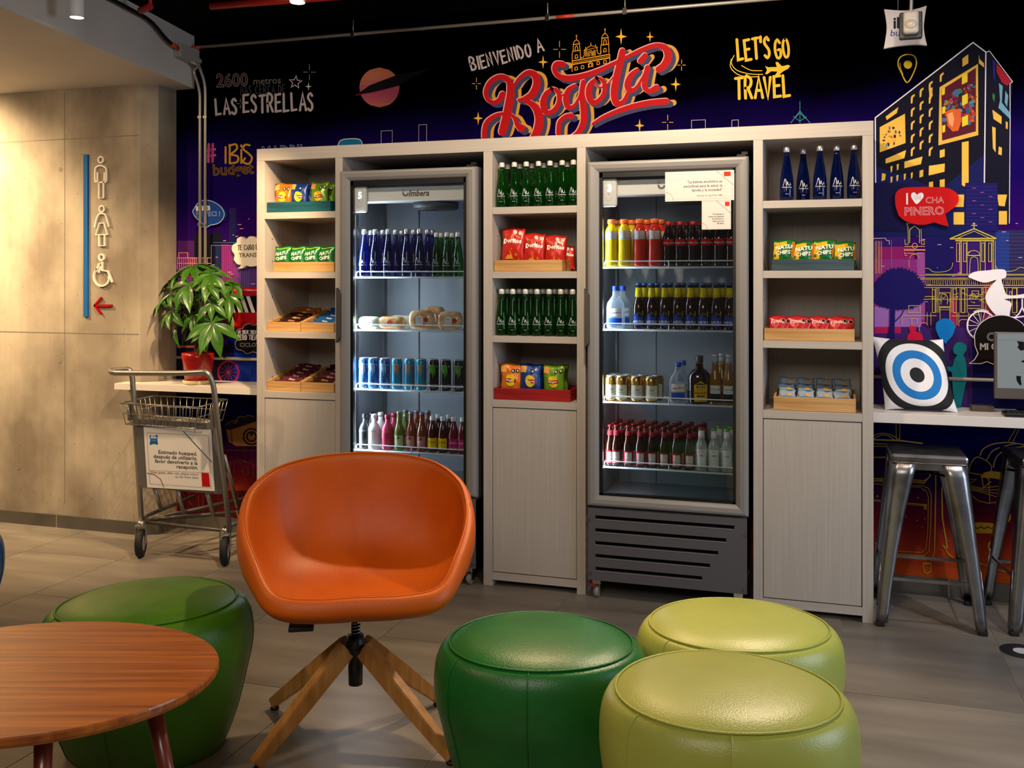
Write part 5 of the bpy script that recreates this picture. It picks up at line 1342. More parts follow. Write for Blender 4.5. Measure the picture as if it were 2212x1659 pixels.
bagproto('pack_wafer', 'wafer_packet', .075, .085, .018, '#a8bccc', f, 10)


def tray(label, px0, px1, z, hf, m, Y=YF + .02, depth=.26, hb=None):
    x0, x1 = onY(px0, 600, Y).x, onY(px1, 600, Y).x; hb = hb or hf; t_ = .009; z += .0008
    for p_, q_ in (('a', 'b'), ('c', 'd'), ('e', 'f')):
        if PX[p_][0] < (x0 + x1) / 2 < PX[q_][1]: x0 = max(x0, PX[p_][1] + .003); x1 = min(x1, PX[q_][0] - .003)
    o = thing('wooden_tray', label, 'tray', ((x0 + x1) / 2, Y + depth / 2, z), group='wooden snack trays')
    obj('front_board', box(x0, x1, Y, Y + t_, z, z + hf, bev=.0008), m, o); obj('back_board', box(x0, x1, Y + depth - t_, Y + depth, z, z + hb, bev=.0008), m, o)
    for xx in (x0, x1 - t_):
        bm = nb(); q = [(Y + t_, z), (Y + depth - t_, z), (Y + depth - t_, z + hb), (Y + t_, z + hf)]; va = [bm.verts.new((xx, y, zz)) for y, zz in q]; vb = [bm.verts.new((xx + t_, y, zz)) for y, zz in q]
        bm.faces.new(va); bm.faces.new(vb[::-1]); [bm.faces.new((va[k], vb[k], vb[(k + 1) % 4], va[(k + 1) % 4])) for k in range(4)]; obj('side_board', bm, m, o)
    obj('base_board', box(x0 + t_, x1 - t_, Y + t_, Y + depth - t_, z, z + .006), m, o)
    return x0, x1


Z1, Z2, Z3, Z4 = 1.857, 1.542, 1.227, .913
# left bay
tray('teal stained tray holding crisp packets, top of left bay', 573, 713.6, 1.857, .055, PTEAL)
for px, k_, lab in ((605, 'chip_orange', 'orange crisp packet in the teal tray of left bay'), (646, 'chip_blue', 'blue crisp packet in the teal tray of left bay'), (689, 'chip_lime', 'lime green crisp packet in the teal tray of left bay')):
    p = onY(px, 600, YF + .075); put(k_, p.x, YF + .075, 1.866, lab, 'snack', 'crisp packets in the teal tray', .05, (.84, .9, .92), rx=-.1)
    put(k_, p.x - .002, YF + .15, 1.866, lab.replace('packet in', 'packet, second row, in'), 'snack', 'crisp packets in the teal tray', .1, (.85, 1, .90), rx=-.1)
tray('natural pine tray of green packets, second opening of left bay', 591, 721, 1.542, .052, PINE)
for i, px in enumerate((610, 642, 673, 703)): p = onY(px, 600, YF + .07); put('chip_green', p.x, YF + .07 + .006 * (i % 2), 1.551, f'{ORD[i]} green plantain chip packet from left in left bay', 'snack', 'green chip packets in left bay', .1 - .05 * i, (.92, 1, .92), rx=-.12)
for nm, px0, px1, z, keys in (('left tray in third opening of left bay, brown bars', 574.5, 648.5, 1.227, ('bar_brown', 'bar_brown', 'bar_orange')), ('right tray in third opening of left bay, blue packets', 650, 721, 1.227, ('bar_azure',) * 3),
                              ('left tray in lowest opening of left bay, wine-coloured sticks', 574.5, 648.5, .913, ('bar_wine',) * 3), ('right tray in lowest opening of left bay, dark sticks', 650, 721, .913, ('bar_brown', 'bar_wine', 'bar_brown'))):
    x0, x1 = tray('pine ' + nm, px0, px1, z, .050, PINE, depth=.30, hb=.11); n_ = 0
    for j in range(6):
        for q in range(1 if x1 - x0 < .2 else 2):
            key = keys[min(2, j // 2)]; yy = YF + .043 + .047 * j
            n_ += 1
            put(key, (x0 + x1) / 2 + random.uniform(-.006, .006), yy, z + .022 + .0135 * j, f'{ORD[n_ - 1]} snack bar from front, {nm.split(",")[0]}', 'snack', 'snack bars, ' + nm.split(',')[0], random.uniform(-.06, .06), (1.22 if x1 - x0 > .17 else 1.15, .55, 1.1), rx=-.7)
# middle bay
tray('light pine tray of red-orange crisps, second opening of middle bay', 1066, 1214, 1.542, .055, PINE)
for i, (px, z_, dy, s_, r_) in enumerate(((1098, .030, 0, 1.08, -.08), (1127, .0, .05, .9, .25), (1154, .016, 0, .98, .05), (1200, .010, 0, .95, .12), (1224, .0, .10, .72, .3))):
    p = onY(px, 600, YF + .075 + dy); put('chip_red', p.x, YF + .075 + dy, 1.551 + z_, f'{ORD[i]} red-orange crisp packet from left in middle bay', 'snack', 'red-orange crisp packets in middle bay', r_, (s_ * .95, s_ * .85, s_), rx=-.1)
tray('red stained tray of crisp packets, lowest opening of middle bay', 1065, 1232, .913, .056, PRED)
for px, k_, lab in ((1097, 'chip_orange', 'orange crisp packet in the red tray'), (1146, 'chip_blue', 'blue crisp packet in the red tray'), (1196, 'chip_lime', 'lime green crisp packet in the red tray')):
    p = onY(px, 600, YF + .075); put(k_, p.x, YF + .075, .922, lab, 'snack', 'crisp packets in the red tray', .04, (.9, .9, .98), rx=-.1)
    put(k_, p.x + .0, YF + .15, .922, lab.replace('packet in', 'packet, second row, in'), 'snack', 'crisp packets in the red tray', .03, (.85, .8, .95), rx=-.1)
# right bay
tray('dark slate-stained tray, second opening of right bay', 1667, 1845, 1.542, .050, PNAVY)
for i, (px, r_, z_) in enumerate(((1694, -.1, .012), (1736, .05, .004), (1781, 0, .010), (1826, .3, .0))): p = onY(px, 600, YF + .07); put('chip_yellow', p.x, YF + .07, 1.551 + z_, f'{ORD[i]} yellow and green chip packet from left, right bay', 'snack', 'yellow and green chip packets in right bay', r_, (.95, 1, .86), rx=-.1)
tray('natural pine tray of small red packets in right bay', 1649, 1846, 1.227, .055, PINE)
for i, (px, s_) in enumerate(((1677, 1), (1727, 1.1), (1771, .9), (1816, 1.15))): p = onY(px, 600, YF + .07); put('pack_red', p.x, YF + .07, 1.236, f'{ORD[i]} small red biscuit packet from left, right bay', 'snack', 'small red packets in right bay', .05, (s_, 1, .95), rx=-.15)
x0, x1 = tray('pine tray with tall back full of blue wafers, right bay', 1671, 1849, .913, .062, PINE, hb=.075)
for j in range(3):
    for i in range(4):
        put('pack_wafer', x0 + .055 + (x1 - x0 - .11) * i / 3, YF + .05 + .062 * j, .922 + .018 + .022 * j, f'{ORD[i]} blue wafer packet from left, {ORD[j]} row, right bay', 'snack', 'blue wafer packets in right bay', random.uniform(-.1, .1), (1.0, 1, 1), rx=-.85)


# -- wraps and bread on the second shelf of the left cooler
def loaf(name, px0, px1, Y, z, h, d, m, label, wr=None, art=None):
    x0, x1 = onY(px0, 600, Y).x, onY(px1, 600, Y).x; bm = nb(); n = 14; prof = []
    for k in range(n + 1):
        t_ = k / n; prof.append((max(.08, (1 - abs(2 * t_ - 1) ** 6)) ** .5, x0 + (x1 - x0) * t_))
    rings = [[bm.verts.new((x, Y + d / 2 * r * cos(2 * pi * q / 16), z + h / 2 + h / 2 * r * (abs(sin(2 * pi * q / 16)) ** .55) * (1 if sin(2 * pi * q / 16) > 0 else -1))) for q in range(16)] for r, x in prof]
    for A, B in zip(rings, rings[1:]):
        for q in range(16): bm.faces.new((A[q], A[(q + 1) % 16], B[(q + 1) % 16], B[q]))
    bm.faces.new(rings[0]); bm.faces.new(rings[-1]); o = obj(name, bm, m, None, smooth=True); tag(o, label, 'food', 'wrapped food, second shelf of left cooler')
    a = Art(1, 0, 1e-4); art(a)
    a.build('label', lambda u, v, hh: ((x0 + x1) / 2 + u, Y - d / 2 - .001 - hh, z + h / 2 + v), o)


BR = mat('bread_crust', '#c8863c', .3, noise=((22, 22, 22), '#ecd0a0', .35, .62), coat=.6); WRP = mat('pale_wrap_film', '#d8d2b8', .3, noise=((30, 30, 30), '#b8bc98', .4, .6), coat=.6)


def f1(a): a.poly([(-.02, -.022), (.03, -.022), (.03, .018), (-.01, .018)], '#ece4e0'); a.text('Wrap', .005, .0, .014, '#5a6a78', align='c', shear=.3, res=1)
def f2(a): a.disc(0, 0, .014, '#c03020', n=16); a.text('rico', 0, -.003, .009, '#f0e0d8', align='c', res=1)
def f3(c_):
    def f(a):
        P = [(-.022, -.02), (0, -.034), (.022, -.02), (.022, .016), (0, .03), (-.022, .016)]; a.poly(P, '#ece8e2'); a.stroke(P, .0018, c_, closed=True); a.text('Pan', 0, .004, .014, '#5a3c28', align='c', shear=.3, res=1)
        for k in range(3): a.stroke([(-.012, -.004 - .006 * k), (.012, -.004 - .006 * k)], .001, '#9a9088', caps=False)
        a.disc(.036, .002, .012, '#c03020', n=14)
    return f


loaf('wrapped_roll', 776, 822, 4.66, L2, .066, .06, WRP, 'pale wrapped roll at left end, second shelf of left cooler', art=f1); loaf('wrapped_roll', 818, 876, 4.67, L2, .068, .06, BR, 'brownish wrapped roll with round red sticker in left cooler, front row', art=f2)
loaf('sandwich_pack', 884, 938, 4.66, L2, .102, .06, BR, 'bread pack with red-edged hexagonal label in left cooler', art=f3('#c03a2c')); loaf('sandwich_pack', 946, 999, 4.66, L2, .096, .06, BR, 'bread pack with green-edged hexagonal label in left cooler', art=f3('#2c7a50'))
loaf('sandwich_pack', 916, 962, 4.745, L2, .118, .06, BR, 'bread pack in the row behind the labelled ones, left cooler', art=f3('#c03a2c')); loaf('wrapped_roll', 840, 896, 4.74, L2, .07, .06, WRP, 'wrapped roll lying behind the front rolls in left cooler', art=f2)

# ================================================================== FURNITURE
def leather(name, col, dark, r=.40): return mat(name, col, r, 0, .6, noise=((5, 5, 5), dark, .25, .6), bump=((240, 240, 240), .22))


# -- orange tub chair
ORG = mat('orange_leather', '#c85c04', .44, 0, .38, noise=((5, 5, 5), '#b84e02', .25, .6), bump=((240, 240, 240), .22))
cc = cw(-.5145, 3.27)
ch = thing('tub_chair', 'orange leather tub chair on a four-legged oak swivel base', 'chair', cc, AY + .155)
side = [(0, -.335, .556), (.15, -.335, .555), (.262, -.305, .570), (.328, -.20, .640), (.372, -.09, .700), (.386, .02, .750), (.370, .13, .800), (.295, .235, .845), (.16, .295, .870), (0, .312, .878)]
side = [(x * .945, y, z) for x, y, z in side]
rim = cr(side, 5); rim = rim + [(-x, y, z) for x, y, z in rim[-2:0:-1]]
n = len(rim); bm = nb(); Cn = Vector((0, -.05, .500)); rows_ = []
for i in range(n):
    p = Vector(rim[i]); q = Vector(rim[(i + 1) % n]); o_ = Vector(rim[i - 1]); tn = (q - o_).normalized(); hz = Vector((p.x - 0, p.y + .02, 0)).normalized()
    P = []
    for t_ in (.12, .3, .48, .62, .74, .84, .92, .97):
        gx = 1 - (1 - t_) ** 1.75; hzv = t_ ** 3.0
        P.append(Vector((Cn.x + (p.x * .955 - Cn.x) * gx, Cn.y + (p.y * .94 - Cn.y) * gx, Cn.z - .012 * (1 - t_) + (p.z - .006 - Cn.z) * hzv)))
    inn = p * 1; P += [p - hz * .016 + Vector((0, 0, -.002)), p + Vector((0, 0, .006)), p + hz * .014 + Vector((0, 0, .001)), p + hz * .022 + Vector((0, 0, -.018))]
    zb = .458
    for kx, kz in ((1.03, .25), (.97, .52), (.86, .78), (.72, .93), (.5, .985), (.2, 1)):
        P.append(Vector(((p.x + hz.x * .015) * kx, (p.y + hz.y * .015) * kx, (p.z - .02) * (1 - kz) + zb * kz)))
    rows_.append([bm.verts.new(v) for v in P])
m_ = len(rows_[0]); c1 = bm.verts.new((0, -.05, .488)); c2 = bm.verts.new((0, 0, .457))
for i in range(n):
    A, B = rows_[i], rows_[(i + 1) % n]
    for k in range(m_ - 1): bm.faces.new((A[k], A[k + 1], B[k + 1], B[k]))
    bm.faces.new((c1, A[0], B[0])); bm.faces.new((A[-1], c2, B[-1]))
bmesh.ops.translate(bm, verts=bm.verts, vec=(.008, 0, 0)); s_ = obj('seat_shell', bm, ORG, ch, smooth=True); md = s_.modifiers.new('subdivision', 'SUBSURF'); md.levels = 1; md.render_levels = 1
bm = nb(); K = 4
tube(bm, [(p[0] * .985 + .008, p[1] * .975, p[2] - .001) for p in [(v[0], v[1], v[2] + .004) for v in rim]], .0028, 6, closed=True); obj('rim_piping', bm, ORG, s_)
for sx_ in (-1, 1):
    P = [Vector((sx_ * (.386 - .0) * g_, .0 + .06 * (1 - g_), z_)) for g_, z_ in ((.985, .755), (.93, .665), (.86, .60), (.78, .556), (.66, .532))]; tube(nb_ := nb(), P, .0016, 5); obj('side_seam', nb_, ORG, s_)
OAK = mat('oak_leg', '#cc9450', .42, noise=((40, 40, 6), '#aa7234', .3, .7))
LC = ch
for x, y in ((-.27, -.235), (.33, -.19), (.256, .24), (-.32, .21)):
    x, y = x * cos(.155) + y * sin(.155), -x * sin(.155) + y * cos(.155)
    d_ = Vector((x, y, 0)).normalized(); top = d_ * .035 + Vector((0, 0, .295)); bot = Vector((x, y, .022)); sd = Vector((-d_.y, d_.x, 0))
    ax = (bot - top).normalized(); upv = sd.cross(ax).normalized(); bm = nb(); vs = []
    for p, w_, h_ in ((top, .034, .062), (top.lerp(bot, .5), .040, .052), (bot, .034, .034)):
        vs.append([bm.verts.new(p + sd * a * w_ / 2 + upv * b * h_ / 2) for a, b in ((-1, -1), (1, -1), (1, 1), (-1, 1))])
    for A, B in zip(vs, vs[1:]):
        for k in range(4): bm.faces.new((A[k], A[(k + 1) % 4], B[(k + 1) % 4], B[k]))
    bm.faces.new(vs[0][::-1]); bm.faces.new(vs[-1]); bmesh.ops.bevel(bm, geom=bm.edges[:], offset=.003, segments=2, affect='EDGES')
    lg = obj('leg', bm, OAK, ch); obj('foot_glide', lathe(nb(), [(.014, 0), (.016, .006), (.012, .012)], 14, cx=x * .985, cy=y * .985), BLACK, lg)
obj('gas_column', lathe(nb(), [(.014, .30), (.014, .41), (.018, .41), (.018, .445), (.03, .456)], 20), BLACKM, ch); obj('column_spring', tube(nb(), [(.0165 * cos(t_ * .7), .0165 * sin(t_ * .7), .335 + .0012 * t_) for t_ in range(75)], .0022, 5), CHROME, ch)
obj('hub', lathe(nb(), [(.012, .17), (.023, .172), (.024, .235), (.020, .245), (.024, .27), (.036, .283), (.038, .305), (.030, .318), (.026, .335), (.014, .336)], 24), BLACK, ch)
bm = nb(); bx(bm, -.10, .10, -.09, .09, .444, .459, .004); bx(bm, -.20, -.125, -.25, -.20, .438, .452, .003); tube(bm, [(-.08, -.05, .448), (-.16, -.22, .445)], .005, 6); obj('tilt_lever', bm, BLACK, ch)


# -- poufs
def pouf(label, px, py, ztop, w_body, w_seam, col, dark, name, sq=(1, .98), rot=0, tilt=(0, 0), zc=None, base=.72, rough=.36, hmax=.62):
    zc = zc or FP * (EYE - ztop) / (py - HY); c = cw((px - CX) / FP * zc, zc); m = leather(name, col, dark, rough)
    o = thing('pouf', label, 'pouf', c, AY + rot); R = w_body / 2; r = w_seam / 2; seg = 56

    def rad(th): return 1 + .022 * cos(2 * th + .6) + .015 * cos(3 * th + 1.3)

    def P(rr, z, th): x, y = rr * rad(th) * cos(th) * sq[0], rr * rad(th) * sin(th) * sq[1]; return Vector((x, y, z + (tilt[0] * x + tilt[1] * y) * (z / ztop)))

    def surf(prof, cap):
        bm = nb(); rings = [[bm.verts.new(P(a_, z_, 2 * pi * k / seg)) for k in range(seg)] for a_, z_ in prof]
        for A, B in zip(rings, rings[1:]):
            for k in range(seg): bm.faces.new((A[k], A[(k + 1) % seg], B[(k + 1) % seg], B[k]))
        cv = bm.verts.new(P(0, cap, 0))
        for k in range(seg): bm.faces.new((rings[-1][k], rings[-1][(k + 1) % seg], cv))
        return bm
    H = ztop
    side_ = cr([(r, H - .012), (r + (R - r) * .45, H - .022), (r + (R - r) * .85, H - .055), (R, H - .11), (R * .99, H - .17), (R * .94, H * .48), (R * .86, H * .25), (R * (base + .04), H * .05), (R * base, .0)], 3)
    side_ = [(max(.01, a_), b_) for a_, b_ in side_]
    side_[-1] = (side_[-1][0], 0.0)
    obj('side_cover', surf(side_[::1], 0.0), m, o, smooth=True)
    top_ = cr([(r, H - .012), (r * .94, H - .004), (r * .8, H + .008), (r * .55, H + .017), (r * .25, H + .022), (.01, H + .023)], 3)
    obj('top_panel', surf(top_, H + .023), m, o, smooth=True)
    obj('top_piping', tube(nb(), [P(r + .001, H - .009, 2 * pi * k / 72) for k in range(72)], .0032, 6, closed=True), m, o)
    for th in (-1.72, .15, 2.2, 3.7):
        obj('side_seam', tube(nb(), [P(a_ + .0008, z_, th) for a_, z_ in side_], .0024, 5), m, o)
    return o


pouf('lime pouf nearest the camera, lower right', 1567, 1480, .502, .613, .53, '#b2b650', '#a6aa48', 'lime_leather', zc=2.45, sq=(1, .95))
pouf('lime pouf behind the other lime pouf, near the right cooler', 1593, 1340, .432, .627, .54, '#b8be54', '#acb24c', 'lime_leather_far', zc=3.12, sq=(1, .92))
pouf('mid green pouf right of the orange chair', 1167, 1375, .4425, .62, .53, '#116a24', '#0a541a', 'green_leather', zc=2.95, sq=(1, .93))
pouf('dark green pouf partly behind the wooden table', 320, 1290, .47, .655, .55, '#4a7c12', '#2e660c', 'dark_green_leather', zc=3.22, sq=(1, .92), tilt=(.035, 0))
pouf('blue pouf almost outside the frame at the left edge', -160, 1150, .45, .59, .5, '#0c78c0', '#0a66a8', 'blue_leather', zc=4.1)

# -- oval coffee table
m = mat('varnished_walnut', '#b4641e', .34, noise=((2.0, 58, 20), '#74320c', .26, .68), coat=.1)
TBL = m
ct = cw(-1.174, 2.41); tb = thing('coffee_table', 'oval brown wooden coffee table in the lower left corner', 'table', ct, AY)
bm = nb(); seg = 72
rings = [[bm.verts.new((a_ * .452 * cos(2 * pi * k / seg) * s1, a_ * .36 * sin(2 * pi * k / seg) * s1, z_)) for k in range(seg)] for s1, z_, a_ in ((.9, .518, 1), (.985, .525, 1), (1, .534, 1), (1, .546, 1), (.996, .55, 1))]
for A, B in zip(rings, rings[1:]):
    for k in range(seg): bm.faces.new((A[k], A[(k + 1) % seg], B[(k + 1) % seg], B[k]))
bm.faces.new(rings[0][::-1]); bm.faces.new(rings[-1]); obj('table_top', bm, TBL, tb)
RW = mat('red_brown_leg', '#6c2814', .3, coat=.3)
for x, y, dx_, dy_ in ((.15, -.235, .0, -.03), (.325, -.07, .12, -.03), (-.25, .17, -.08, .08), (-.25, -.17, -.08, -.08)):
    top = Vector((x, y, .52)); bot = Vector((x + dx_, y + dy_, 0)); obj('leg', tube(nb(), [bot, bot.lerp(top, .5), top], .015, 16, rr=[.012, .016, .020]), RW, tb)

# -- metal bar stools
STL = mat('raw_stool_steel', '#a9a9ad', .30, 1, noise=((9, 9, 7), '#6c6a68', .25, .6)); 


def stool(label, c, rz, feet=.215, H=.74, sh=.157):
    o = thing('bar_stool', label, 'stool', c, rz, group='raw steel bar stools')
    bm = nb(); bx(bm, -sh, sh, -sh, sh, H - .035, H, .012); s_ = obj('seat', bm, STL, o)
    bm = nb(); bx(bm, -.045, .045, -.012, .012, H - .0005, H + .001, .0005); obj('hand_slot', bm, BLACK, s_)
    obj('seat_rim', tube(nb(), arc([(sh, 0, H - .035), (sh, sh, H - .035), (-sh, sh, H - .035), (-sh, -sh, H - .035), (sh, -sh, H - .035), (sh, -.001, H - .035)], .03, 4), .003, 6), STL, s_)
    obj('apron', bx(bx(bx(bx(nb(), -sh + .02, sh - .02, -sh + .002, -sh + .006, H - .065, H - .034), -sh + .02, sh - .02, sh - .006, sh - .002, H - .065, H - .034), -sh + .002, -sh + .006, -sh + .02, sh - .02, H - .065, H - .034), sh - .006, sh - .002, -sh + .02, sh - .02, H - .065, H - .034), STL, o)
    for sx_ in (-1, 1):
        for sy_ in (-1, 1):
            bm = nb(); secs = []
            for t_ in (0, .08, .3, .55, .8, .93, 1):
                z_ = (H - .034) * (1 - t_) + .018 * t_; k = sh + (feet - sh) * t_; w_ = .108 * (1 - t_) + .042 * t_; w_ = w_ * (1 - .15 * sin(pi * t_)) + (.004 if t_ > .92 else 0); rr_ = w_ * .5; th_ = .004
                out = [(-w_, 0), (-w_ * .7, 0), (-rr_ * .6, 0), (-rr_ * .18, -rr_ * .18), (0, -rr_ * .6), (0, -w_ * .7), (0, -w_)]
                inn = [(-th_ * 1.1, -w_), (-th_ * 1.1, -w_ * .7), (-th_ * 1.1, -rr_ * .7), (-rr_ * .32, -rr_ * .32), (-rr_ * .7, -th_ * 1.1), (-w_ * .7, -th_ * 1.1), (-w_, -th_ * 1.1)]
                secs.append([bm.verts.new((sx_ * (k + x), sy_ * (k + y), z_)) for x, y in out + inn])
            for A, B in zip(secs, secs[1:]):
                for q in range(len(A)): f_ = bm.faces.new((A[q], A[(q + 1) % len(A)], B[(q + 1) % len(A)], B[q])); f_.smooth = True
            bm.faces.new(secs[0]); bm.faces.new(secs[-1][::-1]); lg = obj('leg', bm, STL, o)
            bm = nb(); bx(bm, sx_ * (feet - .018) - .018, sx_ * (feet - .018) + .018, sy_ * (feet - .018) - .018, sy_ * (feet - .018) + .018, 0, .02, .004); obj('rubber_foot', bm, RUBBER, lg)
            a_ = lambda t_, off=.0: Vector((sx_ * (sh + (feet - sh) * t_ + .0015), sy_ * (sh + (feet - sh) * t_ - .03 * (1 - t_) - .014), (H - .034) * (1 - t_)))
            obj('pressed_rib', tube(nb(), [a_(.62), a_(.88)], .0035, 6), STL, lg)
    zr = .205; k = sh + (feet - sh) * (1 - zr / H) - .012
    for a_, b_, dz in (((-k, -k), (k, -k), 0), ((-k, k), (k, k), 0.0), ((-k, -k), (-k, k), .028), ((k, -k), (k, k), .028)): obj('foot_rail', bar(nb(), (a_[0], a_[1], zr + dz), (b_[0], b_[1], zr + dz), .006, .014), STL, o)
    k = sh - .004
    obj('cross_brace', tube(tube(nb(), [(-k, -k, H - .1), (k, k, H - .1)], .006, 8), [(-k, k, H - .1), (k, -k, H - .1)], .006, 8), BLACKM, o)
    return o


fl, fr, bl, br = onZ(1896, 1352, 0), onZ(2116, 1373, 0), onZ(1885, 1303, 0), onZ(2083, 1319, 0)
c = (fl + fr) / 2; dr_ = (fr - fl).normalized(); nrm_ = Vector((-dr_.y, dr_.x, 0)); c = c + nrm_ * .213 + dr_ * .012
stool('raw steel bar stool under the right bench, fully in view', c, atan2(dr_.y, dr_.x), feet=.222)
f2 = onZ(2183, 1375, 0); dr2 = Vector((cos(.12), sin(.12), 0)); n2_ = Vector((-dr2.y, dr2.x, 0)); c = f2 + dr2 * .222 + n2_ * .222
stool('raw steel bar stool cut off by the right edge of the frame', c, .12, feet=.222)

# ================================================================== BENCHES
for nm, x0, x1, lab in (('wall_bench', onY(247, 600, 4.79).x, PX['a'][0] - .002, 'white wall bench carrying the potted plant'), ('wall_bench', PX['f'][1] + .002, 2.6, 'white wall bench carrying the cushion and monitor')):
    if x0 < -3: 
        bm = nb(); xe = onY(381, 600, YW).x + .004; q = [(x0, 4.79), (x1, 4.79), (x1, YW - .001), (xe, YW - .001), (xe, YC + .06), (xc + .012, YC - .003), (x0, YC - .003)]
        lo = [bm.verts.new((x, y, BENCH - .035)) for x, y in q]; hi = [bm.verts.new((x, y, BENCH)) for x, y in q]; n = len(q)
        for i in range(n): bm.faces.new((lo[i], lo[(i + 1) % n], hi[(i + 1) % n], hi[i]))
        bm.faces.new(hi); bm.faces.new(lo[::-1]); o = obj(nm, bm, WHITEB, None)
    else: o = obj(nm, box(x0, x1, 4.79, YW - .001, BENCH - .045, BENCH, bev=.002), WHITEB, None)
    tag(o, lab, 'bench')

# -- target cushion
pc = [Vector((*onY(1884, 727, 4.99).xz, 4.99)), Vector((*onY(2037, 733, 4.99).xz, 4.99)), Vector((*onY(2069, 888, 4.90).xz, 4.90)), Vector((*onY(1912, 889, 4.90).xz, 4.90))]
pc = [Vector((p.x, p.z, p.y)) for p in pc]     # (x, y, z)
pc[2].z = pc[3].z = BENCH + .001
m = bpy.data.materials.new('target_print_fabric'); m.use_nodes = True; N = m.node_tree.nodes; L = m.node_tree.links; p_ = N['Principled BSDF']; p_.inputs['Roughness'].default_value = .8
uvn = N.new('ShaderNodeUVMap'); mp = N.new('ShaderNodeMapping'); mp.inputs['Location'].default_value = (-.53, -.505, 0); L.new(uvn.outputs[0], mp.inputs[0])
ln_ = N.new('ShaderNodeVectorMath'); ln_.operation = 'LENGTH'; L.new(mp.outputs[0], ln_.inputs[0]); rp = N.new('ShaderNodeValToRGB'); rp.color_ramp.interpolation = 'CONSTANT'; L.new(ln_.outputs['Value'], rp.inputs[0])
e = rp.color_ramp.elements; e[0].position = 0; e[0].color = C('#14161a'); e[1].position = .10; e[1].color = C('#f0eef0')
for q, c_ in ((.225, '#0f78c4'), (.34, '#f0eef0'), (.445, '#14161a'), (.565, '#f0eef0')): x = e.new(q); x.color = C(c_)
L.new(rp.outputs[0], p_.inputs['Base Color'])
me = bpy.data.meshes.new('cushion'); G = 26; v = []; f = []; uv = []
for s_ in (0, 1):
    for j in range(G + 1):
        for i in range(G + 1):
            a_, b_ = i / G, j / G; A_ = (2 * a_ - 1), (2 * b_ - 1)
            pin = 1 - .07 * (1 - A_[1] ** 2) if True else 1
            ax_, bx_ = .5 + (a_ - .5) * (1 - .06 * (1 - A_[1] ** 2) * abs(A_[0]) ** 2), .5 + (b_ - .5) * (1 - .06 * (1 - A_[0] ** 2) * abs(A_[1]) ** 2)
            q = (pc[3] * (1 - ax_) + pc[2] * ax_) * (1 - bx_) + (pc[0] * (1 - ax_) + pc[1] * ax_) * bx_
            bl_ = .058 * ((1 - A_[0] ** 4) * (1 - A_[1] ** 4)) ** .55 * (1 + .05 * sin(9 * a_ + 3) * sin(8 * b_)); q = q + Vector((0, -bl_ if s_ == 0 else bl_ * .7, 0)); v.append(q); uv.append((a_, b_))
for s_ in (0, 1):
    for j in range(G):
        for i in range(G):
            k = s_ * (G + 1) ** 2 + j * (G + 1) + i; q = (k, k + 1, k + G + 2, k + G + 1); f.append(q if s_ == 0 else q[::-1])
me.from_pydata(v, [], f); ul = me.uv_layers.new(name='UVMap')
for l in me.loops: ul.data[l.index].uv = uv[l.vertex_index]
me.materials.append(m); [setattr(q, 'use_smooth', True) for q in me.polygons]
o = bpy.data.objects.new('cushion', me); COL.objects.link(o); tag(o, 'white cushion printed with a blue, white and black target, leaning on the wall', 'cushion')

# -- monitor, keyboard, little box
Ym = 4.93; A_ = onY(2148, 717, Ym); B_ = onY(2148, 861, Ym); Cc = onY(2154, 838, Ym); x0 = A_.x; x1 = x0 + .42
mo = thing('monitor', 'flat monitor with a grey screen at the right edge', 'monitor', ((x0 + x1) / 2, Ym, BENCH))
obj('casing', box(x0, x1, Ym, Ym + .03, B_.z, A_.z, bev=.004), mat('taupe_bezel', '#5a514c', .4), mo)
sc = obj('screen', box(x0 + .012, x1 - .012, Ym - .0015, Ym, Cc.z, A_.z - .006), mat('screen_glow', '#50565a', .3, emit=('#868c8c', .55)), mo)
a = Art(-1, 0, 3e-5); t = T(2040, 560, .2169)
a.poly(t((722, 815), (793, 822), (793, 905), (760, 910), (728, 880), (740, 850)), '#0c0c0e'); a.poly(t((760, 1018), (793, 1002), (793, 1032)), '#0c0c0e'); a.poly(t((715, 1160), (765, 1165), (760, 1190), (770, 1255), (745, 1250), (720, 1210)), '#0c0c0e')
a.stroke(t((505, 805), (793, 805)), .5, '#4a7a74'); a.build('screen_print', onboard(Ym - .0018), sc)
bm = nb(); bx(bm, (x0 + x1) / 2 - .03, (x0 + x1) / 2 + .03, Ym + .03, Ym + .045, BENCH + .01, B_.z + .08); obj('stand', bm, BLACK, mo); obj('foot', box((x0 + x1) / 2 - .1, (x0 + x1) / 2 + .1, Ym - .03, Ym + .14, BENCH, BENCH + .01, bev=.003), BLACK, mo)
p = onZ(2168, 893, BENCH + .01); kb = obj('keyboard', box(p.x, p.x + .40, 4.81, 4.92, BENCH, BENCH + .016, bev=.004), BLACK, None); tag(kb, 'black keyboard in front of the monitor on the bench', 'keyboard')
bm = nb()
for i in range(20):
    for j in range(5): bx(bm, p.x + .012 + i * .0188, p.x + .027 + i * .0188, 4.818 + j * .019, 4.833 + j * .019, BENCH + .0155, BENCH + .02)
obj('keys', bm, mat('dark_key', '#1c1c20', .5), kb)['kind'] = 'stuff'
p = onZ(2108, 888, BENCH + .02); o = obj('cable_box', box(p.x, p.x + .095, 4.97, 5.04, BENCH, BENCH + .026, bev=.003), mat('brown_box', '#4a3c30', .5), None); tag(o, 'small dark box on the bench between cushion and monitor', 'box')

# ================================================================== PIPES, LAMPS, CEILING THINGS
RED = mat('red_paint', '#a81c10', .4); ORN = mat('orange_tape', '#c8401c', .5)


def clampx(x, y, z, parent, vert=False):
    bm = nb()
    if vert: bx(bm, x - .0135, x + .0135, y - .013, y + .012, z - .009, z + .009, .002)
    else: bx(bm, x - .012, x + .012, y - .013, y + .012, z - .018, z + .018, .002)
    obj('clamp', bm, CHROME, parent)


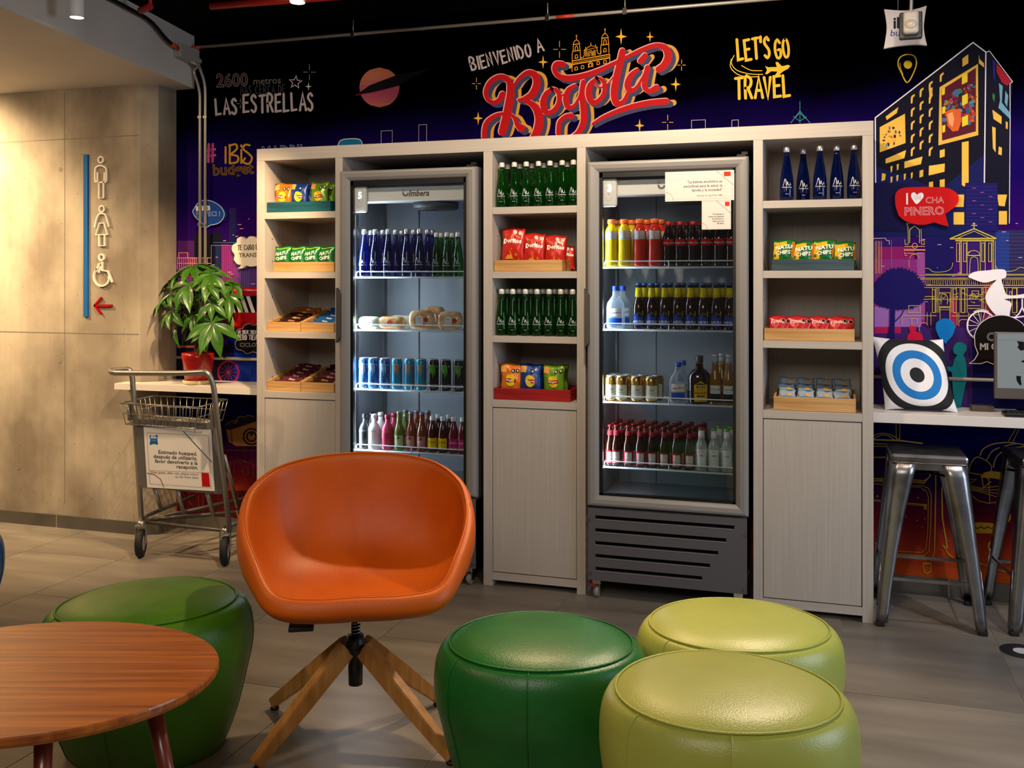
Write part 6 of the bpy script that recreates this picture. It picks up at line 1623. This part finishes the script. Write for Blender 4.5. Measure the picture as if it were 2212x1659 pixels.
zc_ = onY(420, 103, 5.075).z
cd = thing('conduit', 'long grey horizontal conduit across the top of the mural', 'conduit', (-1.5, 5.075, zc_))
xa = onY(400, 100, 5.075).x; obj('pipe', tube(nb(), [(xa, 5.075, zc_), (2.0, 5.075, zc_)], .0095, 10), GALV, cd)
for a_, b_ in ((405, 434), (1202, 1240)): obj('orange_tape', tube(nb(), [(onY(a_, 50, 5.075).x, 5.075, zc_), (onY(b_, 50, 5.075).x, 5.075, zc_)], .0102, 10), ORN, cd)
for q in (763, 1183, 1350): x = onY(q, 50, 5.075).x; clampx(x, 5.075, zc_, cd); obj('hanger_rod', tube(nb(), [(x, 5.075, zc_), (x, 5.075, ZC + .01)], .003, 6), GALV, cd)
X_ = lambda y: c0.x + (e0.x - c0.x) * (y - c0.y) / (e0.y - c0.y)
jb = obj('junction_box', box(X_(4.95) - .01, X_(4.95) + .07, 4.85, 5.03, 2.785, 2.862, bev=.003), mat('grey_box_metal', '#a9a4a2', .45, .2), None); tag(jb, 'grey junction box on the white bulkhead by the mural', 'junction box')
for yy, zz in ((4.87, 2.83), (5.04, 2.83)): obj('gland', tube(nb(), [(X_(yy) + .035, yy - .012, zz), (X_(yy) + .035, yy + .012, zz)], .013, 10), CHROME, jb)
jb2 = thing('black_conduit', 'black conduit running along the bulkhead from the junction box', 'conduit', (X_(4.5) + .03, 4.5, 2.9))
obj('pipe', tube(nb(), arc([(X_(4.87) + .035, 4.86, 2.83), (X_(4.75) + .04, 4.72, 2.845), (X_(4.6) + .035, 4.55, 2.915), (X_(4.0) + .03, 4.0, 2.915), (X_(3.2) + .03, 3.2, 2.915)], .12, 5), .011, 10), BLACKM, jb2)
obj('orange_tape', tube(nb(), [(X_(4.86) + .035, 4.855, 2.8305), (X_(4.77) + .038, 4.765, 2.838)], .0125, 10), ORN, jb2)
for i, (px, dz) in enumerate(((432, 0), (443.5, 0))):
    x = onY(px, 300, 5.085).x; k_ = X_(5.0) + .045
    zt_ = 2.77 + .035 * i; o = thing('vertical_conduit', f'{"left" if i == 0 else "right"} of the two vertical conduits on the mural beside the concrete', 'conduit', (x, 5.085, 1.04), group='vertical conduits')
    obj('pipe', tube(nb(), arc([(k_, 4.985 + .028 * i, 2.79 + .035 * i), (k_ + .02, 5.05 + .02 * i, zt_), (x - .05, 5.085, zt_ - .01), (x, 5.085, zt_ - .13), (x, 5.085, 1.05)], .13, 7), .0088, 12), GALV, o)
    for py in (253, 485): clampx(x, 5.09, onY(px, py, 5.085).z, o, True)
for x0, x1, lab in ((xm + .02, PX['a'][0] - .004, 'thin grey wall pipe above the left bench'), (PX['f'][1] + .004, 2.3, 'thin grey wall pipe behind the cushion and monitor')):
    o = thing('wall_pipe', lab, 'pipe', ((x0 + x1) / 2, 5.09, 1.035)); obj('pipe', tube(nb(), [(x0, 5.09, 1.035), (x1, 5.09, 1.035)], .009, 10), GALV, o)
    for q in ((-3.08,) if x0 < -3 else (1.2,)): clampx(q, 5.09, 1.035, o)
# red sprinkler pipes under the ceiling
o = thing('sprinkler_pipe', 'red sprinkler pipe under the dark ceiling, above the planet', 'pipe', (-2.9, 4.6, 2.92)); P = [onZ(455, 14, 2.92), onZ(740, -8, 2.92)]; obj('pipe', tube(nb(), P, .018, 12), RED, o); obj('hanger', tube(nb(), [P[0].lerp(P[1], .3), P[0].lerp(P[1], .3) + Vector((0, 0, .06))], .004, 6), GALV, o)
o = thing('sprinkler_fitting', 'small red sprinkler fitting near the bulkhead, under the dark ceiling', 'pipe', (*onZ(325, 14, 2.9).xy, 2.9)); p = onZ(325, 14, 2.9); obj('fitting', tube(nb(), [p, p + Vector((-.10, .05, 0))], .018, 10), RED, o); obj('drop', tube(nb(), [p, p + Vector((0, 0, .075))], .010, 8), RED, o)


def lamp(label, px, py, d_px, power=None, zbot=2.68):
    zc = FP * (EYE - zbot) / (py - HY); c = cw((px - CX) / FP * zc, zc, zbot); r = d_px / 2 / FP * zc
    o = thing('ceiling_spotlight', label, 'lamp', (c.x, c.y, zbot), group='cylinder ceiling spotlights')
    obj('housing', lathe(nb(), [(r * .98, zbot + .008), (r, zbot + .012), (r, zbot + .22), (r * .9, zbot + .222)], 28, cx=c.x, cy=c.y), WHITEP, o)
    obj('reflector_ring', tube(nb(), [(c.x + r * .94 * cos(2 * pi * k / 28), c.y + r * .94 * sin(2 * pi * k / 28), zbot + .006) for k in range(28)], r * .07, 6, closed=True), WHITEP, o)
    obj('lit_lens', lathe(nb(), [(r * .86, zbot + .004), (r * .86, zbot + .009)], 28, cx=c.x, cy=c.y), mat('lamp_lens', '#fff4d8', .4, emit=('#ffe2a8', 9)), o)
    obj('stem', tube(nb(), [(c.x, c.y, zbot + .2), (c.x, c.y, ZC + .003)], .006, 8), WHITEP, o)


lamp('white cylinder spotlight hanging beside the bulkhead, top left', 166, 40, 31); lamp('white cylinder spotlight cut by the top edge above the mural', 643, 8, 34)

# hanging concave sign and motion sensor
t = T(1540, 0, .3038); Yh = 4.93
P = cr(t((1218, 65), (1290, 72), (1370, 74), (1450, 62), (1520, 40)), 4) + cr(t((1520, 40), (1508, 110), (1500, 190), (1508, 260), (1522, 322)), 4)[1:] + cr(t((1522, 322), (1450, 315), (1370, 320), (1290, 330), (1215, 345)), 4)[1:] + cr(t((1215, 345), (1228, 270), (1236, 200), (1230, 130), (1218, 65)), 4)[1:-1]
o = plate(P, Yh, .02, mat('white_sign_face', '#d8d0d4', .45), 'hanging_sign'); tag(o, 'white concave-sided square sign hanging above the printed map pin', 'sign')
a = Art(-1, 0, 5e-5); a.text('ibis', 1929, 61, 34, '#1c2430', bold=.03); a.text('budget', 1922, 78, 20, '#28407c', shear=.15, sx=1.1); a.build('lettering', onboard(Yh), o)
p = onY(1940, 22, Yh); obj('hanging_wire', tube(nb(), [(p.x, Yh + .01, p.z - .005), (p.x, Yh + .01, ZC + .003)], .0015, 5), GALV, o)
Yn = 4.72; A_ = onY(1943, 27, Yn); B_ = onY(1993, 81, Yn); cxs = (A_.x + B_.x) / 2
ms = thing('motion_sensor', 'white motion sensor on a dark box, in front of the hanging sign', 'sensor', (cxs, Yn, B_.z))
obj('back_box', box(A_.x, B_.x, Yn, Yn + .035, B_.z, A_.z, bev=.006), mat('dark_sensor_box', '#4a4c50', .5, noise=((60, 60, 60), '#2c2e32', .4, .6)), ms)
obj('sensor_body', box(cxs - .034, cxs + .03, Yn - .04, Yn + .001, B_.z + .015, A_.z - .002, bev=.012), mat('cream_sensor', '#d8d0c4', .4), ms)
bm = nb(); bmesh.ops.create_uvsphere(bm, u_segments=20, v_segments=12, radius=.026); bmesh.ops.scale(bm, vec=(1, .7, .85), verts=bm.verts); bmesh.ops.translate(bm, verts=bm.verts, vec=(cxs - .003, Yn - .036, (A_.z + B_.z) / 2 - .006)); obj('lens_dome', bm, mat('cream_dome', '#e6dccc', .25), ms, smooth=True)
obj('support_conduit', tube(nb(), arc([(cxs, Yn + .015, A_.z - .01), (cxs + .002, Yn + .015, A_.z + .03), (cxs + .01, Yn + .015, ZC + .003)], .02, 3), .008, 10), GALV, ms)

# round floor marker
p = onZ(2208, 1407, 0); bm = nb(); lathe(bm, [(.083, .0004), (.083, .0016)], 40, cx=p.x, cy=p.y); o = obj('floor_sticker', bm, mat('black_vinyl', '#121214', .5), None); tag(o, 'round black floor sticker with a white centre near the right stools', 'sticker')
obj('white_centre', lathe(nb(), [(.034, .0016), (.034, .0021)], 32, cx=p.x, cy=p.y), PAPER, o)

# ================================================================== POTTED MONEY TREE
Yp = 4.93; pt = onY(428, 760, Yp); xp = pt.x; pb = BENCH
pl = thing('potted_plant', 'leafy green plant with five-fingered leaves in a red pot', 'plant', (xp, Yp, pb))
obj('saucer', lathe(nb(), [(.078, pb), (.086, pb + .004), (.086, pb + .022), (.078, pb + .022), (.076, pb + .014)], 32, cx=xp, cy=Yp), mat('cream_saucer', '#e0d0a0', .4), pl)
obj('pot', lathe(nb(), [(.066, pb + .015), (.074, pb + .02), (.090, pb + .150), (.094, pb + .178), (.088, pb + .180), (.084, pb + .160)], 36, cx=xp, cy=Yp), mat('glossy_red_pot', '#b01810', .25, coat=.3), pl)
obj('soil', lathe(nb(), [(.084, pb + .150), (.084, pb + .158)], 24, cx=xp, cy=Yp), mat('soil', '#2a1c12', .9), pl)
BARK = mat('brown_bark', '#6a4a2c', .7, noise=((40, 40, 20), '#4a3018', .3, .7))
for k in range(3): obj('braided_trunk', tube(nb(), [(xp + .014 * cos(t_ * .55 + 2.1 * k), Yp + .014 * sin(t_ * .55 + 2.1 * k), pb + .15 + .02 * t_) for t_ in range(14)], .010, 8), BARK, pl)
LEAFM = mat('green_leaf', '#4a8218', .36, noise=((2.5, 2.5, 2.5), '#1f4a0e', .34, .66), coat=.15)
STEMM = mat('green_stem', '#5c7a2c', .6)


def leafmesh(seed):
    R = random.Random(seed); me = bpy.data.meshes.new('leaf'); v = []; f = []; nl = 9; cu = .22 + .25 * R.random()
    prof = [.03, .16, .28, .37, .42, .41, .34, .22, .10, .015]
    for i, w_ in enumerate(prof):
        t_ = i / nl; yb = -cu * t_ * t_; 
        for s_ in (-1, -.5, 0, .5, 1): v.append((s_ * w_ * .38, t_ * (1 - .1 * t_), yb + abs(s_) * w_ * .16 + (.012 if i % 2 and abs(s_) > .4 else 0)))
    for i in range(nl):
        for k in range(4): q = i * 5 + k; f.append((q, q + 1, q + 6, q + 5))
    me.from_pydata(v, [], f); me.materials.append(LEAFM); [setattr(p, 'use_smooth', True) for p in me.polygons]; return me


LM = [leafmesh(s) for s in range(5)]
# leaf clusters: (px, py, depth offset, leaf length m, facing)
CL = [(408, 615, -.14, .155, 0), (456, 592, -.10, .16, 0), (459, 698, -.17, .17, 0), (370, 634, -.08, .13, 0), (371, 672, -.10, .135, 0), (456, 655, -.14, .12, 0), (418, 575, -.02, .14, 0), (494, 640, -.06, .13, 0),
      (392, 588, .0, .13, 0), (440, 575, .06, .14, 0), (478, 610, .03, .13, 0), (352, 650, .0, .11, 0), (400, 650, -.02, .13, 0), (430, 630, .05, .13, 0), (420, 680, -.04, .12, 0), (480, 670, -.04, .12, 0),
      (386, 700, -.03, .12, 0), (440, 715, -.06, .11, 0), (500, 610, .05, .11, 0), (410, 700, .04, .11, 0), (372, 606, .05, .11, 0), (448, 615, -.16, .10, 0)]
R = random.Random(21); crown = Vector((xp, Yp, pb + .42))
for i, (px, py, dy, ll, _) in enumerate(CL):
    Yq = min(YW - .12, Yp + dy); c = onY(px, py, Yq); base = Vector((xp + (c.x - xp) * .15, Yp + (Yq - Yp) * .15, min(c.z - .08, pb + .40) if c.z > pb + .3 else pb + .26))
    mid = base.lerp(c, .6) + Vector((0, 0, .03))
    obj('stem', tube(nb(), [tuple(q) for q in cr([tuple(base), tuple(mid), tuple(c)], 4)], .0025, 5), STEMM, pl)
    out = (c - crown); out.z = out.z * .5 + .02; out = out.normalized() if out.length > .02 else Vector((0, -1, .3))
    nn = (out * .6 + Vector((0, -.45, .75))).normalized()
    t1 = nn.cross(Vector((0, 0, 1))).normalized(); t2 = nn.cross(t1).normalized(); k0 = R.uniform(0, 6)
    for k in range(6):
        th = k0 + 2 * pi * k / 6 + R.uniform(-.2, .2); d_ = t1 * cos(th) + t2 * sin(th); yv = (d_ + Vector((0, 0, -.32)) * R.uniform(.6, 1.4) + nn * .12).normalized()
        L_ = 1.13 * ll * (R.uniform(.72, 1.05) + (.12 if d_.z < -.3 else 0)); zn = (nn - yv * nn.dot(yv)).normalized(); xv = yv.cross(zn)
        o = bpy.data.objects.new('leaf', LM[(i + k) % 5]); COL.objects.link(o); o.parent = pl
        M = Matrix((xv, yv, zn)).transposed().to_4x4(); M.translation = c - Vector(LOC[pl.name]); o.matrix_local = M @ Matrix.Diagonal((L_, L_, L_, 1))
        tip = c + yv * L_
        if tip.y > YW - .062: o.location.y -= tip.y - (YW - .062)

# ================================================================== LUGGAGE CART
wl, wr = onZ(304, 1203, 0), onZ(486, 1220, 0)
ca_ = thing('luggage_cart', 'steel airport-style luggage cart with wire basket, beside the concrete wall', 'cart', ((wl.x + wr.x) / 2, (wl.y + wr.y) / 2, 0))
CS = mat('cart_steel', '#aaa69e', .34, .85)
uw = [onY(306, 1131, 4.53), onY(496, 1148, 4.53)]; ut = [onY(285, 815, 4.42), onY(461, 830, 4.40)]
hb = [onY(240, 797, 4.36), onY(236, 806, 4.34)]
# handle: closed loop running left end -> right upright
hz = onY(300, 806, 4.40).z
A_ = onY(243, 806, 4.38); 
obj('handle_frame', tube(nb(), arc([uw[1], ut[1], onY(449, 803, 4.38), onY(400, 806, 4.38), A_, onY(236, 800, 4.46), onY(280, 797, 4.50), onY(286, 815, 4.50), Vector((uw[0].x, uw[0].y, uw[0].z))], .035, 5), .0145, 14), CS, ca_)
# plate and notice
Ypl = 4.50; P = [(291, 905), (471, 915), (482, 1068), (300, 1053)]
pp = plate(P, Ypl, .006, mat('grey_cart_plate', '#6a6863', .5, .3), 'sign_plate', ca_); pp.data.transform(Matrix.Translation(-LOC[ca_.name])); LOC[pp.name] = LOC[ca_.name]
q = plate([(310, 922), (456, 929), (463, 1061), (318, 1053)], Ypl - .004, .0035, PAPER, 'notice_card', pp); q.data.transform(Matrix.Translation(-LOC[ca_.name]))
a = Art(-1, 0, 4e-5); t = T(220, 540, .422); tx = '#3c3432'
a.poly(cr(t((245, 948), (265, 951), (285, 947), (284, 970), (287, 996), (266, 992), (246, 997), (248, 972)), 3, True), '#155a98'); a.text('ibis', 332, 947, 9.5, '#e8ecf0', align='c', bold=.02, rot=-.03); a.text('budget', 332, 952, 4, '#8ab4d8', align='c')
for k, s_ in enumerate(('Estimado huesped,', 'después de utilizarlo,', 'favor devolverlo a la', 'recepción.')): a.text(s_, 425.5 + k * .7, 984 + 9.9 * k, 11.2, tx, align='r', rot=-.05, bold=.012)
for k, s_ in enumerate(('Dear guest, after use, please return', 'to the front desk')): a.text(s_, 428.5, 1027 + 7.2 * k, 7.2, '#6a605c', align='r', rot=-.05)
a.poly(t((510, 1140), (548, 1142), (555, 1212), (514, 1210)), '#b01418'); a.stroke(t((418, 928), (562, 1085)), 1.8, '#24548c'); a.stroke([(318, 1022), (334, 1025), (347, 1035), (354, 1052)], 1.4, '#a03030')
a.stroke(t((230, 935), (545, 950), (560, 1218), (247, 1196)), .6, '#8a827c', closed=True); a.stroke(t((240, 1128), (555, 1140)), .6, '#8a827c')
b_ = a.build('print', onboard(Ypl - .004), pp)
for px, py in ((296, 920), (474, 930), (303, 1046), (478, 1060)):
    p = onY(px, py, Ypl); bm = nb(); bmesh.ops.create_uvsphere(bm, u_segments=8, v_segments=6, radius=.004); bmesh.ops.translate(bm, verts=bm.verts, vec=(p.x, Ypl - .001, p.z)); obj('rivet', bm, CHROME, pp)
# basket
zt_ = .832; bk = [onZ(260, 871, zt_), onZ(427, 880, zt_), onZ(492, 863, zt_), onZ(336, 852, zt_)]; bk[3] = bk[0] + (bk[2] - bk[1]) + Vector((0, .0, 0)); h_ = .115
lowf = .90; cen = sum(bk, Vector()) / 4; bb_ = [cen + (p - cen) * lowf - Vector((0, 0, h_)) for p in bk]
bs = obj('basket_rim', tube(nb(), bk, .004, 6, closed=True), CS, ca_); obj('basket_base_rim', tube(nb(), bb_, .0035, 6, closed=True), CS, bs)
mid_ = [a_.lerp(b_, .5) for a_, b_ in zip(bk, bb_)]; bm = nb(); tube(bm, mid_, .0022, 5, closed=True)
for s_ in range(4):
    a_, b_ = bk[s_], bk[(s_ + 1) % 4]; c_, d_ = bb_[s_], bb_[(s_ + 1) % 4]; nn_ = 11 if s_ % 2 == 0 else 7
    for k in range(nn_): u_ = k / nn_; tube(bm, [a_.lerp(b_, u_), c_.lerp(d_, u_)], .0023, 5)
for k in range(1, 9): tube(bm, [bb_[0].lerp(bb_[3], k / 9), bb_[1].lerp(bb_[2], k / 9)], .0024, 5)
for k in range(1, 16): tube(bm, [bb_[0].lerp(bb_[1], k / 16), bb_[3].lerp(bb_[2], k / 16)], .002, 5)
obj('basket_wires', bm, CS, bs)['kind'] = 'stuff'
for p in (uw[1].lerp(ut[1], .78), uw[0].lerp(onY(286, 815, 4.50), .78)):
    obj('basket_bracket', box(p.x - .035, p.x - .02, p.y - .012, p.y + .03, p.z - .06, p.z + .035), CS, ca_)
# rear strut, deck tubes, drop bars
LR = [Vector((wl.x + .0, 4.55, .21)), Vector((wr.x + .02, 4.55, .19))]
obj('rear_strut', tube(nb(), [onY(484, 985, 4.52), onY(513, 1095, 4.78)], .012, 10), CS, ca_)
DK = mat('cart_deck_steel', '#57504a', .5, .6)
for a_, b_ in ((onY(308, 1117, 4.53), onY(420, 1072, 5.0)), (onY(308, 1126, 4.53), onY(545, 1073, 5.0)), (onY(330, 1122, 4.54), onY(560, 1102, 4.95)), (onY(488, 1140, 4.56), onY(575, 1100, 4.98)), (onY(496, 1160, 4.60), onY(580, 1120, 4.98))): obj('deck_tube', tube(nb(), [a_, b_], .0115, 10), DK, ca_)
for (ax_, ay_), (bx_, by_) in (((334, 1056), (348, 1100)), ((384, 1060), (396, 1106)), ((448, 1066), (461, 1112))): obj('drop_bar', tube(nb(), [onY(ax_, ay_, 4.515), onY(bx_, by_, 4.60)], .0115, 10), CS, ca_)
obj('axle_bar', tube(nb(), [uw[0] + Vector((0, .005, .01)), uw[1] + Vector((0, .005, .0))], .010, 10), DK, ca_)


def wheel(c, r, w_, parent, ang=0):
    bm = nb(); P = [(r * .55, -w_ * .35), (r * .75, -w_ * .5), (r * .95, -w_ * .38), (r, -w_ * .15), (r, w_ * .15), (r * .95, w_ * .38), (r * .75, w_ * .5), (r * .55, w_ * .35)]; seg = 30
    rings = [[bm.verts.new((x, q * cos(2 * pi * k / seg), q * sin(2 * pi * k / seg))) for k in range(seg)] for q, x in P]
    for A, B in zip(rings, rings[1:]):
        for k in range(seg): f_ = bm.faces.new((A[k], A[(k + 1) % seg], B[(k + 1) % seg], B[k])); f_.smooth = True
    for k in range(seg): bm.faces.new((rings[-1][k], rings[-1][(k + 1) % seg], rings[0][(k + 1) % seg], rings[0][k]))
    M = Matrix.Translation(c) @ Matrix.Rotation(ang, 4, 'Z'); bmesh.ops.transform(bm, matrix=M, verts=bm.verts); o = obj('wheel', bm, RUBBER, parent)
    bm = nb()
    for rr_ in (.36, .48): tube(bm, [(w_ * .36, rr_ * r * cos(2 * pi * k / 24), rr_ * r * sin(2 * pi * k / 24)) for k in range(24)], .003, 6, closed=True); tube(bm, [(-w_ * .36, rr_ * r * cos(2 * pi * k / 24), rr_ * r * sin(2 * pi * k / 24)) for k in range(24)], .003, 6, closed=True)
    bx(bm, -w_ * .4, w_ * .4, -.008, .008, -r * .55, r * .55); bx(bm, -w_ * .4, w_ * .4, -r * .55, r * .55, -.008, .008); bmesh.ops.transform(bm, matrix=M, verts=bm.verts); obj('rim', bm, GALV, o)
    return o, M


for i, (c, u_) in enumerate(((wl, uw[0]), (wr, uw[1]))):
    r = .074; cc_ = Vector((c.x, c.y, r)); w_, M = wheel(cc_, r, .042, ca_, .45)
    bm = nb()
    for s_ in (-1, 1): bar(bm, (s_ * .027, 0, 0), (s_ * .027, .01, r + .02), .020, .004, up=(1, 0, 0))
    bx(bm, -.03, .03, -.012, .03, r + .014, r + .022); lathe(bm, [(.022, r + .02), (.022, r + .035), (.016, r + .045)], 14, cy=.01); bmesh.ops.transform(bm, matrix=M, verts=bm.verts); obj('fork', bm, CS, w_)
    obj('swivel_post', tube(nb(), [cc_ + Vector((0, .01, r + .03)), u_], .0135, 12), CS, ca_)
for x, y in (onZ(545, 1168, 0).xy[:],):
    w_, M = wheel(Vector((x, y, .06)), .06, .035, ca_, 0); obj('fork', bx(nb(), x - .024, x - .02, y - .01, y + .01, .05, .16), CS, w_);
